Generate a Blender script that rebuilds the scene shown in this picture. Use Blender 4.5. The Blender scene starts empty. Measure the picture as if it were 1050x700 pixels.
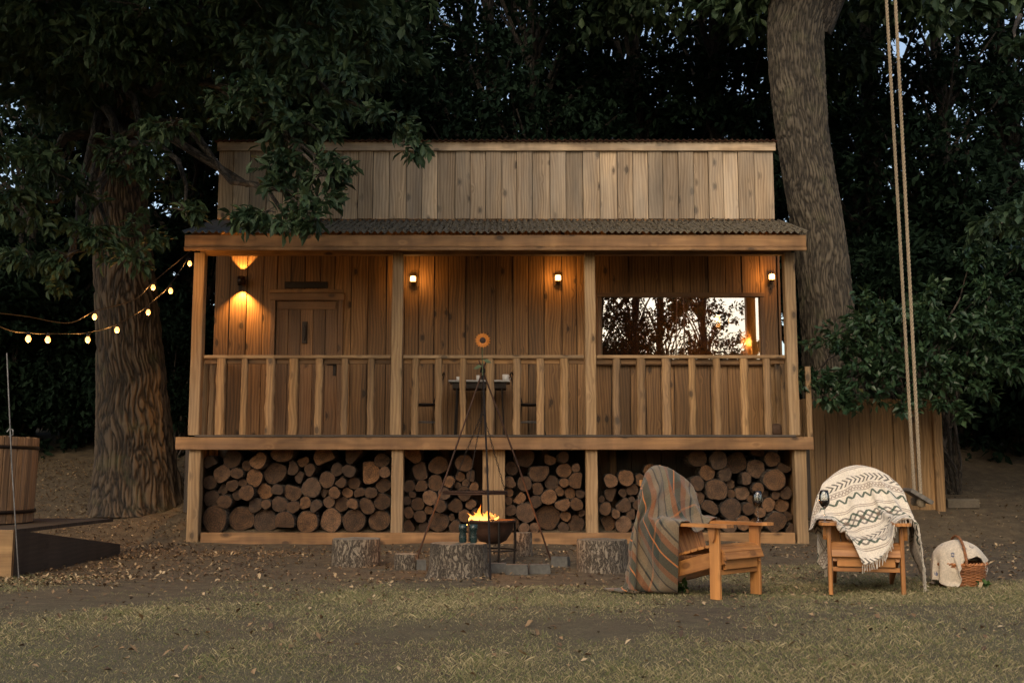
import bpy, math, random
import numpy as np
from mathutils import Vector, Matrix, noise
PI = math.pi
R = math.radians
random.seed(7)
rng = np.random.default_rng(11)
scene = bpy.context.scene
COL = scene.collection

# ------------------------------------------------------------------ camera model
FPX, CX, CY, CAMH, PITCH = 1100.0, 525.0, 350.0, 0.90, R(7.0)
cam_d = bpy.data.cameras.new('camera'); cam = bpy.data.objects.new('camera', cam_d); COL.objects.link(cam)
cam.location = (0, 0, CAMH); cam.rotation_euler = (PI/2 + PITCH, 0, 0)
cam_d.sensor_width = 36; cam_d.lens = 36*FPX/1050; cam_d.clip_end = 1500
scene.camera = cam

def at(px, py, Y):
    """world point on the vertical plane Y whose image is (px, py)"""
    dx, dy = px-CX, CY-py
    yw = FPX*math.cos(PITCH) - dy*math.sin(PITCH)
    zw = FPX*math.sin(PITCH) + dy*math.cos(PITCH)
    t = Y/yw
    return Vector((dx*t, Y, CAMH + zw*t))
def X(px, py, Y): return at(px, py, Y).x
def Z(py, Y): return at(CX, py, Y).z

def ground_z(x, y):
    t = max(0.0, y-13.6)
    z = 0.27*t*(1 if t > .6 else t/.6*.5+.5)
    z = min(z, 1.9 + 0.02*t)
    # left side rises a little earlier, dips behind the tub
    b = noise.noise(Vector((x*.35, y*.35, 3)))*.05 + noise.noise(Vector((x*1.3, y*1.3, 8)))*.018
    return z + b*(1 if y < 13 else 1.6)

# ------------------------------------------------------------------ node helper
class NT:
    def __init__(s, name):
        s.m = bpy.data.materials.new(name); s.m.use_nodes = True
        s.t = s.m.node_tree; s.t.nodes.clear()
        s.out = s.t.nodes.new('ShaderNodeOutputMaterial')
    def put(s, sock, v):
        if v is None: return
        if isinstance(v, bpy.types.NodeSocket): s.t.links.new(v, sock)
        elif isinstance(v, tuple) and len(v) == 3 and sock.type == 'RGBA': sock.default_value = (*v, 1)
        else: sock.default_value = v
    def n(s, typ, ins=None, out=0, **props):
        nd = s.t.nodes.new('ShaderNode'+typ)
        for k, v in props.items(): setattr(nd, k, v)
        for k, v in (ins or {}).items(): s.put(nd.inputs[k], v)
        return nd.outputs[out]
    def math(s, op, a, b=None, c=None):
        nd = s.t.nodes.new('ShaderNodeMath'); nd.operation = op
        s.put(nd.inputs[0], a); s.put(nd.inputs[1], b)
        if c is not None: s.put(nd.inputs[2], c)
        return nd.outputs[0]
    def mix(s, f, a, b, blend='MIX'):
        nd = s.t.nodes.new('ShaderNodeMix'); nd.data_type = 'RGBA'; nd.blend_type = blend
        s.put(nd.inputs[0], f); s.put(nd.inputs[6], a); s.put(nd.inputs[7], b)
        return nd.outputs[2]
    def vmul(s, v, m):
        nd = s.t.nodes.new('ShaderNodeVectorMath'); nd.operation = 'MULTIPLY'
        s.put(nd.inputs[0], v); s.put(nd.inputs[1], m); return nd.outputs[0]
    def sep(s, v):
        nd = s.t.nodes.new('ShaderNodeSeparateXYZ'); s.put(nd.inputs[0], v); return nd.outputs
    def attr(s, name, out='Vector'):
        nd = s.t.nodes.new('ShaderNodeAttribute'); nd.attribute_name = name; return nd.outputs[out]
    def noise(s, v, scale=1.0, detail=4, rough=.55, dist=0, out='Fac'):
        nd = s.t.nodes.new('ShaderNodeTexNoise'); s.put(nd.inputs['Vector'], v)
        nd.inputs['Scale'].default_value = scale; nd.inputs['Detail'].default_value = detail
        nd.inputs['Roughness'].default_value = rough; nd.inputs['Distortion'].default_value = dist
        return nd.outputs[out]
    def vor(s, v, scale, feature='F1', out='Distance', rand=1.0):
        nd = s.t.nodes.new('ShaderNodeTexVoronoi'); nd.feature = feature
        s.put(nd.inputs['Vector'], v); nd.inputs['Scale'].default_value = scale
        nd.inputs['Randomness'].default_value = rand
        return nd.outputs[out]
    def ramp(s, f, stops, interp='LINEAR'):
        nd = s.t.nodes.new('ShaderNodeValToRGB'); cr = nd.color_ramp; cr.interpolation = interp
        while len(cr.elements) < len(stops): cr.elements.new(.5)
        for e, (p, c) in zip(cr.elements, stops):
            e.position = p; e.color = (c, c, c, 1) if not isinstance(c, tuple) else (*c, 1)
        s.put(nd.inputs[0], f); return nd.outputs[0]
    def bump(s, h, strength=.5, dist=.01, nrm=None):
        return s.n('Bump', {'Height': h, 'Strength': strength, 'Distance': dist, 'Normal': nrm})
    def bsdf(s, color, rough=.7, nrm=None, **kw):
        nd = s.t.nodes.new('ShaderNodeBsdfPrincipled')
        s.put(nd.inputs['Base Color'], color); s.put(nd.inputs['Roughness'], rough); s.put(nd.inputs['Normal'], nrm)
        for k, v in kw.items(): s.put(nd.inputs[k.replace('_', ' ')], v)
        return nd.outputs[0]
    def done(s, sh):
        s.t.links.new(sh, s.out.inputs['Surface']); return s.m

def wood(name, light, dark, knots=1.0, grey=.35, rough=.75, tone=.35, greyc=(.2, .18, .155), bumps=.5):
    t = NT(name)
    g = t.attr('gc'); r = t.attr('rnd', 'Fac')
    broad = t.noise(t.vmul(g, (7, 7, .55)), 1, 3, .5, .8)
    fine = t.noise(t.vmul(g, (55, 55, 1.6)), 1, 5, .65, .4)
    warp = t.noise(t.vmul(g, (4, 4, 1.1)), 1, 2, .5, .0)
    sx = t.sep(g)
    kv = t.vor(t.vmul(g, (5.6, 5.6, 3.1)), 1, 'F1', 'Distance')
    eye = t.math('MULTIPLY', t.ramp(kv, [(.0, 1.0), (.27, 0.0)]), 7.0)
    rings = t.math('SINE', t.math('ADD', eye, t.math('ADD', t.math('MULTIPLY', sx[0], 150), t.math('MULTIPLY', warp, 22))))
    rings = t.math('MULTIPLY_ADD', rings, .5, .5)
    f = t.math('ADD', t.math('MULTIPLY', broad, .45), t.math('ADD', t.math('MULTIPLY', fine, .4), t.math('MULTIPLY', rings, .18)))
    col = t.ramp(f, [(.3, dark), (.52, tuple((a+b)/2*1.02 for a, b in zip(light, dark))), (.7, light)])
    # knots: elongated dark eyes in the wood
    kn = t.ramp(kv, [(.0, .8), (.06, .9), (.115, 1.0), (.15, .4), (.27, 0.0)])
    sel = t.vor(t.vmul(g, (5.6, 5.6, 3.1)), 1, 'F1', 'Color')
    selv = t.math('GREATER_THAN', t.sep(sel)[0], .35)
    kn = t.math('MULTIPLY', t.math('MULTIPLY', kn, selv), knots)
    col = t.mix(t.math('MINIMUM', kn, .85), col, tuple(c*.28 for c in dark))
    gm = t.ramp(t.noise(t.vmul(g, (3, 3, .7)), 1, 4, .6), [(.42, 0.0), (.68, 1.0)])
    col = t.mix(t.math('MULTIPLY', gm, grey), col, greyc)
    tn = t.math('MULTIPLY_ADD', r, tone*2, 1-tone)
    col = t.mix(1.0, col, t.n('CombineColor', {0: tn, 1: tn, 2: tn}), 'MULTIPLY')
    # dirt streaks low contrast
    ob = t.n('TexCoord', out='Object')
    st = t.ramp(t.noise(t.vmul(ob, (2.2, 2.2, .5)), 1, 5, .6), [(.33, .55), (.6, 1.05)])
    col = t.mix(.85, col, st, 'MULTIPLY')
    h = t.math('SUBTRACT', t.math('ADD', fine, t.math('MULTIPLY', rings, .3)), t.math('MULTIPLY', kn, .5))
    return t.done(t.bsdf(col, rough, t.bump(h, bumps, .004)))

def plain(name, c, rough=.6, metallic=0.0, scale=30, var=.35, bump=.2, **kw):
    t = NT(name); o = t.n('TexCoord', out='Object')
    n1 = t.noise(o, scale, 5, .6); n2 = t.noise(o, scale*.15, 3, .5)
    f = t.math('ADD', t.math('MULTIPLY', n1, .5), t.math('MULTIPLY', n2, .5))
    lo, hi = tuple(x*(1-var) for x in c), tuple(min(1, x*(1+var)) for x in c)
    col = t.ramp(f, [(.35, lo), (.65, hi)])
    return t.done(t.bsdf(col, t.math('MULTIPLY_ADD', n1, .25, rough-.12), t.bump(n1, bump, .003), Metallic=metallic, **kw))

def emit(name, c, s, base=(.8, .6, .4)):
    t = NT(name)
    return t.done(t.bsdf(base, .4, None, Emission_Color=(*c, 1), Emission_Strength=s))

M = {}
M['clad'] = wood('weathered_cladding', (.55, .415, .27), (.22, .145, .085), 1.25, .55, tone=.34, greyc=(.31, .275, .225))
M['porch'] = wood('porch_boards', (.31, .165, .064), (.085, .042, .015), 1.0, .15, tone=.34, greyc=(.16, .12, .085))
M['post'] = wood('post_timber', (.40, .26, .13), (.19, .11, .048), 1.1, .25, tone=.1, greyc=(.3, .26, .2))
M['beam'] = wood('beam_timber', (.33, .18, .075), (.14, .068, .026), 1.1, .12, tone=.12)
M['baluster'] = wood('split_timber', (.38, .225, .095), (.16, .085, .032), 1.1, .2, tone=.26)
M['doorwood'] = wood('door_wood', (.22, .12, .055), (.09, .045, .02), .8, .3, tone=.25, greyc=(.11, .08, .055))
M['chair'] = wood('cedar_wood', (.56, .25, .075), (.32, .125, .035), .6, .05, rough=.55, tone=.16, bumps=.3)
M['deckedge'] = wood('deck_boards', (.075, .055, .04), (.035, .027, .02), .5, .4, tone=.3, greyc=(.06, .055, .05))
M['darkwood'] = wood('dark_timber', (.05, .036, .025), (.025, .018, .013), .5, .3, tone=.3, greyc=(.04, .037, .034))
M['fence'] = wood('fence_boards', (.38, .23, .10), (.17, .09, .036), 1.0, .2, tone=.2, greyc=(.15, .12, .09))
M['stave'] = wood('tub_staves', (.36, .2, .09), (.14, .075, .035), .4, .25, tone=.45)
M['iron'] = plain('black_iron', (.022, .017, .014), .5, .7, 60)
M['rust'] = plain('rusty_iron', (.05, .022, .012), .75, .3, 40, .5, .4)
M['bronze'] = plain('bronze_lamp', (.05, .03, .018), .4, .8, 60)
M['galv'] = plain('steel_rod', (.2, .2, .2), .45, .8, 60)
M['stone'] = plain('grey_stone', (.085, .083, .075), .85, 0, 25, .4, .6)
M['rope'] = None
M['interior'] = wood('interior_boards', (.3, .17, .08), (.16, .085, .035), .5, .1, tone=.2)

# ------------------------------------------------------------------ mesh builder
class MB:
    def __init__(s): s.v = []; s.f = []; s.g = []; s.r = []; s.m = []; s.sm = []
    def add(s, vs, fs, gs, rnd=None, mat=0, smooth=False, shift=True):
        """gs: one vector per vertex (grain coords)"""
        b = len(s.v); rnd = random.random() if rnd is None else rnd
        off = Vector((rnd*37.1, (rnd*91.7) % 13, (rnd*53.3) % 17)) if shift else Vector((0, 0, 0))
        s.v += [tuple(v) for v in vs]
        for f in fs:
            s.f.append(tuple(b+i for i in f)); s.r.append(rnd); s.m.append(mat); s.sm.append(smooth)
            s.g += [tuple(Vector(gs[i])+off) for i in f]
    def sweep(s, path, prof, rnd=None, mat=0, smooth=False, up=None, closed_caps=True, scales=None, twist=None):
        """path: points; prof: list of (a,b) offsets; along = length"""
        path = [Vector(p) for p in path]; n = len(prof); vs = []; gs = []; L = 0
        ref = Vector(up) if up else None
        lastx = None
        for i, p in enumerate(path):
            d = (path[min(i+1, len(path)-1)] - path[max(i-1, 0)]).normalized()
            if ref is not None: x = d.cross(ref)
            elif lastx is not None: x = lastx - d*lastx.dot(d)
            else:
                h = Vector((0, 0, 1)) if abs(d.z) < .9 else Vector((0, 1, 0))
                x = d.cross(h)
            x.normalize(); y = x.cross(d).normalized(); lastx = x
            if i: L += (p-path[i-1]).length
            k = scales[i] if scales else 1.0
            tw = twist[i] if twist else 0
            for j, (a, b) in enumerate(prof):
                a2, b2 = a*math.cos(tw)-b*math.sin(tw), a*math.sin(tw)+b*math.cos(tw)
                vs.append(p + x*a2*k + y*b2*k); gs.append((a*k, b*k, L))
        fs = []
        for i in range(len(path)-1):
            for j in range(n):
                k = (j+1) % n
                fs.append((i*n+j, i*n+k, (i+1)*n+k, (i+1)*n+j))
        s.add(vs, fs, gs, rnd, mat, smooth); rr = s.r[-1]
        if closed_caps:
            b = len(path)-1
            s.add(vs, [tuple(reversed(range(n))), tuple(range(b*n, b*n+n))], gs, rr, mat, False)
    def tube(s, path, r, n=10, mat=0, rnd=None, **kw):
        rs = r if isinstance(r, (list, tuple)) else [r]*len(path)
        prof = [(math.cos(2*PI*j/n), math.sin(2*PI*j/n)) for j in range(n)]
        s.sweep(path, prof, rnd, mat, True, scales=list(rs), **kw)
    def board(s, a, b, w, t, up=(0, 0, 1), ch=.004, rnd=None, mat=0, seg=1, wob=0, mod=None):
        """plank from a to b; w across (d x up), t along 'up'"""
        a, b = Vector(a), Vector(b); c = min(ch, w*.2, t*.2)
        hw, ht = w/2, t/2
        prof = [(-hw+c, -ht), (hw-c, -ht), (hw, -ht+c), (hw, ht-c), (hw-c, ht), (-hw+c, ht), (-hw, ht-c), (-hw, -ht+c)]
        pts = [a.lerp(b, i/seg) for i in range(seg+1)]
        s.sweep(pts, prof, rnd, mat, False, up=up)
    def box(s, lo, hi, axis='z', rnd=None, mat=0, ch=.004):
        lo, hi = Vector(lo), Vector(hi); c = (lo+hi)/2; d = hi-lo
        if axis == 'z': s.board((c.x, c.y, lo.z), (c.x, c.y, hi.z), d.x, d.y, (0, 1, 0), ch, rnd, mat)
        elif axis == 'x': s.board((lo.x, c.y, c.z), (hi.x, c.y, c.z), d.y, d.z, (0, 0, 1), ch, rnd, mat)
        else: s.board((c.x, lo.y, c.z), (c.x, hi.y, c.z), d.x, d.z, (0, 0, 1), ch, rnd, mat)
    def lathe(s, prof, c=(0, 0, 0), n=24, mat=0, rnd=None, smooth=True, sx=1, sy=1):
        c = Vector(c); vs = []; gs = []
        for (r, z) in prof:
            for j in range(n):
                a = 2*PI*j/n; vs.append(c+Vector((r*math.cos(a)*sx, r*math.sin(a)*sy, z))); gs.append((r*math.cos(a), r*math.sin(a), z))
        fs = []
        for i in range(len(prof)-1):
            for j in range(n):
                k = (j+1) % n; fs.append((i*n+j, i*n+k, (i+1)*n+k, (i+1)*n+j))
        s.add(vs, fs, gs, rnd, mat, smooth); rr = s.r[-1]
        if prof[0][0] > 1e-4: s.add(vs, [tuple(reversed(range(n)))], gs, rr, mat)
        if prof[-1][0] > 1e-4: b = (len(prof)-1)*n; s.add(vs, [tuple(range(b, b+n))], gs, rr, mat)
    def build(s, name, mats, parent=None, **props):
        me = bpy.data.meshes.new(name); me.from_pydata(s.v, [], s.f)
        if not isinstance(mats, (list, tuple)): mats = [mats]
        for m in mats: me.materials.append(m)
        me.polygons.foreach_set('material_index', s.m); me.polygons.foreach_set('use_smooth', s.sm)
        g = me.attributes.new('gc', 'FLOAT_VECTOR', 'CORNER'); g.data.foreach_set('vector', [c for v in s.g for c in v])
        r = me.attributes.new('rnd', 'FLOAT', 'FACE'); r.data.foreach_set('value', s.r)
        me.update()
        o = bpy.data.objects.new(name, me); COL.objects.link(o)
        if parent is not None: o.parent = parent
        return tag(o, **props)

def tag(o, label=None, cat=None, group=None, kind=None):
    if label: o['label'] = label
    if cat: o['category'] = cat
    if group: o['group'] = group
    if kind: o['kind'] = kind
    return o
def thing(name, label, cat, loc=(0, 0, 0), rz=0, group=None, kind=None):
    o = bpy.data.objects.new(name, None); COL.objects.link(o); o.location = loc; o.rotation_euler = (0, 0, rz)
    return tag(o, label, cat, group, kind)
def keep_parts(root):
    """children were built in world space: keep them there under a based empty"""
    inv = Matrix.Translation(root.location).inverted()
    for ch in root.children: ch.matrix_parent_inverse = inv
def copy_tree(o, parent=None):
    c = o.copy(); COL.objects.link(c)
    if parent is not None: c.parent = parent
    for ch in list(o.children): copy_tree(ch, c)
    return c

# fast mesh from numpy (leaves, grass)
def np_mesh(name, V, F, mats, rnd=None, parent=None, smooth=True, uvs=None, **props):
    """V (n,3); F (m,k) all faces with k corners"""
    me = bpy.data.meshes.new(name); m, k = F.shape
    me.vertices.add(len(V)); me.vertices.foreach_set('co', V.astype(np.float32).ravel())
    me.loops.add(m*k); me.loops.foreach_set('vertex_index', F.astype(np.int32).ravel())
    me.polygons.add(m); me.polygons.foreach_set('loop_start', np.arange(0, m*k, k, dtype=np.int32))
    me.polygons.foreach_set('use_smooth', np.full(m, smooth))
    for mt in (mats if isinstance(mats, list) else [mats]): me.materials.append(mt)
    if rnd is not None:
        a = me.attributes.new('rnd', 'FLOAT', 'FACE'); a.data.foreach_set('value', rnd.astype(np.float32))
    me.update(calc_edges=True); me.validate()
    o = bpy.data.objects.new(name, me); COL.objects.link(o)
    if parent is not None: o.parent = parent
    return tag(o, **props)

# leaf templates: (verts, tri/quad faces as quads)
LEAF8 = (np.array([(0, 0, 0), (-.20, .32, .05), (0, .35, -.02), (.20, .32, .05), (-.26, .68, .03), (0, .7, -.05), (.26, .68, .03), (0, 1.05, -.16)], float),
         np.array([(0, 2, 1, 0), (0, 3, 2, 0), (1, 2, 5, 4), (2, 3, 6, 5), (4, 5, 7, 4), (5, 6, 7, 5)]))
LEAF8 = (LEAF8[0], np.array([(0, 2, 5, 1), (0, 3, 6, 2), (1, 5, 7, 4), (2, 6, 7, 5)]))
LEAFN = (LEAF8[0]*np.array([.8, 1, 1.3]), LEAF8[1])
LEAF4 = (np.array([(0, 0, 0), (-.24, .5, .05), (.24, .5, .05), (0, 1.0, -.08)], float), np.array([(0, 2, 3, 1)]))
LEAF6 = (np.array([(0, 0, 0), (-.27, .35, .05), (.27, .35, .05), (-.22, .72, .0), (.22, .72, .0), (0, 1.02, -.1)], float),
         np.array([(0, 2, 1, 0), (1, 2, 4, 3), (3, 4, 5, 3)]))
LEAF6 = (LEAF6[0], np.array([(0, 2, 4, 3), (0, 3, 1, 0), (3, 4, 5, 3)]))
LEAF6 = (np.array([(0, 0, 0), (.26, .42, .05), (0, 1.0, -.1), (-.26, .42, .05)], float), np.array([(0, 1, 2, 3)]))

def unit(v): return v/np.maximum(np.linalg.norm(v, axis=-1, keepdims=True), 1e-6)
def leaves(P, D, size, tmpl, per=6, spread=(.6, 1.3), droop=.25, seed=1, jit=.25):
    """rosettes of `per` leaves at twig tips P with direction D -> V, F, rnd"""
    rg = np.random.default_rng(seed); n = len(P)
    P = np.repeat(P, per, 0); D = np.repeat(unit(D), per, 0); N = n*per
    size = np.repeat(np.broadcast_to(size, (n,)), per)*rg.uniform(.65, 1.25, N)
    h = np.where(np.abs(D[:, 2:3]) < .9, np.array([[0, 0, 1.]]), np.array([[0, 1., 0]]))
    A = unit(np.cross(D, h)); B = np.cross(D, A)
    az = rg.uniform(0, 2*PI, N)[:, None]; sp = rg.uniform(*spread, N)[:, None]
    Y = D*np.cos(sp) + (A*np.cos(az)+B*np.sin(az))*np.sin(sp)
    Y[:, 2] -= droop*rg.uniform(0, 2, N); Y = unit(Y)
    up = np.array([[0, 0, 1.]]) + rg.normal(0, .45, (N, 3))
    Xv = unit(np.cross(Y, up)); Zv = np.cross(Xv, Y)
    base = P + Y*0.0 + rg.normal(0, jit, (N, 3))*size[:, None]
    T, TF = tmpl
    V = base[:, None, :] + size[:, None, None]*(T[None, :, 0:1]*Xv[:, None] + T[None, :, 1:2]*Y[:, None] + T[None, :, 2:3]*Zv[:, None])
    F = TF[None] + (np.arange(N)*len(T))[:, None, None]
    r = np.repeat(rg.random(N), len(TF))
    return V.reshape(-1, 3), F.reshape(-1, TF.shape[1]), r
def clump_points(clumps, density, seed=1, flat=.6):
    """clumps (x,y,z,r); returns twig points and outward directions; twigs gather in sub-sprays"""
    rg = np.random.default_rng(seed); P = []; D = []
    for (x, y, z, r) in clumps:
        k = max(3, int(density*r*r))
        u = unit(rg.normal(0, 1, (k, 3))); rad = r*rg.random(k)**.42
        sub = u*rad[:, None]*np.array([1, 1, flat])
        m = 5
        q = np.repeat(sub, m, 0) + rg.normal(0, 1, (k*m, 3))*np.array([.2, .2, .09])*min(r, 1.0)
        P.append(q+np.array([x, y, z]))
        d = q.copy(); d[:, 2] *= .6; d += rg.normal(0, .3, d.shape)*r
        D.append(d)
    return np.concatenate(P), unit(np.concatenate(D))
def join_np(parts):
    V = []; F = []; Rr = []; b = 0
    for v, f, r in parts: V.append(v); F.append(f+b); Rr.append(r); b += len(v)
    return np.concatenate(V), np.concatenate(F), np.concatenate(Rr)

def leafmat(name, c1, c2, c3, rough=.55, trans=.25, spec=.3):
    t = NT(name); r = t.attr('rnd', 'Fac')
    o = t.n('TexCoord', out='Object'); big = t.noise(o, .8, 2, .5)
    f = t.math('ADD', t.math('MULTIPLY', r, .6), t.math('MULTIPLY', big, .45))
    col = t.ramp(f, [(.1, c1), (.55, c2), (.97, c3)])
    pr = t.bsdf(col, rough, None, Specular_IOR_Level=spec)
    tr = t.n('BsdfTranslucent', {'Color': col})
    return t.done(t.n('MixShader', {0: trans, 1: pr, 2: tr}))
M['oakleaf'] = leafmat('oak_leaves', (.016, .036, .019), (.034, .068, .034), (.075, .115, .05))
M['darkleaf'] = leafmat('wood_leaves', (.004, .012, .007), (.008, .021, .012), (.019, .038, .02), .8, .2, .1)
M['laurel'] = leafmat('laurel_leaves', (.014, .038, .019), (.028, .062, .03), (.06, .10, .045), .35, .12)

def barkmat(name, c1, c2, sc=1.0, bumpd=.03):
    t = NT(name); o = t.attr('gc')
    w = t.noise(o, 3*sc, 3, .6, 0, 'Color')
    v = t.n('VectorMath', {0: t.vmul(o, (1, 1, .2)), 1: t.vmul(w, (.10, .10, .03))}, operation='ADD')
    e = t.math('ABSOLUTE', t.math('MULTIPLY_ADD', t.noise(v, 13*sc, 3, .55), 2.0, -1.0)); fine = t.noise(t.vmul(o, (1, 1, .4)), 45*sc, 6, .7)
    ridge = t.ramp(e, [(.0, 0.0), (.22, 1.0)])
    f = t.math('MULTIPLY_ADD', fine, .5, t.math('MULTIPLY', ridge, .55))
    col = t.ramp(f, [(.2, tuple(x*.25 for x in c1)), (.5, c1), (.85, c2)])
    big = t.ramp(t.noise(o, 1.4, 3, .5), [(.35, .6), (.7, 1.15)])
    col = t.mix(1.0, col, big, 'MULTIPLY')
    h = t.math('ADD', ridge, t.math('MULTIPLY', fine, .5))
    return t.done(t.bsdf(col, .9, t.bump(h, 1.0, bumpd)))
def ridgebark(name, cs):
    t = NT(name); g = t.attr('gc'); rd = t.attr('ridge', 'Fac')
    fine = t.noise(t.vmul(g, (1, 1, .45)), 55, 6, .75); big = t.noise(g, 1.3, 3, .5)
    f = t.math('ADD', t.math('MULTIPLY', rd, .75), t.math('MULTIPLY', fine, .42))
    col = t.ramp(f, [(.22, cs[0]), (.5, cs[1]), (.95, cs[2])])
    col = t.mix(1.0, col, t.ramp(big, [(.35, .7), (.7, 1.15)]), 'MULTIPLY')
    mossy = t.ramp(t.noise(g, 2.6, 5, .65), [(.55, 0.0), (.72, .5)])
    col = t.mix(mossy, col, (.07, .075, .035))
    return t.done(t.bsdf(col, .92, t.bump(fine, .8, .012)))
M['bark_left'] = ridgebark('furrowed_oak_bark', [(.005, .004, .003), (.034, .025, .017), (.095, .07, .047)])
M['bark_right'] = ridgebark('grey_oak_bark', [(.013, .011, .008), (.052, .043, .030), (.115, .096, .07)])
M['bark_dark'] = barkmat('dark_bark', (.05, .04, .03), (.11, .09, .07), 1.2)
M['woodbark'] = barkmat('woodland_bark', (.022, .018, .013), (.05, .042, .032), 1.2)
M['stumpbark'] = barkmat('stump_bark', (.12, .095, .07), (.26, .215, .16), 3.0, .012)

def endgrain(name, light, dark):
    t = NT(name); g = t.attr('gc'); r = t.attr('rnd', 'Fac')
    s = t.sep(g)
    # gc of a cut face: x,y in units of the log radius, z carries the log's own number
    nz = t.noise(g, 2.2, 3, .5)
    d = t.math('SQRT', t.math('ADD', t.math('MULTIPLY', s[0], s[0]), t.math('MULTIPLY', s[1], s[1])))
    dd = t.math('MULTIPLY_ADD', nz, .35, d)
    rg_ = t.math('MULTIPLY_ADD', t.math('SINE', t.math('MULTIPLY', dd, 38)), .5, .5)
    fine = t.noise(g, 9, 5, .7)
    f = t.math('ADD', t.math('MULTIPLY', rg_, .28), t.math('MULTIPLY', fine, .7))
    col = t.ramp(f, [(.2, dark), (.75, light)])
    heart = t.ramp(d, [(.0, .62), (.35, .8), (.55, 1.0)])
    col = t.mix(.75, col, heart, 'MULTIPLY')
    ang = t.math('ARCTAN2', s[1], s[0])
    cr = t.n('CombineXYZ', {0: t.math('MULTIPLY', ang, 1.6), 1: t.math('MULTIPLY', d, .6), 2: s[2]})
    ck = t.ramp(t.vor(cr, 1.5, 'DISTANCE_TO_EDGE'), [(.0, 0.0), (.05, 1.0)])
    col = t.mix(t.math('MULTIPLY', t.math('SUBTRACT', 1.0, ck), .7), col, tuple(c*.2 for c in dark))
    rim = t.ramp(d, [(.86, 0.0), (.93, 1.0)])
    col = t.mix(rim, col, tuple(c*.3 for c in dark))
    hs = t.math('FRACT', t.math('MULTIPLY', r, 17.3))
    col = t.mix(t.math('MULTIPLY', t.math('POWER', hs, 2), .32), col, tuple(sum(dark)/3*1.9 for c in dark))
    blot = t.ramp(t.noise(g, 1.7, 4, .7), [(.35, .55), (.62, 1.1)]); col = t.mix(1.0, col, blot, 'MULTIPLY')
    tn = t.math('MULTIPLY_ADD', t.math('POWER', r, 2.5), 1.3, .7)
    col = t.mix(1.0, col, t.n('CombineColor', {0: tn, 1: tn, 2: t.math('MULTIPLY', tn, .95)}), 'MULTIPLY')
    return t.done(t.bsdf(col, .85, t.bump(t.math('ADD', f, t.math('MULTIPLY', ck, .5)), .5, .006)))
M['end'] = endgrain('cut_log_end', (.15, .075, .033), (.045, .02, .009))
M['stumptop'] = endgrain('stump_top', (.30, .26, .2), (.15, .125, .09))

SKYS, SUNS, EXPO, WB = 0.15, 0.20, 0.65, 7300

# ------------------------------------------------------------------ ground
def make_ground():
    xs = np.concatenate([np.linspace(-160, -12, 20), np.linspace(-11.8, 11.8, 190), np.linspace(12, 160, 20)])
    ys = np.concatenate([np.linspace(-120, 2.6, 24), np.linspace(2.7, 19, 190), np.linspace(19.4, 160, 50)])
    V = np.array([(x, y, ground_z(x, y) if abs(x) < 30 and y < 60 else 1.9*min(1, max(0, (y-13.6)/7))) for y in ys for x in xs])
    nx = len(xs); I = np.arange((len(ys)-1)*(nx-1)); r, c = I//(nx-1), I % (nx-1)
    F = np.stack([r*nx+c, r*nx+c+1, (r+1)*nx+c+1, (r+1)*nx+c], 1)
    t = NT('earth_and_turf'); o = t.n('TexCoord', out='Object')
    n1 = t.noise(o, .55, 5, .6); n2 = t.noise(o, 6, 6, .7); n3 = t.noise(o, 60, 4, .7); n4 = t.noise(o, 1.7, 4, .6)
    dirt = t.ramp(n2, [(.3, (.058, .042, .024)), (.55, (.115, .085, .048)), (.75, (.19, .145, .085))])
    turf = t.ramp(n3, [(.3, (.062, .062, .030)), (.55, (.13, .118, .06)), (.75, (.23, .195, .115))])
    sy = t.sep(o)[1]
    near = t.n('MapRange', {0: t.math('ADD', sy, t.math('MULTIPLY', n4, 3.5)), 1: 6.0, 2: 11.8, 3: 1.0, 4: 0.0})
    g = t.math('MULTIPLY', near, t.ramp(n1, [(.40, .05), (.60, .9)]))
    col = t.mix(g, dirt, turf)
    col = t.mix(1.0, col, t.ramp(t.noise(o, 200, 3, .7), [(.3, .55), (.7, 1.3)]), 'MULTIPLY')
    h = t.math('ADD', t.math('MULTIPLY', n2, 1.6), t.math('MULTIPLY', n3, .6))
    mat = t.done(t.bsdf(col, .95, t.bump(h, 1.0, .03)))
    np_mesh('ground', V, F, mat, kind='structure')
make_ground()

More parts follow.
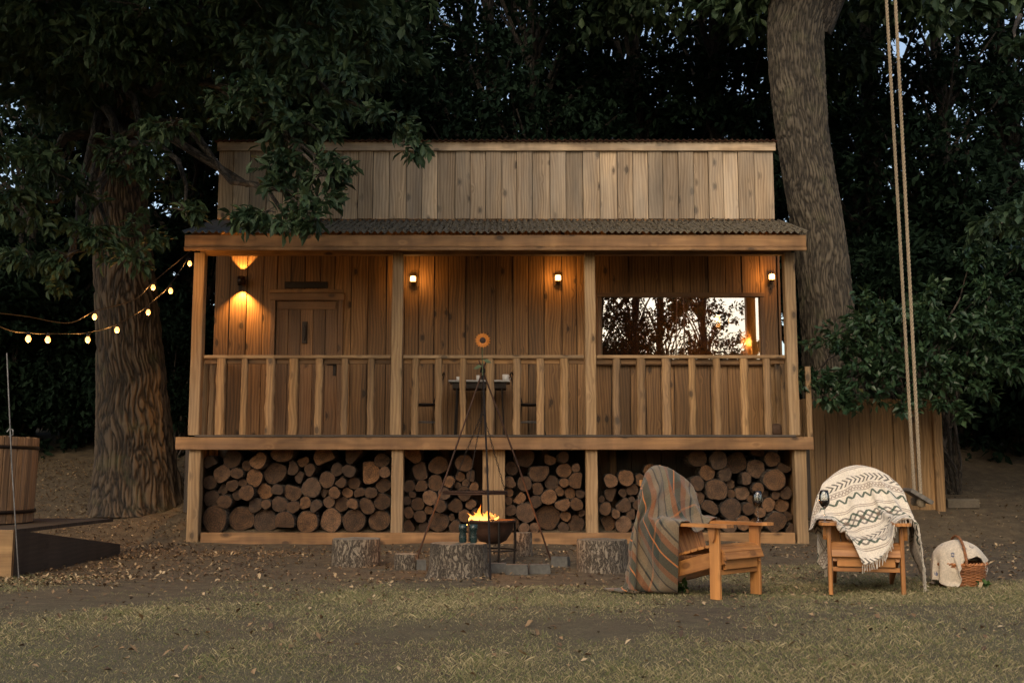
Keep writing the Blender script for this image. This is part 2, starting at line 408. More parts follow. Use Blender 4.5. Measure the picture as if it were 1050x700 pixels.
# grass: short sparse blades, thinner towards the bare earth
def make_grass():
    rg = np.random.default_rng(5); N = 1400000
    y = 3.6 + rg.random(N)**1.25*9.2; x = rg.uniform(-1, 1, N)*(y*.52+2.3)
    keep = np.empty(N, bool); hs = np.empty(N)
    dens = {}
    for i in range(N):
        k = (int(x[i]*9), int(y[i]*9))
        if k not in dens:
            a = 1.25*noise.noise(Vector((k[0]*.055, k[1]*.055, 1.5))) + .6*noise.noise(Vector((k[0]*.2, k[1]*.2, 4.5)))
            yy = k[1]/9; xx = k[0]/9
            d = .78 - max(0, (yy-5.6))*.17 + a*.85
            if abs(xx-1.9) < 1.9 and 7.3 < yy < 9.0: d += .3
            if xx > 3.4 and 7 < yy < 8.6: d += .45
            if -5 < xx < -2.2 and 8.2 < yy < 9.6: d += .3
            dens[k] = (max(.02, min(1, d)), .6+.4*min(1, max(0, d)))
        keep[i] = rg.random() < dens[k][0]; hs[i] = dens[k][1]*(1+.8*max(0, noise.noise(Vector((x[i]*3.1, y[i]*3.1, 6.2)))))
    x, y, hs = x[keep], y[keep], hs[keep]; n = len(x)
    z = np.array([ground_z(a, b) for a, b in zip(x, y)])-.004
    h = rg.uniform(.007, .024, n)*hs*(.55+.9*rg.random(n)**3); w = rg.uniform(.0008, .0015, n)*(.45+y/7); az = rg.uniform(0, 2*PI, n)
    ln = rg.normal(0, .7, (n, 2))*h[:, None]
    c, s_ = np.cos(az)*w, np.sin(az)*w
    V = np.empty((n, 4, 3))
    V[:, 0] = np.stack([x-c, y-s_, z], 1); V[:, 1] = np.stack([x+c, y+s_, z], 1)
    V[:, 2] = np.stack([x+c*.6+ln[:, 0]*.5, y+s_*.6+ln[:, 1]*.5, z+h*.7], 1)
    V[:, 3] = np.stack([x+ln[:, 0], y+ln[:, 1], z+h], 1)
    t = NT('grass_blades'); r = t.attr('rnd', 'Fac'); o = t.n('TexCoord', out='Object')
    big = t.noise(o, .9, 4, .6)
    f = t.math('ADD', t.math('MULTIPLY', r, .62), t.math('MULTIPLY', big, .5))
    col = t.ramp(f, [(.12, (.07, .098, .036)), (.40, (.145, .155, .068)), (.60, (.235, .205, .11)), (.94, (.42, .35, .21))])
    mat = t.done(t.bsdf(col, .8, None, Specular_IOR_Level=.2))
    np_mesh('grass', V.reshape(-1, 3), np.arange(n*4).reshape(n, 4), mat, rg.random(n), smooth=False, kind='stuff')
make_grass()

def make_litter():
    rg = np.random.default_rng(9); pts = []
    def scat(n, x0, x1, y0, y1, p=1.0):
        for _ in range(n):
            pts.append((rg.uniform(x0, x1), y0+(y1-y0)*rg.random()**p))
    scat(2600, -5.2, 5.5, 4.6, 12.5, .8); scat(2000, -6.5, -2.2, 9.0, 12.6); scat(9000, -9, -4.0, 12.3, 17.8); scat(1200, -7, -3.2, 8.6, 9.8)
    scat(2600, 3.5, 9, 9.5, 16.5); scat(1200, -4, 4.2, 11.6, 13.6)
    for _ in range(70):   # drifts
        cx, cy = rg.uniform(-6, 6), rg.uniform(8, 13); k = int(rg.integers(20, 60))
        for _ in range(k): pts.append((cx+rg.normal(0, .35), cy+rg.normal(0, .2)))
    P = np.array(pts); n = len(P); z = np.array([ground_z(a, b) for a, b in P])
    sz = rg.uniform(.018, .05, n); az = rg.uniform(0, 2*PI, n)
    T = np.array([(0, 0, 0), (.3, .45, .12), (0, 1, .05), (-.3, .5, .14)])
    tl = rg.normal(0, .35, (n, 2))
    V = np.empty((n, 4, 3))
    for j, (a, b, c) in enumerate(T):
        lx = (a*np.cos(az)-b*np.sin(az))*sz; ly = (a*np.sin(az)+b*np.cos(az))*sz
        V[:, j, 0] = P[:, 0]+lx; V[:, j, 1] = P[:, 1]+ly
        V[:, j, 2] = z+.006+c*sz*rg.uniform(.3, 2, n)+np.abs(tl[:, 0]*lx+tl[:, 1]*ly)
    t = NT('dry_leaves'); r = t.attr('rnd', 'Fac')
    col = t.ramp(r, [(0, (.05, .03, .018)), (.4, (.12, .07, .034)), (.75, (.25, .16, .08)), (.98, (.42, .32, .19))])
    np_mesh('fallen_leaves', V.reshape(-1, 3), np.arange(n*4).reshape(n, 4), t.done(t.bsdf(col, .7)), rg.random(n), smooth=False, kind='stuff')
make_litter()

# ------------------------------------------------------------------ cabin
YF, YW = 13.75, 14.95          # porch front plane, front wall plane
YB = 18.2                      # back wall
zdeck = Z(446, YF)
cabin = thing('wooden_cabin', 'timber cabin with covered porch and corrugated roof raised over its firewood store', 'cabin', (-.2, 14.5, 0), kind='thing')
WL, WR = X(220, 300, YW), X(797, 300, YW)
zE = Z(228, YW)                # where porch roof meets the wall
zT = Z(147, YW)
bw = .233
# lower front wall boards with openings for door and window
door = (X(276, 380, YW), X(351, 380, YW), zdeck, Z(301, YW))
win = (X(617, 330, YW), X(779, 330, YW), Z(371, YW), Z(305, YW))
def wall_boards():
    b = MB(); x = WL; i = 0
    while x < WR-.02:
        w = min(bw*random.uniform(.82, 1.14), WR-x)
        if WR-(x+w) < .09: w = WR-x
        xa, xb = x+.005, x+w-.005
        y = YW + (.0 if i % 2 else .010) + .012
        segs = [(zdeck-.12, zE+.05)]
        rn = random.random()
        def cut(segs, z0, z1):
            o = []
            for a, c in segs:
                if z0 > a: o.append((a, min(c, z0)))
                if z1 < c: o.append((max(a, z1), c))
            return [(a, c) for a, c in o if c-a > .01]
        xs = [(xa, xb, segs)]
        for (d0, d1, z0, z1) in ((door[0]+.02, door[1]-.02, zdeck-.2, door[3]-.02), (win[0]+.01, win[1]-.01, win[2], win[3])):
            nx_ = []
            for (p, q, sg) in xs:
                if q <= d0 or p >= d1: nx_.append((p, q, sg)); continue
                if p < d0: nx_.append((p, d0, sg))
                if q > d1: nx_.append((d1, q, sg))
                nx_.append((max(p, d0), min(q, d1), cut(sg, z0, z1)))
            xs = nx_
        for p, q, sg in xs:
            if q-p < .012: continue
            for a, c in sg: b.board(((p+q)/2, y, a), ((p+q)/2, y, c), q-p, .022, (0, 1, 0), .003, rn)
        x += w; i += 1
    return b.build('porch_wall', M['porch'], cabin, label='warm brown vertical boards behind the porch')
wall_boards()
def upper_boards():
    b = MB(); x = WL; i = 0
    while x < WR-.02:
        w = min(bw*random.uniform(.9, 1.08), WR-x)
        if WR-(x+w) < .12: w = WR-x
        y = YW + (.0 if i % 2 else .014)
        b.board((x+w/2, y, zE+.052), (x+w/2, y, zT-.12), w-.012+(0 if i % 2 else .008), .022, (0, 1, 0), .003)
        x += w; i += 1
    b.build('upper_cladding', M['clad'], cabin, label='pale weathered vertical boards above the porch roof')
upper_boards()
b = MB()                        # closed body behind the boards
cx0, cx1 = WL+.02, WR-.02
yb0 = YW+.04
def slab(b, lo, hi): b.box(lo, hi, 'z', ch=.001)
slab(b, (cx0, yb0, zE), (cx1, yb0+.03, zT-.1))
slab(b, (cx0, yb0, zdeck-.1), (door[0]+.01, yb0+.03, zE)); slab(b, (door[1]-.01, yb0, zdeck-.1), (win[0]-.001, yb0+.03, zE))
slab(b, (win[1]+.001, yb0, zdeck-.1), (cx1, yb0+.03, zE)); slab(b, (win[0], yb0, zdeck-.1), (win[1], yb0+.03, win[2]-.001))
slab(b, (win[0], yb0, win[3]+.001), (win[1], yb0+.03, zE)); slab(b, (door[0]+.012, yb0+.001, door[3]), (door[1]-.012, yb0+.03, zE))
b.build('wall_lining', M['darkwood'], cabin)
for xx, nm in ((WL, 1), (WR, -1)):   # side and back walls
    b = MB(); y = YW+.024
    while y < YB:
        w = min(.233, YB-y); b.board((xx+.011*nm, y+w/2, .3), (xx+.011*nm, y+w/2, zT-.12-(y-YW)*.12), w-.006, .022, (1, 0, 0), .003); y += w
    b.build('side_wall', M['clad'], cabin)
b = MB(); x = WL
while x < WR-.05:
    w = min(.233, WR-x); b.board((x+w/2, YB+.012, .4), (x+w/2, YB+.012, zT-.52), w-.006, .022, (0, 1, 0), .003); x += w
b.build('back_wall', M['clad'], cabin)
# upper fascia and thin corrugated roof
def corrugated(x0, x1, ya, za, yb, zb, pitch=.1, amp=.018, sag=0, th=.004):
    nx_ = int((x1-x0)/pitch*8); ny = 6; vs = []; gs = []
    for k in (0, 1):
        for j in range(ny+1):
            f = j/ny
            for i in range(nx_+1):
                x = x0+(x1-x0)*i/nx_
                z = za+(zb-za)*f + amp*math.cos(2*PI*(x-x0)/pitch) - k*th
                vs.append((x, ya+(yb-ya)*f, z + noise.noise(Vector((x*.8, 0, 3)))*sag)); gs.append((x, ya+(yb-ya)*f, 0))
    n1 = (ny+1)*(nx_+1); w = nx_+1; fs = []
    for j in range(ny):
        for i in range(nx_):
            a = j*w+i
            fs.append((a, a+1, a+w+1, a+w)); fs.append((n1+a, n1+a+w, n1+a+w+1, n1+a+1))
    for i in range(nx_): fs.append((i, n1+i, n1+i+1, i+1)); e = ny*w+i; fs.append((e, e+1, n1+e+1, n1+e))
    for j in range(ny): a = j*w; fs.append((a, a+w, n1+a+w, n1+a)); e = j*w+nx_; fs.append((e, n1+e, n1+e+w, e+w))
    m = MB(); m.add(vs, fs, gs, .5, 0, True, False); return m
t = NT('mossy_corrugated_metal'); g = t.attr('gc'); o = t.n('TexCoord', out='Object')
mo = t.noise(g, 5, 6, .7); fine = t.noise(g, 60, 5, .7)
edge = t.n('MapRange', {0: t.math('ADD', t.sep(g)[0], t.math('MULTIPLY', mo, 1.2)), 1: -3.5, 2: -2.1, 3: 0.0, 4: 1.0})
cover = t.math('MULTIPLY', edge, t.ramp(t.math('ADD', t.math('MULTIPLY', mo, .6), t.math('MULTIPLY', fine, .4)), [(.3, .5), (.5, 1.0)]))
metal = t.ramp(fine, [(.3, (.13, .155, .18)), (.7, (.2, .23, .26))])
moss = t.ramp(fine, [(.25, (.035, .03, .02)), (.5, (.11, .09, .058)), (.75, (.24, .2, .13))])
M['roofing'] = t.done(t.n('MixShader', {0: cover, 1: t.bsdf(metal, .42, None, Metallic=.6), 2: t.bsdf(moss, .95, t.bump(fine, 1.0, .02))}))
t = NT('rusty_corrugated_metal'); g = t.attr('gc'); fine = t.noise(g, 40, 5, .7)
M['roofing_rust'] = t.done(t.bsdf(t.ramp(fine, [(.3, (.045, .02, .013)), (.7, (.12, .05, .03))]), .8))
corrugated(WL-.06, WR+.06, YW-.10, zT+.02, YB+.15, zT-.36, .085, .012).build('main_roof', M['roofing_rust'], cabin)
b = MB(); b.board((WL-.02, YW-.026, zT-.055), (WR+.03, YW-.026, zT-.055), .03, .13, (0, 0, 1), .004)
b.build('upper_fascia', M['clad'], cabin)
# porch roof
RX0, RX1 = X(190, 245, 13.5), X(826, 245, 13.5)
zf1, zf0 = Z(241.5, 13.5), Z(257.5, 13.5)
proof = corrugated(RX0-.03, RX1+.03, 13.44, zf1+.035, YW-.005, zE+.03, .088, .017, .02).build('porch_roof', M['roofing'], cabin, label='moss covered corrugated porch roof')
rg = np.random.default_rng(3); n = 5200       # leaf litter lying on the porch roof belongs to its surface
xs_ = rg.uniform(-3.1, RX1, n); yy = 13.46+rg.random(n)*1.45; zz = zf1+.04+(zE-zf1-.005)*(yy-13.44)/1.51+.017*np.cos(2*PI*(xs_-RX0+.03)/.088)
V, F, rr = leaves(np.stack([xs_, yy, zz+.004], 1), rg.normal(0, 1, (n, 3))*[1, 1, .15], .03, LEAF4, 1, (0, .3), 0, 4)
t = NT('roof_litter'); r = t.attr('rnd', 'Fac')
M['rooflitter'] = t.done(t.bsdf(t.ramp(r, [(0, (.03, .022, .012)), (.5, (.10, .07, .04)), (.95, (.26, .2, .12))]), .8))
np_mesh('leaf_litter', V, F, M['rooflitter'], rr, proof, kind='stuff')
b = MB(); b.board((RX0, 13.5, (zf0+zf1)/2+.03), (RX1, 13.5, (zf0+zf1)/2+.03), .04, zf1-zf0-.05, (0, 0, 1), .006)
b.board((RX0+.0, 13.49, zf0+.028), (RX1, 13.49, zf0+.028), .05, .045, (0, 0, 1), .004)
b.build('porch_fascia', M['beam'], cabin)
b = MB()                        # porch ceiling rafters and side boards
for i in range(14):
    x = RX0+.15+(RX1-RX0-.3)*i/13
    b.board((x, 13.54, zf1-.06), (x, YW-.01, zE-.075), .045, .1, (0, 0, 1), .003)
b.build('rafters', M['porch'], cabin)
for sx in (RX0+.02, RX1-.02):
    b = MB(); b.board((sx, 13.53, zf1-.065), (sx, YW, zE-.085), .03, .13, (0, 0, 1), .003); b.build('barge_board', M['beam'], cabin)
b = MB(); b.board((RX0+.12, YF+.06, zf0+.06), (RX1-.12, YF+.06, zf0+.06), .1, .1, (0, 0, 1), .004); b.build('porch_beam', M['porch'], cabin)
# posts
zbeam0, zbeam1 = Z(461, YF), Z(448, YF)
for px0, px1, py in ((203.5, 198.5, 0), (407.5, 407, 0), (605, 607, 0), (810.5, 822, 0)):
    xa = X(px0, 300, YF)
    for nm, z0, z1, xx in (('post', zdeck+.002, zf0+.03, xa), ('lower_post', ground_z(xa, YF)-.05, zbeam0-.002, X(px1, 510, YF))):
        b = MB(); w = .14 if nm == 'post' else .15
        seg = 10; pts = [(xx+noise.noise(Vector((px0, k*.5, 1)))*.006, YF+.06, z0+(z1-z0)*k/seg) for k in range(seg+1)]
        hw = w/2; c = .008; prof = [(-hw+c, -hw), (hw-c, -hw), (hw, -hw+c), (hw, hw-c), (hw-c, hw), (-hw+c, hw), (-hw, hw-c), (-hw, -hw+c)]
        b.sweep(pts, prof, up=(0, 1, 0), scales=[1+noise.noise(Vector((px0, k*.7, 9)))*.05 for k in range(seg+1)])
        b.build(nm, M['post'], cabin)
BX0, BX1 = X(180, 455, YF-.08), X(834, 455, YF-.08)
b = MB(); b.board((BX0, YF-.05, (zbeam0+zbeam1)/2), (BX1, YF-.05, (zbeam0+zbeam1)/2), .07, zbeam1-zbeam0, (0, 0, 1), .006)
b.build('deck_beam', M['beam'], cabin)
b = MB(); y = YF-.1; k = 0
while y < YW:
    b.board((BX0+.25+random.uniform(-.02, .02), y+.07, zdeck-.012+.001*k), (BX1-.22, y+.07, zdeck-.012+.001*k), .136, .028, (0, 0, 1), .003); y += .141; k += 1
b.build('deck', M['deckedge'], cabin)
b = MB()
for i in range(9):
    x = BX0+.4+(BX1-BX0-.8)*i/8; b.board((x, YF, zbeam1-.075), (x, YW+.6, zbeam1-.075), .05, .12, (0, 0, 1), .003)
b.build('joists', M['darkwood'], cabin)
zs = ground_z(0, 13.6)
b = MB(); b.board((X(206, 556, YF), YF+.02, zs+.075), (X(815, 556, YF), YF+.02, zs+.075), .09, .15, (0, 0, 1), .008)
b.build('sill_beam', M['beam'], cabin)
SX = [X(p, 520, YF+.4) for p in (207, 401, 413, 494, 517, 600, 612, 813)]
b = MB()
for k in range(2): b.board((X(500.5+11.6*k, 500, YF+.1), YF+.11+.004*k, zs+.1), (X(500.5+11.6*k, 500, YF+.1), YF+.11+.004*k, zbeam1-.03), .143, .03, (0, 1, 0), .004)
b.build('store_panel', M['post'], cabin, label='two pale upright boards in the middle of the firewood store')
b = MB(); x = X(196, 500, YF+1.1)
while x < X(835, 500, YF+1.1): b.board((x, YF+1.12, .0), (x, YF+1.12, zdeck-.1), .2, .02, (0, 1, 0), .002); x += .205
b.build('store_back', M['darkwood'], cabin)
for px in (205, 408, 508, 606, 630, 819):
    x = X(px, 480, YF+.7); b = MB(); b.board((x, YF+.9, .0), (x, YF+.9, zdeck-.1), .09, .05, (0, 1, 0), .004); b.build('store_stud', M['porch'], cabin)
for s_, px in ((1, 197), (-1, 822)):
    b = MB(); y = YF+.16
    while y < YW+.1: b.board((X(px, 500, YF), y+.08, .05), (X(px, 500, YF), y+.08, zdeck-.12), .15, .022, (1, 0, 0), .003); y += .16
    b.build('store_side', M['porch'], cabin)
# balustrade
zr = Z(364.5, YF+.06)
def rail(x0, x1):
    b = MB(); b.board((x0, YF+.06, zr-.018), (x1, YF+.06, zr-.018), .085, .042, (0, 0, 1), .005); b.build('handrail', M['post'], cabin)
    b = MB(); b.board((x0, YF+.09, zr-.075), (x1, YF+.09, zr-.075), .03, .06, (0, 0, 1), .005); b.build('rail_batten', M['porch'], cabin)
pxs = [203.5, 407.5, 605, 810.5]
for a, c in zip(pxs[:-1], pxs[1:]): rail(X(a, 364, YF+.06)+.082, X(c, 364, YF+.06)-.082)
def baluster(x, y, z0, z1, w):
    b = MB(); seg = 14; sd = random.random()*99
    pts = [(x+noise.noise(Vector((sd, k*.3, 0)))*.012, y, z0+(z1-z0)*k/seg) for k in range(seg+1)]
    n = 10; prof = []
    for j in range(n):
        a = 2*PI*j/n; q = max(-.75, math.sin(a)); prof.append((math.cos(a)*w/2*(1+.08*math.sin(3*a+sd)), q*w/2*.62))
    b.sweep(pts, prof, up=(0, 1, 0), smooth=True, scales=[1+noise.noise(Vector((sd, k*.7, 5)))*.2 for k in range(seg+1)], twist=[noise.noise(Vector((sd, k*.25, 7)))*.2 for k in range(seg+1)])
    return b.build('baluster', M['baluster'], cabin)
for px in (227, 251, 278, 302, 327, 354, 381, 426, 450, 475, 503, 529, 554, 579, 632, 658, 684, 710, 736, 762, 787):
    baluster(X(px+random.uniform(-1, 1), 400, YF+.05), YF+.045, zdeck+.003, zr-.04, random.uniform(.085, .125))
for sx in (X(203.5, 364, YF), X(810.5, 364, YF)):
    b = MB(); b.board((sx, YF+.15, zr-.018), (sx, YW, zr-.018), .07, .04, (0, 0, 1), .004); b.build('handrail', M['post'], cabin)
    for k in range(3): baluster(sx, YF+.38+k*.3, zdeck+.003, zr-.04, .09)
# slim newel on the beam end, right of the porch
b = MB(); xx = X(836, 420, YF); b.board((xx, YF+.3, zdeck-.02), (xx, YF+.3, zr-.12), .07, .05, (0, 1, 0), .004); b.build('newel', M['post'], cabin)

# door
d0, d1, z0, z1 = door
fr = MB(); fy = YW-.012
fr.board((d0+.035, fy, z0), (d0+.035, fy, z1-.101), .07, .05, (0, 1, 0)); fr.board((d1-.035, fy, z0), (d1-.035, fy, z1-.101), .07, .05, (0, 1, 0))
fr.board((d0-.01, fy-.004, z1-.05), (d1+.01, fy-.004, z1-.05), .056, .10, (0, 0, 1))
fr.build('door_frame', M['doorwood'], cabin)
b = MB(); nb = 5; L0, L1 = d0+.075, d1-.075
for k in range(nb):
    w = (L1-L0)/nb; b.board((L0+w*(k+.5), YW+.02, z0+.01), (L0+w*(k+.5), YW+.02, z1-.105), w-.005, .03, (0, 1, 0), .004)
dr = b.build('door', M['doorwood'], cabin, label='plank door with black furniture')
b = MB()
b.board((L0+.03, YW-.003, z1-.17), (L1-.03, YW-.003, z1-.17), .016, .11, (0, 0, 1)); b.build('door_rail', M['doorwood'], dr)
b = MB(); hx = X(312.5, 340, YW); b.box((hx-.035, YW-.03, Z(352, YW)), (hx+.035, YW+.004, Z(330, YW)), 'z', ch=.01)
b.tube([(hx, YW-.035, Z(334, YW)), (hx+.02, YW-.06, Z(338, YW)), (hx+.02, YW-.06, Z(345, YW)), (hx, YW-.04, Z(349, YW))], .009); b.build('door_knocker', M['iron'], dr)
b = MB(); hx = X(343, 378, YW); b.box((hx-.022, YW-.012, Z(385, YW)), (hx+.022, YW+.004, Z(370, YW)), 'z', ch=.006)
b.tube([(hx, YW-.01, Z(374, YW)), (hx, YW-.06, Z(374, YW)), (hx-.1, YW-.062, Z(374.5, YW))], .01); b.build('door_handle', M['iron'], dr)
b = MB(); b.board((X(276, 298, YW), YW-.002, Z(298.5, YW)), (X(352, 298, YW), YW-.002, Z(298.5, YW)), .02, .05, (0, 0, 1)); b.build('door_head_board', M['porch'], cabin)
b = MB(); vx0, vx1, vz0, vz1 = X(292, 292, YW), X(336, 292, YW), Z(295.5, YW), Z(289, YW)
b.box((vx0, YW-.02, vz0), (vx1, YW+.004, vz1), 'x', ch=.003)
for k in range(5): zz = vz0+.012+k*(vz1-vz0-.02)/4; b.box((vx0+.01, YW-.027, zz-.003), (vx1-.01, YW-.02, zz+.003), 'x', ch=.001)
b.build('air_vent', M['iron'], cabin)

# window
w0, w1, z0, z1 = win
b = MB(); fy = YW-.01
b.board((w0-.035, fy, z0-.04), (w0-.035, fy, z1+.04), .06, .045, (0, 1, 0)); b.board((w1+.035, fy, z0-.04), (w1+.035, fy, z1+.04), .06, .045, (0, 1, 0))
b.board((w0-.07, fy-.003, z1+.035), (w1+.07, fy-.003, z1+.035), .05, .06, (0, 0, 1)); b.board((w0-.08, fy-.02, z0-.025), (w1+.08, fy-.02, z0-.025), .09, .045, (0, 0, 1))
wf = b.build('window', M['doorwood'], cabin, label='wide window with trees mirrored in its glass')
t = NT('window_glass')
fr_ = t.math('MULTIPLY_ADD', t.n('Fresnel', {'IOR': 1.6}), 1.2, .34)
gl = t.n('BsdfGlossy', {'Color': (1, .97, .95), 'Roughness': .004, 'Normal': t.bump(t.noise(t.n('TexCoord', out='Object'), 1.5, 1, .4), .06, .02)}); tr = t.n('BsdfTransparent', {'Color': (.75, .75, .72)})
M['pane'] = t.done(t.n('MixShader', {0: fr_, 1: tr, 2: gl}))
b = MB(); b.box((w0-.004, YW+.012, z0-.002), (w1+.004, YW+.018, z1+.004), 'x', ch=.0005); b.build('pane', M['pane'], wf)
# room behind the window
b = MB(); ry1 = YW+2.2
b.box((w0-.6, ry1, zdeck), (w1+.3, ry1+.03, zE), 'z', ch=.001); b.box((w0-.6, YW+.1, zdeck-.03), (w1+.3, ry1, zdeck), 'x', ch=.001)
b.box((w0-.6, YW+.1, zE), (w1+.3, ry1, zE+.03), 'x', ch=.001); b.box((w0-.63, YW+.1, zdeck), (w0-.6, ry1, zE), 'z', ch=.001); b.box((w1+.3, YW+.1, zdeck), (w1+.33, ry1, zE), 'z', ch=.001)
b.build('room_lining', M['interior'], cabin)
b = MB()                        # a timber post and curtain edge catching the lamp
b.board((w1-.34, YW+.8, zdeck), (w1-.34, YW+.8, zE-.01), .12, .08, (0, 1, 0)); b.board((w1-.1, YW+.5, zdeck), (w1-.1, YW+.5, zE-.01), .16, .05, (0, 1, 0))
b.build('inner_posts', M['interior'], cabin)
keep_parts(cabin)

# ------------------------------------------------------------------ lamps
def light(name, typ, loc, power, color, parent=None, rot=None, **kw):
    d = bpy.data.lights.new(name, typ); d.energy = power; d.color = color
    for k, v in kw.items(): setattr(d, k, v)
    o = bpy.data.objects.new(name, d); COL.objects.link(o); o.location = loc
    if rot: o.rotation_euler = rot
    if parent: o.parent = parent
    return o
WARM = (1.0, .46, .125)
M['glow'] = emit('lamp_glow', (1, .50, .17), 4)
M['filament'] = emit('bulb_glow', (1, .62, .25), 5)
# up-and-down cylinder lamp left of the door
p = at(249, 289, YW)
wl = thing('wall_lamp', 'round bronze up and down wall lamp on the boards left of the door', 'wall lamp', (p.x, YW, p.z), group='lamps on the porch wall')
b = MB(); b.lathe([(.048, -.06), (.052, -.06), (.052, .06), (.048, .06), (.044, .056), (.044, -.056), (.048, -.06)], (0, -.085, 0), 28); b.box((-.03, -.04, -.03), (.03, -.0, .03), 'z'); b.build('housing', M['bronze'], wl)
b = MB(); b.lathe([(.001, -.045), (.04, -.045), (.04, -.04), (.001, -.04)], (0, -.085, 0), 20); b.lathe([(.001, .04), (.04, .04), (.04, .045), (.001, .045)], (0, -.085, 0), 20); b.build('lens', M['glow'], wl)
light('lamp_beam', 'SPOT', (0, -.085, -.066), 105, WARM, wl, (0, 0, 0), spot_size=R(104), spot_blend=.7, shadow_soft_size=.004)
light('lamp_beam', 'SPOT', (0, -.085, .066), 42, WARM, wl, (PI, 0, 0), spot_size=R(76), spot_blend=.35, shadow_soft_size=.004)
first = None
for px, py, lab in ((424, 287, 'small glowing square lamp just right of the second porch post'), (572, 286, 'small glowing square lamp just left of the third porch post'), (790, 285, 'small glowing square lamp at the right end of the porch wall')):
    q = at(px, py, YW)
    if first is None:
        first = lp = thing('wall_lamp', lab, 'wall lamp', (q.x, YW, q.z), group='lamps on the porch wall')
        b = MB(); b.box((-.03, -.012, -.085), (.03, 0, .05), 'z'); b.box((-.01, -.08, -.058), (.01, -.01, -.044), 'y'); b.lathe([(.03, -.06), (.036, -.05), (.036, -.04), (.0005, -.04)], (0, -.08, 0), 16); b.lathe([(.037, .036), (.022, .05), (.001, .053)], (0, -.08, 0), 16)
        b.build('housing', M['bronze'], lp)
        b = MB(); b.lathe([(.028, -.04), (.04, -.03), (.04, .028), (.036, .036)], (0, -.08, 0), 18); b.build('glass', M['glow'], lp)
        light('lamp_light', 'POINT', (0, -.145, .0), 5.5, WARM, lp, shadow_soft_size=.03)
    else:
        lp = copy_tree(first); lp.location = (q.x, YW, q.z); lp['label'] = lab
# pendants inside the room
for i, (px, py, lab) in enumerate(((736, 325, 'left of two small lit pendants seen through the window'), (745, 327, 'right of two small lit pendants seen through the window'))):
    q = at(px, py, YW+.9+.2*i)
    pl = thing('pendant_lamp', lab, 'pendant lamp', (q.x, q.y, q.z), group='pendants inside the cabin')
    b = MB(); b.tube([(0, 0, .06), (0, 0, zE-q.z-.005)], .004); b.lathe([(.018, .03), (.018, .07), (.006, .075)], n=12); b.build('cord', M['iron'], pl)
    b = MB(); b.lathe([(.001, -.075), (.03, -.06), (.045, -.02), (.035, .01), (.016, .03)], n=16); b.build('bulb', M['filament'], pl)
    light('bulb_light', 'POINT', (0, -.0, -.12), 9, WARM, pl, shadow_soft_size=.03)
q = at(766, 352, YW+.62)
fl = thing('floor_lamp', 'orange lit shade of a lamp inside the right end of the window', 'lamp', (q.x, q.y, zdeck))
b = MB(); b.lathe([(.12, 0), (.12, .02), (.012, .03), (.012, q.z-zdeck-.12)], n=20); b.build('stand', M['bronze'], fl)
b = MB(); hz = q.z-zdeck; b.lathe([(.075, hz-.16), (.06, hz+.17)], n=24, smooth=True); b.v and None
b.f = b.f[:24]; b.r = b.r[:24]; b.m = b.m[:24]; b.sm = b.sm[:24]; b.g = b.g[:96]
b.build('lamp_shade', emit('shade_glow', (1, .38, .08), 1.1), fl)
light('lamp_light', 'POINT', (0, -.15, hz), 34, (1, .42, .12), fl, shadow_soft_size=.05)

# ------------------------------------------------------------------ firewood
BAYS = []
def bay(ox, oy, sc, x0, x1, pts): BAYS.append((x0, x1, [(ox+a/sc, oy+b/sc, r/sc) for a, b, r in pts]))
bay(180, 430, 4.117, 207.5, 401, [(168,438,52),(277,445,52),(374,448,46),(462,450,42),(557,455,44),(656,455,47),(767,455,44),(865,455,45),
 (145,385,33),(240,383,30),(305,368,30),(352,395,27),(405,392,20),(455,378,33),(505,395,26),(560,398,24),(605,405,27),(650,397,22),(713,411,29),(768,393,23),(820,408,33),(880,380,32),
 (130,330,28),(178,343,24),(262,340,20),(375,345,32),(425,345,24),(570,335,38),(635,332,33),(628,367,19),(683,365,24),(720,342,22),(765,338,25),(803,355,25),(843,343,24),
 (168,274,34),(135,235,30),(230,250,38),(265,250,25),(273,301,17),(325,306,36),(405,268,45),(480,312,38),(510,258,28),(540,285,24),(560,245,25),(632,250,48),(680,297,25),(733,300,26),(803,270,48),(875,308,30),(880,252,22),(718,250,25),(877,214,28),
 (305,245,20),(352,210,36),(350,185,28),(463,188,45),(535,203,23),(755,215,40),(215,310,26)])
bay(400, 445, 5.833, 413, 494, [(117,580,38),(185,580,30),(283,560,58),(375,580,35),(110,500,33),(163,512,36),(150,445,38),(215,480,25),(285,478,35),(350,505,20),(410,480,35),(230,410,42),(300,400,35),(350,450,45),(405,400,40),(465,410,30),(110,340,33),(90,395,25),(185,360,38),(145,380,20),(185,275,50),(263,320,45),(140,172,52),(270,205,54),(362,290,33),(425,258,28),(487,252,32),(410,310,20),(440,315,22),(482,315,28),(445,178,52),(450,560,36),(500,480,30)])
bay(500, 445, 5.833, 517, 600.5, [(175,545,42),(130,468,34),(190,412,38),(130,410,22),(240,495,55),(290,600,28),(385,545,70),(310,395,36),(365,345,38),(370,440,45),(290,460,35),(448,370,28),(458,445,42),(540,465,37),(468,505,30),(470,570,30),(550,565,48),(512,385,33),(570,395,28),(427,320,27),(548,310,48),(465,245,42),(520,245,25),(385,150,38),(445,185,33),(317,270,60),(235,210,62),(145,215,40),(155,295,35),(240,340,42),(145,345,25),(575,520,22),(215,600,30)])
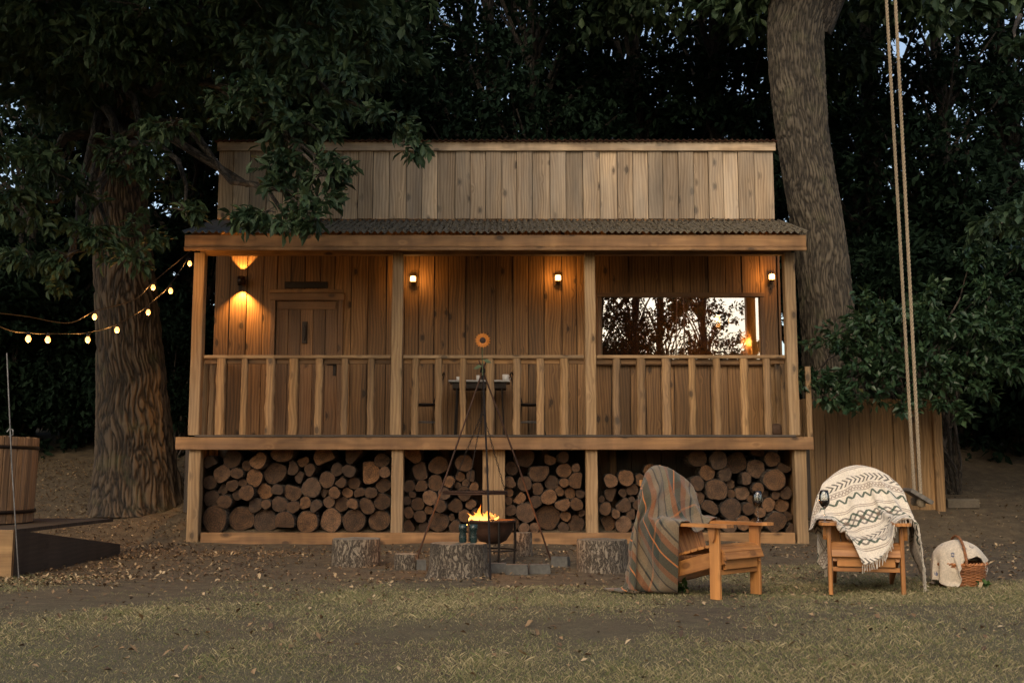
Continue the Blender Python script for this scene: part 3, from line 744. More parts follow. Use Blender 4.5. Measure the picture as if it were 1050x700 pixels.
b4 = [(600+a/5.833, 445+b_/5.833, r/5.833) for a, b_, r in [(135,565,48),(225,565,45),(300,590,30),(120,475,37),(185,505,26),(275,503,33),(232,452,42),(235,395,24),(150,395,42),(300,440,27),(175,330,40),(230,295,45),(290,355,35),(325,300,33),(275,410,18),(95,410,20),(320,540,25),(390,240,36),(350,370,35),(370,450,40),(385,540,48),(450,580,40),(470,480,45),(430,390,45),(400,310,38),(520,560,42),(560,470,45),(500,400,38),(470,310,40)]]
b5 = [(710+a/5.831, 445+b_/5.833, r/5.833) for a, b_, r in [(40,160,52),(165,185,50),(100,250,45),(180,270,38),(140,350,62),(215,300,28),(280,200,60),(330,290,35),(295,335,42),(270,388,27),(350,440,35),(260,460,58),(350,375,25),(395,240,52),(400,185,42),(370,330,35),(490,295,62),(525,190,45),(580,225,38),(575,350,38),(495,378,25),(450,350,25),(485,445,40),(560,450,40),(490,545,60),(595,520,28),(590,573,28),(420,460,32),(300,565,42),(220,575,38),(390,560,42),(110,455,50),(30,400,40),(60,560,45),(140,560,45),(25,290,40),(20,480,36)]]
BAYS.append((613, 812.5, b4+b5))
YL = YF+.36
ORD = lambda k: {1: 'first', 2: 'second', 3: 'third'}.get(k) or f'{k}th'
def relax(c, x0, x1, zfl):
    c = [list(q) for q in c]
    for _ in range(60):
        for i in range(len(c)):
            for j in range(i+1, len(c)):
                dx, dz = c[j][0]-c[i][0], c[j][1]-c[i][1]; d = math.hypot(dx, dz) or 1e-4; m = (c[i][2]+c[j][2])*.93-d
                if m > 0:
                    dx, dz = dx/d*m*.5, dz/d*m*.5
                    c[i][0] -= dx; c[i][1] -= dz; c[j][0] += dx; c[j][1] += dz
        for q in c:
            q[0] = min(max(q[0], x0+q[2]), x1-q[2]); q[1] = max(q[1], zfl+q[2])
    return c
names = ['long left bay', 'bay left of the pale boards', 'bay right of the pale boards', 'right bay']
logid = 0
used_rows = {}
for bi, (x0, x1, pts) in enumerate(BAYS):
    wx0, wx1, zf = X(x0, 500, YL), X(x1, 500, YL), .13
    c = [(X(a, b_, YL), Z(b_, YL), r*YL/FPX*1.12) for a, b_, r in pts]
    c = relax(c, wx0, wx1, zf)
    # rows by height, then counted from the left
    order = sorted(range(len(c)), key=lambda i: c[i][1])
    row = {}; hgt = .165
    for i in order: row[i] = int((c[i][1]-zf)/hgt)
    nrow = max(row.values())
    for rw in range(nrow+1):
        ids = sorted([i for i in order if row[i] == rw], key=lambda i: c[i][0])
        for k, i in enumerate(ids):
            x, z, r = c[i]; logid += 1; n = 30; ph = random.random()*50
            el = random.uniform(.78, 1.0); rot = random.uniform(0, PI)
            chords = [(random.uniform(0, 2*PI), random.uniform(.35, .72)) for _ in range(random.choice((0, 0, 0, 0, 0, 1, 1)))]
            def rad(a, ph=ph, el=el, rot=rot):
                q = 1 + .17*noise.noise(Vector((math.cos(a)*1.1, math.sin(a)*1.1, ph))) + .04*noise.noise(Vector((math.cos(a)*4, math.sin(a)*4, ph)))
                v = r*q*(el+(1-el)*abs(math.cos(a-rot)))
                for (ca_, ch_) in chords:
                    k_ = math.cos(a-ca_)
                    if k_ > .05: v = min(v, r*ch_/k_)
                return v
            L = random.uniform(.38, .46); jit = random.uniform(-.1, .1)
            b = MB(); vs = []; gs = []; rn = random.random()
            for (yy, s_) in ((0, .955), (.012, 1.0), (L*.5, 1.02), (L, .98)):
                for j in range(n):
                    a = 2*PI*j/n; q = rad(a)*s_; vs.append((q*math.cos(a), yy, q*math.sin(a))); gs.append((q*math.cos(a), q*math.sin(a), yy))
            fs = [(q*n+j, q*n+(j+1) % n, (q+1)*n+(j+1) % n, (q+1)*n+j) for q in range(3) for j in range(n)]
            b.add(vs, fs, gs, rn, 0, True)
            cap = [(0, -.004, 0)]+[vs[j] for j in range(n)]
            cg = [(0, 0, logid*3.3)]+[(math.cos(2*PI*j/n)*.93, math.sin(2*PI*j/n)*.93, logid*3.3) for j in range(n)]
            b.add(cap, [(0, 1+j, 1+(j+1) % n) for j in range(n)], cg, rn, 1, False, False)
            b.add([vs[3*n+j] for j in range(n)], [tuple(reversed(range(n)))], cg[1:], rn, 1, False, False)
            size = 'thick' if r > .105 else 'thin' if r < .068 else 'medium'
            where = ('bottom row' if rw == 0 else 'top row' if rw == nrow else f'{ORD(rw+1)} row up')
            pos = f'{ORD(k+1)} from left' if k < len(ids)-1 or len(ids) == 1 else 'rightmost'
            lab = f'{size} log, {pos} in the {where}, {names[bi]}'
            lab = lab.replace('the bay just', 'bay just').replace(' of the wood store', '').replace(' in the wood store', '')
            o = b.build('firewood_log', [M['bark_dark'], M['end']], label=lab, cat='log', group='cut logs stacked in the wood store')
            o.location = (x, YL-.02+jit, z); o.rotation_euler = (random.uniform(-.03, .03), 0, random.uniform(-.06, .06))
print('logs', logid)

# ------------------------------------------------------------------ board fence, right
fx0, fx1, fyY = X(800, 480, 15.1), X(966, 480, 15.1), 15.1
fence = thing('board_fence', 'warm brown vertical board fence standing between the cabin and the dark wood', 'fence', ((fx0+fx1)/2, fyY, ground_z(5, fyY)), kind='thing')
b = MB(); x = fx0; i = 0
ftop = Z(409, fyY)
while x < fx1-.13:
    w = .165*random.uniform(.9, 1.1)
    b.board((x+w/2, fyY+(.012 if i % 2 else 0), .1), (x+w/2, fyY+(.012 if i % 2 else 0), ftop+random.uniform(-.012, .012)), w-.005, .02, (0, 1, 0)); x += w; i += 1
b.build('boards', M['fence'], fence)
b = MB(); b.board((fx1-.06, fyY-.03, .1), (fx1-.06, fyY-.03, ftop+.03), .12, .1, (0, 1, 0), .008); b.build('post', M['fence'], fence)
b = MB()
for zz in (.6, 1.5): b.board((fx0, fyY+.05, zz), (fx1-.14, fyY+.05, zz), .05, .08, (0, 0, 1))
b.build('rails', M['fence'], fence); keep_parts(fence)
p = at(974, 533, 15.4)
b = MB(); b.box((-.22, -.16, -.04), (.22, .16, .1), 'x', ch=.02); o = b.build('stone_step', plain('brown_stone', (.09, .075, .055), .9, 0, 25, .4, .6), label='low brown stone step at the foot of the fence end post', cat='step', kind='thing'); o.location = (p.x+.1, 15.3, ground_z(p.x, 15.3))

# ------------------------------------------------------------------ trees
def trunk_mesh(path, rad, name, parent, mat, nseg=220, nrad=120, disp=.035, vs_=.9, flare=0, seed=0, smooth=True, fr=9.5, fr2=2.6):
    """path world points, radii; bark ridges are real displacement"""
    path = [Vector(p) for p in path]; m = len(path)
    cum = [0]
    for a, c in zip(path[:-1], path[1:]): cum.append(cum[-1]+(c-a).length)
    def cr(t):
        i = min(int(t), m-2); f = t-i
        P = [path[max(i-1, 0)], path[i], path[i+1], path[min(i+2, m-1)]]
        a = .5*((-P[0]+3*P[1]-3*P[2]+P[3])*f**3+(2*P[0]-5*P[1]+4*P[2]-P[3])*f**2+(-P[0]+P[2])*f+2*P[1])
        return a, rad[i]*(1-f)+rad[i+1]*f, cum[i]*(1-f)+cum[i+1]*f
    V = []; G = []; RD = []
    for s in range(nseg+1):
        c, r, L = cr((m-1)*s/nseg)
        for j in range(nrad):
            a = 2*PI*j/nrad; ca, sa = math.cos(a), math.sin(a)
            q = Vector((ca*r, sa*r, L))
            lob = 1 + .07*noise.noise(Vector((ca*1.2, sa*1.2, L*.35+seed))) + .05*noise.noise(Vector((ca*2.6, sa*2.6, L*.5+seed)))
            root = flare*math.exp(-L*2.2)*(.55+.6*max(0, noise.noise(Vector((ca*2.2, sa*2.2, seed+4)))*2))
            w = noise.noise_vector(q*2.2)*.07
            qq = Vector((q.x, q.y, q.z*.27))+Vector((w.x, w.y, w.z*.2))
            qq.z *= .5; nn = abs(noise.noise(qq*fr)+.3*noise.noise(qq*fr*2.3))
            rg1 = min(1, nn*fr2); RD.append(rg1); rr = r*lob*(1+root) + disp*rg1 + .007*noise.noise(q*18)
            V.append((c.x+ca*rr, c.y+sa*rr, c.z)); G.append((ca*r, sa*r, L))
    F = np.array([(s*nrad+j, s*nrad+(j+1) % nrad, (s+1)*nrad+(j+1) % nrad, (s+1)*nrad+j) for s in range(nseg) for j in range(nrad)])
    o = np_mesh(name, np.array(V), F, mat, parent=parent, smooth=smooth)
    g = o.data.attributes.new('gc', 'FLOAT_VECTOR', 'POINT'); g.data.foreach_set('vector', np.array(G, np.float32).ravel())
    ra = o.data.attributes.new('ridge', 'FLOAT', 'POINT'); ra.data.foreach_set('value', RD)
    return o
def limb(mb, a, c, r0, r1, seg=7, wob=.25, seed=0):
    a, c = Vector(a), Vector(c); L = (c-a).length; pts = []; rs = []
    for k in range(seg+1):
        f = k/seg; w = noise.noise_vector(Vector((seed*3.1, f*2.2, 5)))*wob*L*.35*math.sin(PI*f)
        pts.append(a.lerp(c, f)+w+Vector((0, 0, L*.06*math.sin(PI*f)))); rs.append(r0*(1-f)+r1*f)
    mb.tube(pts, rs, 8)
    return pts
def root_tree(name, label, cat, x, y, group=None, kind=None):
    return thing(name, label, cat, (x, y, ground_z(x, y)), group=group, kind=kind)

# left oak, in front of the wood, its low boughs reaching over the porch
YT = 15.3
lt = root_tree('oak_tree', 'big oak left of the cabin with furrowed trunk and low leafy boughs over the porch', 'tree', X(140, 500, YT), YT)
P = [at(142, 528, YT), at(139, 470, YT), at(136, 400, YT), at(131, 320, YT), at(125, 240, YT), at(120, 160, YT), at(116, 80, YT), at(114, -20, YT), at(112, -120, YT+.2), at(110, -260, YT+.4)]
wd = [86, 70, 64, 60, 54, 50, 46, 44, 40, 32]
trunk_mesh(P, [w/2*YT/FPX for w in wd], 'trunk', lt, M['bark_left'], 700, 330, .034, flare=.25, seed=2, fr=21, fr2=2.2)
lb = MB()
# boughs toward the camera: (px,py,Y,r in px)
near = [(232, 40, 11.2, 58), (300, 60, 10.8, 52), (180, 70, 11.5, 55), (110, 40, 11.0, 60), (40, 28, 11.0, 48), (350, 85, 10.6, 36), (395, 120, 10.4, 30), (420, 148, 10.3, 17), (260, 105, 10.6, 48), (310, 125, 10.5, 42),
        (335, 170, 10.3, 26), (296, 172, 10.5, 30), (292, 150, 10.8, 26), (325, 205, 10.2, 24), (335, 180, 10.2, 20), (272, 218, 10.5, 28), (300, 232, 10.4, 24), (245, 228, 10.7, 22), (190, 215, 11.2, 24), (285, 195, 10.5, 26), (322, 225, 10.2, 18),
        (135, 165, 11.5, 36), (95, 60, 12.5, 30), (45, 172, 11.5, 36), (20, 210, 11.5, 40), (70, 190, 12, 28), (172, 182, 12, 26), (178, 128, 11, 26),
        (105, 255, 12, 26), (135, 262, 11.6, 22), (70, 262, 12, 24), (150, 238, 12.2, 24), (90, 235, 12, 24), (30, 260, 12, 26), (60, 290, 12.2, 12),
        (0, 160, 11, 28), (380, 40, 11.2, 40), (150, 10, 10.5, 45), (60, 0, 10.5, 45), (260, 0, 10.5, 45), (330, 10, 10.8, 45)]
cl = []
hub = {0: at(118, 60, YT), 1: at(120, 150, YT), 2: at(122, 10, YT)}
for i, (px, py, Y, r) in enumerate(near):
    c = at(px, py, Y); cl.append((c.x, c.y, c.z, r*Y/FPX))
    h = hub[2] if py < 90 else hub[0] if py < 190 else hub[1]
    if i % 2 == 0: limb(lb, h+Vector((0, -.2, random.uniform(-.2, .4))), c, .085, .015, 9, .5, i)
    for k in range(5):
        e = c+Vector((random.uniform(-1, 1), random.uniform(-1, 1), random.uniform(-.5, .4)))*r*Y/FPX*.8; limb(lb, c, e, .014, .004, 4, .3, i*9+k)
lb.build('boughs', M['bark_dark'], lt)
Pp, Dd = clump_points(cl, 74, 21, .5)
parts = [leaves(Pp, Dd, .125, LEAFN, 6, (.5, 1.35), .34, 31)]
# higher crown, above and behind, out of the bright sky
cl2 = []
rg = np.random.default_rng(8)
for k in range(46):
    a = rg.uniform(0, 2*PI); q = rg.uniform(.8, 4.4)
    cl2.append((P[0].x+math.cos(a)*q, YT+math.sin(a)*q*.9, rg.uniform(6.0, 11.5), rg.uniform(.8, 1.3)))
Pp, Dd = clump_points(cl2, 34, 22, .7)
parts.append(leaves(Pp, Dd, .19, LEAF8, 5, (.5, 1.35), .28, 32))
cl3 = [(rg.uniform(-9, -1.2), rg.uniform(6.5, 13.5), rg.uniform(6.3, 8.5), rg.uniform(.8, 1.3)) for k in range(52)]  # out-of-frame clumps added overhead to shade the left side and its ground
Pp, Dd = clump_points(cl3, 26, 23, .6); parts.append(leaves(Pp, Dd, .19, LEAF8, 5, (.5, 1.35), .28, 33))
V, F, rr = join_np(parts); np_mesh('crown', V, F, M['oakleaf'], rr, lt, smooth=False); print('oak leaves', len(F))
keep_parts(lt)

# right oak behind the porch end
YR = 16.6
rt = root_tree('oak_tree', 'tall leaning oak trunk rising behind the right end of the porch', 'tree', X(862, 480, YR), YR)
P = [at(860, 500, YR), at(858, 430, YR), at(850, 350, YR), at(843, 270, YR), at(834, 210, YR), at(824, 150, YR), at(818, 90, YR), at(816, 40, YR), at(820, -10, YR), at(826, -80, YR), at(828, -200, YR)]
wd = [76, 64, 54, 51, 51, 52, 56, 57, 61, 56, 44]
trunk_mesh(P, [w/2*YR/FPX for w in wd], 'trunk', rt, M['bark_right'], 700, 300, .02, flare=.3, seed=7, fr=28, fr2=2.0)
lb = MB()
limb(lb, at(836, 30, YR), at(880, -60, YR-.6), .28, .2, 8, .2, 3)
a0 = at(840, -30, YR); swx, swy = X(940, 490, 8.9), 8.9
lp_ = [a0, Vector((4.6, 14.5, 9.3)), Vector((4.2, 12.2, 9.4)), Vector((3.8, 10.4, 9.2)), Vector((swx+.02, 9.0, 8.9)), Vector((swx-.1, 7.2, 8.9))]
lb.tube(lp_, [.26, .2, .17, .14, .12, .07], 12)
cl = []
for i, (px, py, Y, r) in enumerate([(1035, 232, 9.5, 30), (1060, 210, 9.5, 34), (1010, 240, 10, 14), (1010, -10, 7.6, 34), (1050, 0, 7.6, 30), (985, -18, 7.8, 22), (1040, 50, 11, 14), (1000, 6, 7.6, 10)]):
    c = at(px, py, Y); cl.append((c.x, c.y, c.z, r*Y/FPX))
    limb(lb, Vector((5.6, Y+.3, c.z+.5)), c, .03, .006, 6, .4, i+50)
limb(lb, Vector((4.0, 10.9, 9.2)), Vector((5.6, 9.8, 4.0)), .08, .03, 9, .3, 71); limb(lb, Vector((3.9, 9.6, 9)), Vector((5.2, 7.9, 5.2)), .07, .03, 9, .3, 72)
lb.build('boughs', M['bark_dark'], rt)
Pp, Dd = clump_points(cl, 75, 41, .5)
parts = [leaves(Pp, Dd, .11, LEAF8, 6, (.5, 1.35), .3, 42)]
cl2 = []
for k in range(34):
    a = rg.uniform(0, 2*PI); q = rg.uniform(.5, 3.8)
    cl2.append((4.9+math.cos(a)*q, YR+1.2+math.sin(a)*q*.8, rg.uniform(8.2, 13), rg.uniform(.8, 1.3)))
Pp, Dd = clump_points(cl2, 30, 43, .7); parts.append(leaves(Pp, Dd, .2, LEAF8, 5, (.5, 1.35), .28, 44))
V, F, rr = join_np(parts); np_mesh('crown', V, F, M['oakleaf'], rr, rt, smooth=False); print('right oak', len(F))
keep_parts(rt)

# laurel over the fence
cl = []
lau = root_tree('laurel_bush', 'glossy dark laurel bush leaning over the top of the board fence', 'bush', 6.6, 16.0)
lb = MB(); base = Vector((6.3, 15.9, ground_z(6.3, 15.9)))
for i, (px, py, Y, r) in enumerate([(835, 385, 14.2, 24), (822, 392, 14.1, 14), (860, 350, 14.2, 30), (880, 385, 14.2, 30), (905, 330, 14.3, 34), (930, 375, 14.2, 34), (960, 330, 14.3, 36), (985, 380, 14.2, 30), (1010, 340, 14.3, 36), (1045, 370, 14.3, 34), (960, 395, 14.1, 22), (900, 405, 14.1, 16), (855, 405, 14.1, 12),
                                    (1000, 400, 14.2, 18), (1050, 320, 14.5, 36), (1085, 360, 14.5, 36), (940, 300, 14.6, 24), (1010, 300, 14.6, 26), (880, 310, 14.7, 22), (1090, 400, 14.6, 30), (970, 412, 14.0, 12), (840, 412, 14.1, 14), (872, 418, 14.1, 11), (925, 414, 14.1, 12), (985, 420, 14.1, 12), (890, 360, 14.1, 26), (950, 370, 14.1, 26), (940, 404, 14.0, 14), (1060, 260, 15, 34), (1000, 262, 15.2, 24)]):
    c = at(px, py, Y); cl.append((c.x, c.y, c.z, r*Y/FPX)); mid_ = Vector((.45*c.x+3.3, 15.75, 2.3+.2*(i % 3))); limb(lb, base+Vector((random.uniform(-.3, .3), 0, -.1)), mid_, .035, .022, 5, .3, i+90); limb(lb, mid_, c, .02, .006, 6, .4, i+190)
lb.build('stems', M['bark_dark'], lau)
Pp, Dd = clump_points(cl, 92, 51, .6); V, F, rr = leaves(Pp, Dd, .115, LEAF6, 6, (.4, 1.3), .2, 52)
np_mesh('foliage', V, F, M['laurel'], rr, lau, smooth=False); keep_parts(lau); print('laurel', len(F))

# the wood behind: a few crowns, copied
def wood_tree(seed, H, Rr, leaf, dens, low=.18):
    rg = np.random.default_rng(seed); root = thing('woodland_tree', 'x', 'tree')
    lb = MB(); th = [Vector((noise.noise(Vector((seed, k*.5, 0)))*.5, noise.noise(Vector((seed, k*.5, 9)))*.5, H*.95*k/7-.3)) for k in range(8)]
    tk = MB(); tk.tube(th, [.27*(1-k/9) for k in range(8)], 12); tk.build('trunk', M['woodbark'], root)
    cl = []
    for k in range(44):
        f = rg.uniform(low, 1); a = rg.uniform(0, 2*PI); q = Rr*(1.0-.55*f**2)*rg.uniform(.25, 1.0)
        c = Vector((math.cos(a)*q, math.sin(a)*q, H*f)); r = rg.uniform(.7, 1.25); cl.append((c.x, c.y, c.z, r))
        j = min(6, int(max(0, f-.08)*7)); limb(lb, th[j], c, .06, .015, 5, .3, seed*50+k)
    lb.build('boughs', M['woodbark'], root)
    Pp, Dd = clump_points(cl, dens, seed, .65); V, F, r = leaves(Pp, Dd, leaf, LEAF4, 5, (.4, 1.4), .25, seed+1)
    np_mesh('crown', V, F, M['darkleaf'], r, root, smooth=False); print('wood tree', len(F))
    return root
protos = [wood_tree(101, 13, 2.9, .19, 11), wood_tree(102, 15, 3.1, .20, 10.5), wood_tree(103, 11, 2.6, .18, 12.5)]
spots = []
def wt(px, Y, k, s, lab): spots.append((X(px, 350, Y), Y, k, s, lab))
wt(28, 19.5, 2, .95, 'wood tree at the far left edge, left of the big oak trunk'); wt(95, 22.5, 0, 1, 'wood tree just behind the left oak trunk')
wt(190, 20.5, 1, .9, 'wood tree in the gap between the left oak trunk and the cabin'); wt(265, 23.5, 0, 1.05, 'wood tree behind the left end of the cabin roof')
wt(345, 21.5, 2, 1.1, 'wood tree behind the cabin roof, left of its middle'); wt(430, 24, 1, 1, 'wood tree farther back left of the middle of the cabin roof')
wt(505, 21.5, 0, 1, 'wood tree behind the middle of the cabin roof'); wt(585, 24, 1, 1.05, 'wood tree farther back right of the middle of the cabin roof')
wt(655, 21.5, 2, 1.1, 'wood tree behind the right half of the cabin roof'); wt(728, 24, 0, 1.1, 'wood tree behind the right end of the cabin roof, left of the right oak')
wt(900, 22.0, 1, .9, 'wood tree right of the leaning oak and left of the swing ropes'); wt(980, 20.5, 0, .9, 'wood tree right of the swing ropes')
wt(1040, 21.5, 2, 1.2, 'wood tree at the right edge of the clearing'); 
wt(390, 27, 2, 1.3, 'farthest wood tree left of the middle of the cabin roof'); wt(620, 27, 0, 1.15, 'farthest wood tree right of the middle of the cabin roof'); wt(740, 20.5, 2, 1.0, 'wood tree close behind the right end of the cabin roof'); wt(470, 27, 1, 1.15, 'farthest wood tree behind the sunflower side of the cabin roof'); wt(545, 19.8, 2, .95, 'wood tree close behind the middle of the cabin roof'); spots.append((9.0, 13.2, 2, .9, 'nearer wood tree added just beyond the right edge to shade that side')); wt(900, 27, 0, 1.1, 'farthest wood tree behind the swing ropes'); wt(830, 27, 2, 1.25, 'farthest wood tree behind the leaning oak')  # the nearer tree past the right edge is added to shade that side
fst = [True]*3
for i, (x, y, k, s, lab) in enumerate(spots):
    if fst[k]: o = protos[k]; fst[k] = False
    else: o = copy_tree(protos[k])
    o.location = (x, y, ground_z(x, y)); o.rotation_euler.z = i*2.4; o.scale = (s, s, s); tag(o, lab, 'tree', 'dark trees of the wood behind the cabin')
# understorey shrubs closing the view below the crowns
sh = thing('understorey_shrub', 'x', 'shrub')
cl = [(rg.uniform(-1.1, 1.1), rg.uniform(-.7, .7), rg.uniform(.2, 2.7), rg.uniform(.5, .75)) for _ in range(22)]
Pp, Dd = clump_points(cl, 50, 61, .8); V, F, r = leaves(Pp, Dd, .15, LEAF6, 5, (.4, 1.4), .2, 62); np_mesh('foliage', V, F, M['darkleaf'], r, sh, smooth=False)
lb = MB()
for i, c in enumerate(cl): limb(lb, (0, 0, -.1), c[:3], .03, .008, 5, .3, i+300)
lb.build('stems', M['bark_dark'], sh)
SH = [(15, 18.2, 1, 'dark shrub behind the wooden tub'), (70, 18.6, .9, 'dark shrub left of the left oak trunk'), (182, 18.0, .8, 'dark shrub between the left oak trunk and the cabin'), (130, 20, 1.2, 'tall dark shrub behind the left oak trunk'),
      (-40, 17.5, 1.1, 'dark shrub beyond the left edge'), (985, 18.6, 1.1, 'dark shrub right of the board fence end'), (1040, 18.0, 1.2, 'dark shrub at the right edge below the laurel'), (905, 19.0, 1.1, 'dark shrub behind the board fence'), (1090, 17.5, 1.2, 'dark shrub beyond the right edge'),
      (950, 20.5, 1.4, 'tall dark shrub behind the laurel'), (1015, 20.5, 1.5, 'tall dark shrub farthest right'), (215, 21, 1.4, 'tall dark shrub behind the left cabin corner'), (30, 21, 1.5, 'tall dark shrub farthest left')]
for i, (px, Y, s, lab) in enumerate(SH):
    o = sh if i == 0 else copy_tree(sh)
    x = X(px, 420, Y); o.location = (x, Y, ground_z(x, Y)); o.rotation_euler.z = i*1.7; o.scale = (s, s, s); tag(o, lab, 'shrub', 'dark shrubs under the trees')
# far wood: one mass
n = 26; cl = []
for k in range(44): cl.append((rg.uniform(-24, 24), rg.uniform(31, 38), 1+12*rg.random()**2.8, rg.uniform(1.3, 2.2)))
for k in range(95): a = rg.uniform(-1.25, 1.25); w_ = 32*math.sin(a); cl.append((w_, -6-22*math.cos(a), .5+(3.5 if -2 < w_ < 16 else 13.5)*rg.random(), rg.uniform(1.2, 2.4)))  # arc behind the camera, added to block low sky light from the front
Pp, Dd = clump_points(cl, 8, 71, .8); V, F, r = leaves(Pp, Dd, .42, LEAF4, 5, (.4, 1.4), .2, 72)
np_mesh('distant_wood', V, F, M['darkleaf'], r, smooth=False, label='dark mass of far-off wood all round the clearing', kind='stuff')
# tall trees at the back of the camera, seen only as mirror images in the window
fst = [copy_tree(protos[k]) for k in (0, 2, 1, 2, 0)]
MLAB = ['leftmost near tree mirrored in the cabin window', 'middle near tree mirrored in the cabin window', 'rightmost near tree mirrored in the cabin window', 'left farther tree mirrored in the cabin window', 'right farther tree mirrored in the cabin window']
for i, (x, y, s) in enumerate(((2.6, -14, .8), (5.2, -15, .95), (8.0, -14.5, .9), (3.9, -18, 1.0), (6.8, -19, 1.05))):
    o = fst[i]; o.location = (x, y, 0); o.scale = (s, s, s); o.rotation_euler.z = i; tag(o, MLAB[i], 'tree', 'trees mirrored in the window')

# ------------------------------------------------------------------ adirondack chairs
def make_chair(label, loc, rz):
    t = thing('garden_chair', label, 'chair', loc, rz, group='slatted wooden garden chairs')
    m = M['chair']; leg = None
    for s in (-1, 1):
        b = MB(); b.board((s*.278, .055, 0), (s*.278, .055, .532), .034, .092, (0, 1, 0), .006); b.build('leg', m, t)
        b = MB()
        prof = [(-.06, .0), (-.078, .035), (-.082, .09), (-.078, .62), (-.06, .78), (.02, .80), (.045, .70), (.062, .1), (.055, .035), (.035, .0)]
        ys = [(s*(.295)+a*s*-1*(-1), y-.09) for a, y in prof]
        vs = [(x, y, .533) for x, y in ys]+[(x, y, .556) for x, y in ys]; n = len(prof)
        b.add(vs, [tuple(range(n)), tuple(reversed(range(n, 2*n)))]+[(i, n+i, n+(i+1) % n, (i+1) % n) for i in range(n)], [(v[0], v[2], v[1]) for v in vs], None)
        b.build('armrest', m, t)
        b = MB()   # bracket under the arm, on the outer face of the leg
        vs = []
        for x in (s*.297, s*.325): vs += [(x, .02, .532), (x, .09, .532), (x, .075, .45), (x, .045, .42), (x, .03, .45)]
        b.add(vs, [tuple(range(5)), tuple(reversed(range(5, 10)))]+[(i, 5+i, 5+(i+1) % 5, (i+1) % 5) for i in range(5)], [(v[0], v[1], v[2]) for v in vs])
        b.build('arm_bracket', m, t)
        b = MB(); b.board((s*.238, .0, .315), (s*.238, .93, .058), .03, .115, (0, .27, 1), .006); b.build('side_rail', m, t)
    b = MB(); b.board((-.222, .012, .262), (.222, .012, .262), .024, .09, (0, 0, 1), .004); b.build('apron', m, t)
    b = MB(); b.board((-.255, .035, .195), (.255, .035, .195), .022, .035, (0, 0, 1), .003); b.build('stretcher', m, t)
    seat = [(-.018, .318, 70), (.008, .362, 40), (.06, .388, 8), (.128, .385, -10), (.195, .370, -14), (.262, .352, -15), (.33, .333, -15), (.398, .314, -15)]
    for (y, z, a) in seat:
        b = MB(); up = (0, -math.sin(R(a)), math.cos(R(a))); b.board((-.262, y, z), (.262, y, z), .058, .02, up, .006); b.build('seat_slat', m, t)
    for k in range(-3, 4):
        top = .985-.016*k*k; b = MB(); x0, x1 = k*.064, k*.094
        y0, z0, y1 = .45, .20, .45+(top-.2)*.42
        p0, p1 = Vector((x0, y0, z0)), Vector((x1, y1, top)); d = (p1-p0).normalized(); w = .083; th = .018
        s_ = d.cross(Vector((0, -1, .4))).normalized(); nrm = s_.cross(d)
        pr = []
        for q in (p0-s_*.03, p0+s_*.03, p0.lerp(p1, .9)+s_*w/2, p1+s_*w*.36+d*.0, p1+d*.022, p1-s_*w*.36, p0.lerp(p1, .9)-s_*w/2): pr.append(q)
        n = len(pr); vs = [p-nrm*th/2 for p in pr]+[p+nrm*th/2 for p in pr]
        gs = [((v-p0).dot(s_), (v-p0).dot(nrm), (v-p0).dot(d)) for v in vs]
        b.add(vs, [tuple(reversed(range(n))), tuple(range(n, 2*n))]+[(i, (i+1) % n, n+(i+1) % n, n+i) for i in range(n)], gs); b.build('back_slat', m, t)
    b = MB(); b.board((-.33, .632, .515), (.33, .632, .515), .03, .035, (0, 0, 1), .004); b.board((-.24, .80, .86), (.24, .80, .86), .022, .05, (0, 0, 1), .004); b.board((-.22, .49, .22), (.22, .49, .22), .03, .07, (0, 0, 1), .004)
    b.build('back_brace', m, t, kind=None)
    return t
CH1 = (at(757, 606, 8.15).x, 8.0, 0.0); RZ1 = R(44)
CH2 = (at(887, 606, 8.1).x, 8.05, 0.0); RZ2 = R(-16); CHS = (.92, .95, .955)
CH1 = (CH1[0], CH1[1], ground_z(CH1[0], 8.0)); CH2 = (CH2[0], CH2[1], ground_z(CH2[0], 8.05))

for rz, (lab, loc) in ((RZ1, ('wooden garden chair under the tartan blanket', CH1)), (RZ2, ('wooden garden chair under the cream patterned throw', CH2))):
    make_chair(lab, loc, rz).scale = CHS

def cloth(name, data, n, mat, loc, rz, thick=.006, scale=None, sub=2, parent=None, **props):
    nx, ny = n; d = np.array(data, dtype=np.int64).reshape(ny+1, nx+1, 3)
    d[:, 0] = np.cumsum(d[:, 0], axis=0); co = np.cumsum(d, axis=1).reshape(-1, 3)/1000.0
    F = np.array([(j*(nx+1)+i, j*(nx+1)+i+1, (j+1)*(nx+1)+i+1, (j+1)*(nx+1)+i) for j in range(ny) for i in range(nx)])
    o = np_mesh(name, co, F, mat, parent=parent, **props)
    uv = o.data.uv_layers.new(name='UVMap'); vi = np.empty(len(F)*4, int); o.data.loops.foreach_get('vertex_index', vi)
    U = np.stack([(vi % (nx+1))/nx, (vi//(nx+1))/ny], 1); uv.data.foreach_set('uv', U.ravel().astype(np.float32))
    o.location = loc; o.rotation_euler = (0, 0, rz); o.scale = scale or CHS
    m = o.modifiers.new('s', 'SUBSURF'); m.levels = sub; m.render_levels = sub
    m = o.modifiers.new('t', 'SOLIDIFY'); m.thickness = thick; m.offset = 0
    return o

CLOTH = {}
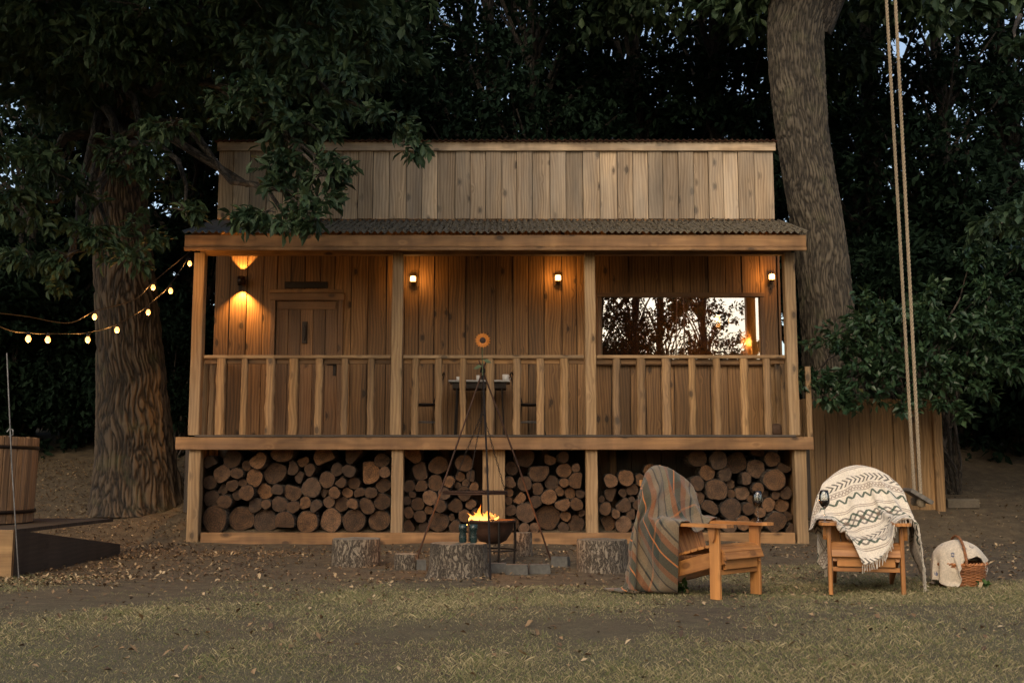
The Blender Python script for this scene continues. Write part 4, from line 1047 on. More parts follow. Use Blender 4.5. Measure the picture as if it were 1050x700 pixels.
# tartan: millimetre steps from vertex to vertex, row by row
CLOTH['tartan'] = ((46, 36), [
-174,494,10,-26,-22,0,-26,-20,6,-20,-16,21,-16,-13,26,-14,-11,29,-11,-10,31,-9,-8,31,-9,-8,32,-7,-7,32,-7,-7,32,-6,-6,32,-7,-7,33,-7,-7,32,-7,-6,33,-6,-6,32,-7,-6,33,-7,-7,44,-16,-11,46,18,-7,37,44,2,-2,40,2,0,40,4,0,29,12,-20,27,14,-19,29,15,-15,29,15,-12,28,14,-10,30,14,-9,31,13,-7,32,13,-5,35,11,-2,36,8,1,37,1,11,36,-3,17,34,-4,24,34,-4,28,41,-5,23,46,5,3,30,13,4,28,17,-6,24,18,-15,7,19,-27,9,19,-26,11,19,-25,14,20,-24,15,19,-23,
-24,29,0,-26,-21,0,-25,-21,6,-21,-16,21,-15,-13,27,-13,-10,29,-10,-9,31,-10,-8,32,-8,-8,32,-7,-7,32,-7,-7,32,-7,-7,32,-8,-7,32,-7,-7,33,-5,-5,32,-5,-5,33,-3,-4,34,-4,-5,37,-1,-7,46,9,-8,40,42,1,3,40,2,2,40,3,-1,39,3,-1,30,10,-16,22,16,-21,24,19,-14,27,16,-11,29,15,-10,30,13,-7,33,11,-2,34,10,0,36,8,2,37,5,4,37,1,11,37,-6,17,36,-1,21,30,-6,33,46,3,-3,33,11,4,26,15,6,27,17,-9,13,19,-24,9,19,-26,11,20,-25,15,19,-23,23,16,-18,
-23,29,0,-27,-21,0,-25,-20,6,-20,-16,21,-15,-13,28,-11,-9,30,-10,-9,31,-8,-7,32,-7,-8,32,-8,-7,33,-7,-7,32,-8,-7,32,-7,-7,32,-1,-5,33,1,-4,33,-1,-5,34,-2,-4,33,-8,-2,32,-1,-7,44,8,-6,42,41,-2,12,40,2,-1,40,1,-7,39,3,-5,38,3,-5,34,3,-3,25,14,-6,17,25,-13,28,13,-12,24,21,-10,28,15,-5,33,8,2,35,8,2,36,8,3,36,1,8,32,-10,21,36,-9,20,36,14,14,45,-4,-3,32,14,-3,25,13,16,29,16,0,17,19,-21,14,19,-23,11,19,-25,17,19,-23,28,11,-13,
-24,29,0,-26,-21,0,-25,-20,6,-19,-15,22,-11,-10,30,-6,-8,32,-8,-8,32,-7,-7,32,-10,-8,31,-8,-7,32,-8,-7,32,-8,-8,32,-5,-6,33,-1,-5,33,-1,-5,33,-3,-6,33,2,-4,33,6,-1,33,-9,-2,36,11,-7,41,40,-4,9,41,0,8,40,1,1,37,5,-12,39,2,-1,37,1,0,34,-2,6,27,11,-5,13,27,-11,11,26,-14,29,17,-4,33,9,2,34,8,2,36,7,3,37,5,4,38,-4,8,35,-12,19,27,-8,31,38,15,-21,31,16,-8,29,14,8,29,15,-5,26,19,4,20,18,-17,15,19,-23,15,18,-22,31,7,-9,
-23,29,0,-27,-21,0,-23,-19,8,-12,-12,27,3,-8,32,-5,-7,32,-12,-7,30,-10,-8,32,-9,-7,31,-10,-8,32,-9,-7,31,-9,-8,32,-7,-7,32,-4,-6,33,-3,-7,33,-3,-6,33,-2,-6,33,8,0,32,10,6,28,17,-10,42,25,-7,25,43,4,-6,42,-2,-3,39,5,-5,39,1,1,37,2,1,36,1,1,29,0,15,14,18,-9,5,27,-4,26,19,-5,32,11,0,34,8,3,35,6,3,36,4,5,39,-1,7,32,-16,17,32,-11,18,33,16,-14,29,16,-21,33,12,-3,21,25,-4,24,22,-2,25,19,-5,25,17,-13,22,19,-13,31,-1,-1,
-24,30,0,-26,-21,1,-20,-18,14,3,-8,30,7,-7,31,1,-8,33,-13,-7,30,-11,-7,31,-11,-7,31,-11,-7,32,-10,-8,31,-10,-7,31,-3,-8,32,1,-8,33,1,-9,32,-1,-8,33,-1,-8,33,-9,3,29,-3,3,32,18,-4,35,39,-8,24,40,-1,14,43,3,-7,40,5,-14,37,4,-11,37,2,5,36,1,6,32,1,13,23,-8,17,7,30,-4,9,25,-2,31,11,0,34,8,3,34,6,3,37,3,5,39,1,7,37,-11,12,27,-24,21,37,19,-16,30,14,-14,39,3,-2,24,25,-8,20,25,-8,22,21,-11,19,26,-8,28,18,-6,33,0,0,
-23,29,0,-26,-21,3,-14,-16,21,9,-5,31,9,-6,31,6,-7,32,-1,-8,33,-10,-8,31,-12,-6,30,-11,-7,31,-10,-8,32,-9,-8,31,-9,-7,32,-5,-8,31,-2,-8,33,-3,-9,32,-5,-10,32,7,-3,27,5,10,24,10,-1,31,38,-11,21,38,-3,21,35,7,0,38,6,-17,40,2,0,37,1,7,35,-1,10,27,-7,18,23,-12,21,24,16,3,5,31,-4,23,19,-2,33,7,3,35,5,5,36,1,6,38,3,5,39,-5,9,30,-21,19,39,9,-8,27,12,-13,41,5,-6,32,17,-5,26,19,-8,13,30,-10,17,26,-9,27,19,-6,33,4,-1,
-24,29,0,-24,-20,10,-7,-13,24,13,-4,30,8,-6,32,7,-7,33,6,-7,32,1,-8,32,-7,-8,32,-12,-7,30,-12,-7,31,-7,-8,32,-7,-8,32,-11,-7,31,-9,-7,31,-6,-9,32,-5,-10,32,3,-9,32,12,-3,26,16,15,17,25,-7,22,34,-2,10,36,3,7,41,9,-8,39,0,7,37,-1,11,34,-3,13,27,-11,19,21,-13,23,29,2,11,15,27,-2,14,27,-4,31,11,1,34,4,5,36,0,7,37,1,6,40,0,6,37,-12,13,36,-3,1,25,11,-12,43,0,-4,37,17,-7,26,20,-7,10,30,-11,19,25,-8,27,20,-7,32,8,-2,
-24,29,1,-21,-20,17,-4,-11,27,14,-2,30,11,-6,32,8,-6,32,8,-7,32,6,-7,32,4,-8,33,-4,-9,32,-12,-7,31,-12,-6,30,-8,-8,32,-4,-9,32,-10,-8,31,-9,-7,32,-6,-9,32,-5,-9,32,2,-10,31,17,-3,23,27,15,-12,47,-5,14,30,-15,30,30,17,4,39,7,5,38,2,8,33,-5,14,30,-8,18,21,-15,24,28,-8,17,23,15,4,11,31,-5,26,18,-1,34,5,4,36,-1,7,36,-2,8,39,1,6,37,-15,11,37,3,2,29,11,-10,44,-10,-1,37,23,-12,27,18,-5,13,29,-10,22,24,-8,24,22,-7,32,8,-3,
-29,21,1,-11,-10,28,-3,-12,26,14,-2,30,12,-4,32,10,-6,31,9,-6,32,7,-7,32,7,-7,33,5,-7,32,-1,-9,32,-8,-8,32,-11,-6,31,-10,-8,31,-5,-9,32,-6,-8,32,-8,-8,31,-7,-9,32,-6,-9,32,6,-8,27,29,3,-2,36,-11,15,38,-5,22,37,-12,18,34,17,8,36,11,5,33,4,8,29,-6,18,29,-8,19,24,-14,21,27,1,12,16,26,-2,19,26,-4,33,9,3,35,1,6,35,-5,9,38,-1,7,35,-14,12,39,7,0,32,10,-8,43,-10,0,47,7,-8,24,25,-11,22,22,-9,17,26,-10,22,19,-5,32,3,-2,
-37,3,0,-1,4,34,5,1,31,13,-3,31,12,-4,31,12,-4,31,10,-5,32,9,-6,32,8,-6,32,7,-7,32,5,-8,33,3,-8,32,-3,-9,32,-10,-7,31,-12,-7,31,-7,-8,32,-3,-9,32,-7,-9,32,-10,-8,31,12,-14,27,21,-13,16,29,-22,7,26,6,26,39,2,16,36,-5,19,36,11,6,34,16,2,35,5,10,23,-11,24,28,-11,19,24,-10,19,26,15,4,13,30,-5,31,14,1,34,4,5,35,-5,9,36,-4,8,34,-14,12,38,10,-1,36,10,-6,44,-6,-2,47,-2,-3,30,27,-19,22,17,-5,11,28,-10,28,2,-4,25,-17,-12,
-17,-32,6,5,4,33,4,5,33,3,5,33,7,5,33,9,4,32,11,3,31,9,1,32,10,0,32,10,-2,32,9,-3,32,8,-5,32,7,-6,33,2,-8,32,-3,-9,32,-11,-6,31,-11,-7,32,-3,-10,31,10,-20,23,4,-7,31,17,-17,20,9,-26,23,28,-23,21,28,14,22,34,13,14,36,8,12,37,8,6,36,5,10,34,6,10,24,-9,21,24,-13,22,25,-1,14,15,26,-2,27,20,-1,34,6,3,34,-1,8,34,-7,10,33,-13,11,38,12,-3,40,10,-5,44,-1,-2,45,-9,2,37,19,-18,17,17,-14,18,15,-5,26,-8,-10,28,-1,-12,
-21,-29,9,11,1,32,10,2,32,8,4,32,6,4,33,6,5,33,7,5,32,3,6,33,3,8,33,7,4,32,9,3,32,9,3,32,6,4,33,7,3,32,7,-2,33,6,-3,32,4,-9,29,7,-17,26,12,-20,24,6,-16,28,4,-18,27,2,-22,27,5,-22,32,35,-14,23,32,14,19,31,22,13,37,10,7,33,13,10,35,7,9,34,5,11,26,-9,19,19,-13,24,24,10,6,19,26,-2,33,7,3,34,6,5,33,-6,9,33,-12,12,38,7,-1,40,8,-4,42,-2,0,44,1,-3,35,15,-23,11,9,-31,30,11,2,24,9,-18,16,0,-29,
-24,14,9,9,-2,32,12,2,31,7,0,30,3,-4,34,6,-2,33,6,-1,33,7,0,33,7,0,33,8,3,32,8,3,33,7,4,33,7,6,32,3,9,33,13,-2,30,9,2,32,3,3,32,13,-4,31,15,-11,28,14,-16,26,13,-17,26,1,-18,25,2,-21,33,11,-27,37,40,-1,19,38,5,16,36,16,9,32,20,9,29,22,10,33,12,8,33,3,12,26,-9,19,22,-14,22,18,26,0,31,12,1,33,6,4,34,3,6,32,-10,11,38,6,-1,39,4,-1,41,-3,1,37,13,-15,18,7,-40,28,21,-23,26,7,-14,15,-1,-30,12,-9,-31,
16,34,-2,6,-1,33,-3,1,33,1,0,33,6,-1,33,2,-3,33,3,-3,34,3,-3,33,4,-3,34,4,-3,33,4,-2,34,6,-3,33,6,-2,33,6,-1,33,7,0,33,8,1,31,10,-9,30,11,-5,32,11,-3,31,13,-8,30,14,-11,28,15,-7,28,7,-4,28,24,-28,22,30,2,30,34,-2,24,36,2,17,34,7,16,34,14,10,30,18,9,29,19,8,29,3,14,22,-13,21,29,6,10,25,19,0,33,6,4,33,6,5,35,-3,8,36,5,-1,38,1,0,37,8,-10,22,7,-33,25,10,-32,20,6,-32,22,5,-33,14,1,-29,11,-10,-30,
16,34,-1,4,0,33,1,-2,34,2,-2,33,3,-2,34,2,-2,33,3,-3,34,4,-3,33,3,-3,34,3,-3,33,4,-3,34,3,-3,33,4,-4,34,3,-3,33,4,-4,34,4,-4,33,6,-4,33,6,-7,32,8,-7,32,8,-8,32,10,-8,31,11,-8,31,11,-8,30,19,-25,28,44,12,17,38,9,14,36,1,20,31,-1,25,28,1,25,34,8,14,31,16,9,27,18,8,25,-4,18,29,-3,15,31,11,4,31,13,2,33,2,6,36,2,8,36,7,-4,29,11,-21,32,12,-20,30,10,-24,15,-11,-35,15,10,-42,17,2,-41,12,-5,-32,10,-12,-30,
35,-1,-3,3,-1,33,2,-1,34,3,-1,34,2,-3,33,3,0,34,3,0,33,3,-1,34,3,-1,33,3,-1,34,3,-1,33,3,-2,34,3,-2,34,4,-2,33,3,-2,34,3,-3,33,4,-3,34,3,-3,33,7,-7,32,7,-8,32,7,-8,32,7,-7,32,8,-8,32,-3,-13,34,24,-17,37,44,15,9,36,5,19,34,6,19,34,7,19,32,3,21,31,3,19,31,10,13,28,17,8,26,-5,17,32,8,6,32,7,6,33,8,2,34,11,-4,30,11,-18,31,12,-16,29,9,-21,15,-11,-32,8,-17,-37,17,2,-42,19,-3,-44,12,-1,-36,10,-4,-32,
35,-13,-3,1,-5,33,2,-1,34,4,0,33,3,0,34,3,0,34,4,2,33,3,0,33,3,0,34,3,0,34,4,0,33,3,0,34,3,0,34,2,-1,33,3,-2,34,2,-3,33,2,-2,34,2,-3,34,2,-4,33,2,-4,34,2,-4,33,3,-2,34,7,-2,32,3,-3,33,-10,-17,39,33,-8,29,40,5,21,37,3,22,35,12,18,33,9,18,33,8,17,31,7,16,30,12,12,30,7,11,32,11,2,32,10,0,31,12,-7,30,10,-15,30,7,-17,29,3,-21,24,8,-25,14,-7,-33,11,-18,-33,3,-17,-39,16,-8,-44,16,-6,-39,10,-1,-33,
33,-17,-4,1,-4,34,4,0,33,4,2,34,4,2,33,3,1,34,4,1,34,3,-1,33,3,0,34,2,-2,33,2,-1,34,2,-3,34,0,-4,33,0,-4,34,1,-4,33,1,-3,34,2,-4,33,2,-3,33,2,-4,34,3,-2,33,4,-2,34,3,-1,33,6,2,31,-21,2,20,10,14,33,12,5,40,30,0,33,26,6,36,34,6,25,34,10,19,34,9,18,34,13,10,32,12,10,32,11,5,31,11,-3,30,5,-16,30,-7,-14,30,-3,-16,23,16,-22,26,5,-22,28,3,-23,26,21,-20,15,-13,-33,-1,-22,-38,-5,-23,-39,10,-22,-42,12,-10,-33,
34,-17,-3,2,-2,34,2,-1,33,3,0,34,4,0,34,4,2,33,1,-1,34,2,-1,33,3,-1,34,2,0,34,2,-1,33,2,1,34,2,0,34,1,1,33,1,2,34,1,2,33,-1,2,34,-2,1,33,-3,2,33,-5,0,33,-5,6,33,0,3,30,6,-7,25,10,-12,22,-5,20,22,8,13,32,29,1,36,20,10,39,21,11,34,34,9,19,33,11,18,33,9,12,33,4,9,30,12,-5,30,-7,-12,26,-10,-15,28,-4,-15,30,-10,-14,27,8,-19,21,20,-22,24,10,-23,28,9,-22,25,20,-21,14,-9,-32,-2,-22,-39,-5,-24,-42,1,-17,-36,
35,-9,-3,3,1,34,2,2,34,2,2,33,3,2,34,1,3,33,2,2,34,1,3,34,0,3,33,0,4,34,-1,3,33,-2,4,34,-3,4,33,-5,3,34,-6,2,33,-7,1,33,-9,-1,32,-9,-3,32,-8,1,33,0,6,31,12,5,29,14,-13,21,12,-18,20,-1,13,24,-10,19,21,25,9,28,17,13,42,22,8,39,24,-7,30,24,17,22,33,2,14,36,9,6,34,-9,6,16,26,-1,30,-7,-12,22,-22,-13,26,-9,-15,28,-11,-14,30,-1,-17,24,15,-20,17,24,-23,24,14,-23,30,12,-22,25,21,-22,16,-6,-31,0,-25,-40,-11,-20,-42,
18,27,-3,1,4,34,0,3,33,0,3,34,0,4,33,0,3,34,-1,3,33,-3,2,34,-5,3,33,-6,1,33,-7,1,33,-8,-2,33,-9,-2,32,-8,-2,33,-8,-5,32,-8,0,32,-7,4,32,-1,9,32,10,9,30,19,0,26,17,-20,20,13,-21,20,5,10,23,-13,21,21,6,19,25,19,11,29,19,7,38,17,-21,35,32,5,25,24,12,22,25,-7,13,34,16,5,36,-6,7,0,29,0,28,-3,-10,20,-24,-13,23,-21,-13,28,-11,-14,30,-6,-16,29,7,-19,19,20,-21,14,27,-23,27,13,-22,27,22,-22,31,19,-22,20,-8,-31,1,-24,-41,
-7,35,-3,1,4,33,-2,2,34,-3,2,33,-3,1,34,-4,-4,32,-5,-6,32,-9,-1,32,-8,-4,33,-8,-5,32,-8,-4,32,-8,-2,33,-8,1,32,-8,4,33,-4,8,32,2,10,31,9,10,30,16,6,28,19,-9,23,14,-22,20,13,-20,20,13,5,23,-7,21,23,-1,22,25,12,16,27,12,4,26,10,-21,30,27,-18,31,24,26,25,30,-7,22,19,-9,12,35,16,7,35,8,5,-15,24,1,29,6,-9,22,-21,-12,17,-26,-13,23,-19,-14,29,-11,-14,30,-2,-17,26,13,-20,17,23,-22,15,27,-23,24,21,-22,29,21,-22,34,18,-23,28,-4,-30,
-32,10,0,3,14,29,-3,2,34,-4,-4,33,-4,-15,29,-3,-13,31,-7,-7,32,-8,-3,32,-9,-2,33,-8,1,32,-8,4,33,-7,7,32,-2,11,32,3,12,31,10,11,30,13,9,29,18,2,27,18,-16,21,12,-25,19,14,-22,19,19,4,24,-1,21,24,-3,22,24,10,18,27,12,6,26,-1,-24,22,11,-24,25,33,3,28,22,29,24,28,-20,22,15,-11,12,36,13,9,30,23,2,-23,19,2,24,17,-7,26,-16,-12,16,-27,-13,18,-25,-13,25,-19,-13,29,-9,-15,30,4,-18,23,17,-21,14,27,-23,17,27,-23,25,23,-23,30,22,-22,35,20,-24,
-36,11,-1,4,15,27,-2,-11,30,-3,-16,29,-4,-14,30,-5,-10,31,-8,-1,32,-8,3,33,-6,6,32,-4,9,32,0,12,31,5,12,31,10,12,30,12,10,30,15,8,29,17,-4,24,16,-21,20,12,-25,19,16,-21,20,21,0,23,5,19,25,-3,23,24,8,19,27,13,3,26,1,-24,22,-1,-25,22,16,-15,20,21,25,23,32,21,24,22,-29,22,13,-13,12,37,15,9,21,30,1,-26,18,3,17,24,-5,29,-10,-12,19,-24,-13,15,-27,-13,20,-24,-13,26,-18,-13,30,-6,-16,27,10,-19,19,23,-22,15,27,-23,21,26,-23,26,24,-23,31,25,-24,
-31,18,3,10,-17,14,-2,-19,27,-7,-12,29,-8,-3,32,-7,3,33,-6,6,32,2,12,31,4,13,30,6,13,31,8,12,30,12,10,30,14,9,29,15,9,29,16,-11,23,12,-25,18,13,-24,19,18,-19,20,23,-5,24,10,17,25,-2,23,24,7,19,26,12,-2,26,1,-22,22,-7,-25,22,5,-21,20,23,5,17,18,30,17,33,15,25,15,-36,21,12,-15,14,39,16,8,14,33,1,-28,21,3,8,28,-3,30,-1,-11,23,-21,-12,16,-27,-13,17,-26,-13,21,-24,-13,26,-17,-14,30,0,-17,24,17,-21,17,25,-23,17,27,-23,24,25,-23,31,23,-22,
-29,-10,-3,12,-22,6,-6,-12,27,-8,5,32,-3,9,32,4,10,31,17,6,27,6,14,30,8,11,30,12,9,30,14,5,30,8,16,28,13,9,29,9,-16,22,8,-27,18,17,-22,19,21,-17,20,23,-7,23,15,12,25,-1,22,25,7,19,25,11,-3,26,-2,-23,22,-10,-24,21,-3,-24,22,19,-6,18,17,24,14,21,22,13,36,8,25,6,-40,20,12,-19,15,39,17,9,8,36,0,-28,26,3,-1,30,-1,30,7,-10,25,-18,-12,19,-25,-13,16,-27,-13,17,-26,-13,21,-25,-12,28,-13,-15,28,8,-19,20,22,-22,17,26,-23,21,26,-23,31,20,-22,
-21,-16,2,13,19,7,3,-14,19,0,11,27,9,8,27,16,6,29,14,10,27,11,8,30,15,5,31,14,3,30,12,9,30,8,16,28,8,-5,23,5,-26,17,7,-26,15,21,-17,20,22,-10,22,18,7,25,4,21,25,6,18,26,9,-6,25,-5,-21,23,-10,-24,21,-8,-25,21,11,-15,20,22,15,15,13,29,13,26,6,14,32,6,20,-10,-40,20,23,-22,15,38,17,9,-5,35,3,-22,33,1,-8,30,0,28,15,-9,29,-12,-12,20,-23,-13,17,-27,-13,15,-27,-13,17,-27,-12,21,-24,-13,30,-6,-16,25,15,-21,18,24,-22,18,27,-23,33,17,-20,
-23,26,0,18,12,21,28,-6,4,15,2,10,16,4,26,17,3,29,13,9,30,14,7,30,13,7,30,13,10,30,3,15,29,6,5,26,3,-24,15,5,-26,14,19,-21,19,22,-15,20,20,1,24,7,19,26,7,20,25,11,-11,26,-11,-22,22,-14,-22,21,-13,-22,21,4,-25,21,26,11,16,21,19,15,16,26,14,23,17,17,20,-19,11,-15,-38,19,29,-23,16,35,19,8,-12,34,6,-10,38,4,-19,27,-4,21,23,-7,31,-5,-11,23,-22,-13,19,-25,-13,15,-27,-13,15,-28,-13,16,-28,-13,21,-23,-13,30,3,-18,23,20,-21,16,27,-23,35,13,-18,
-12,34,-2,34,-3,1,33,-4,3,28,-1,15,20,4,27,15,7,29,13,9,30,13,9,30,12,9,30,-4,15,29,5,7,27,8,-21,15,6,-27,15,18,-22,17,19,-20,19,22,-7,23,12,15,25,9,16,26,8,-9,26,-15,-21,21,-16,-21,21,-15,-22,21,0,-24,21,22,-7,19,21,21,14,21,22,16,20,22,15,22,15,16,-11,-25,10,-1,-41,13,34,-23,16,30,22,9,-10,39,6,-2,36,5,-28,22,-4,9,29,-6,31,3,-10,27,-18,-13,20,-24,-13,17,-26,-13,13,-29,-13,15,-28,-13,22,-24,-11,17,-22,-15,28,10,-20,19,25,-22,36,9,-14,
4,38,0,34,-4,1,32,-4,3,30,-1,9,12,-4,27,11,4,31,14,10,29,15,11,28,15,12,27,10,14,26,5,-23,12,9,-27,13,17,-24,17,18,-22,17,21,-16,20,17,8,26,10,13,26,3,-10,25,-15,-19,21,-19,-20,20,-15,-21,21,-5,-24,21,18,-14,21,23,13,17,17,24,15,17,25,15,21,19,15,24,-8,16,-16,-26,7,-6,-31,9,37,-24,17,20,22,9,-3,44,5,5,35,7,-34,17,-4,-4,31,-5,29,12,-9,29,-13,-13,23,-23,-12,19,-24,-13,14,-28,-13,16,-27,-13,18,-26,-12,11,-31,-13,21,-6,-15,27,15,-23,39,-1,-7,
5,37,1,30,-6,8,32,-3,-7,19,-6,15,20,-4,23,24,-4,23,19,-1,24,8,21,25,11,18,25,22,-10,16,6,-31,9,17,-23,17,17,-24,17,17,-23,17,22,-5,23,12,12,26,2,-12,25,-19,-19,21,-20,-18,20,-17,-20,21,-8,-24,21,11,-20,21,23,8,18,18,23,16,14,25,17,24,18,13,24,10,16,16,-20,15,-20,-25,5,-9,-23,5,39,-19,16,30,18,17,-4,42,2,0,39,4,-37,17,-3,-17,26,-4,23,23,-8,31,-9,-12,24,-21,-13,21,-24,-13,18,-25,-13,16,-27,-12,14,-29,-13,5,-33,-10,15,-18,-14,35,-8,-12,38,3,-15,
9,36,0,29,-10,5,28,-11,5,31,-12,4,27,-17,3,24,-5,19,12,17,26,13,17,26,18,12,26,14,-21,11,16,-26,14,16,-24,16,17,-25,16,17,-24,16,17,3,25,-3,-12,24,-21,-17,21,-20,-18,20,-17,-20,21,-11,-24,21,5,-22,21,21,1,19,17,23,17,10,27,16,20,20,15,29,9,14,26,-3,16,9,-25,14,-24,-22,3,-10,-19,4,39,-5,14,40,7,20,2,39,4,-12,40,0,-38,16,-3,-26,25,-3,12,30,-7,31,0,-11,25,-21,-13,21,-23,-13,19,-25,-12,16,-27,-13,12,-30,-12,4,-33,-10,15,-29,-11,32,-13,-14,37,-1,-14,
13,35,-1,30,-13,8,29,-15,-5,30,-15,-3,30,-15,2,28,-10,13,17,9,26,14,15,25,19,8,26,18,-18,18,15,-26,13,16,-26,15,16,-26,14,17,-26,14,-10,-15,21,-22,-16,20,-21,-17,21,-17,-20,20,-11,-24,21,-2,-25,22,19,-7,21,15,23,16,5,28,17,16,24,16,29,9,13,29,-1,15,28,-10,17,2,-25,11,-22,-24,5,-11,-21,7,33,-1,14,44,11,13,7,39,4,-16,41,-1,-39,18,-3,-32,23,-3,-2,34,-4,30,10,-11,27,-19,-13,21,-23,-12,19,-25,-13,16,-27,-13,10,-30,-11,7,-32,-10,15,-30,-12,27,-20,-13,35,-8,-14,
15,35,0,31,-15,0,30,-15,1,30,-14,0,30,-15,-1,30,-15,4,23,-4,18,13,14,23,6,-12,18,14,-27,15,19,-24,14,19,-23,14,13,-27,14,-3,-27,17,-19,-19,20,-21,-16,21,-16,-21,20,-9,-24,21,-7,-25,22,13,-15,21,16,21,19,1,28,16,10,24,16,28,8,14,29,1,15,27,-7,17,28,-8,15,-11,-18,7,-22,-25,5,6,-26,13,25,-13,20,22,23,7,21,43,-3,-8,41,-2,-40,21,-2,-35,22,-3,-16,33,-4,24,21,-9,30,-14,-12,22,-23,-13,19,-25,-13,15,-27,-12,9,-31,-11,11,-30,-11,13,-30,-12,23,-24,-13,32,-15,-13,
17,33,0,30,-14,0,30,-15,0,31,-15,0,30,-15,0,30,-14,2,24,-14,14,22,-11,9,0,-18,9,6,-29,10,17,-25,14,12,-27,14,-1,-28,17,-10,-27,18,-19,-18,20,-13,-22,21,-5,-25,22,-7,-25,21,2,-21,24,17,16,17,1,29,16,1,27,17,22,9,16,30,-1,15,30,1,16,29,3,16,17,-14,12,-17,-24,5,-16,-27,7,16,-23,16,21,-17,18,10,22,3,3,48,-1,5,44,-1,-22,32,-2,-39,17,-5,-30,24,-4,13,30,-7,31,-7,-13,24,-21,-13,19,-25,-12,14,-29,-12,12,-29,-12,11,-30,-11,13,-29,-12,20,-27,-12,28,-19,-13,
16,34,0,30,-15,0,31,-14,0,30,-15,0,30,-15,0,30,-15,0,28,-20,0,17,-27,0,4,-33,4,4,-32,8,3,-31,13,-3,-29,16,-5,-29,17,-11,-26,19,-8,-25,21,-4,-25,22,-1,-25,23,-2,-24,23,14,6,24,-6,30,10,-1,29,16,14,24,17,27,5,16,30,-2,15,30,2,16,28,-4,16,5,-24,8,-17,-28,5,-8,-30,10,15,-25,18,24,-10,16,16,23,5,-3,46,-3,-1,48,-1,-16,41,-3,-39,19,-6,-39,13,-6,-7,34,-5,33,2,-13,26,-18,-13,19,-26,-12,15,-28,-12,12,-29,-12,12,-30,-11,12,-29,-12,19,-28,-12,25,-22,-13])
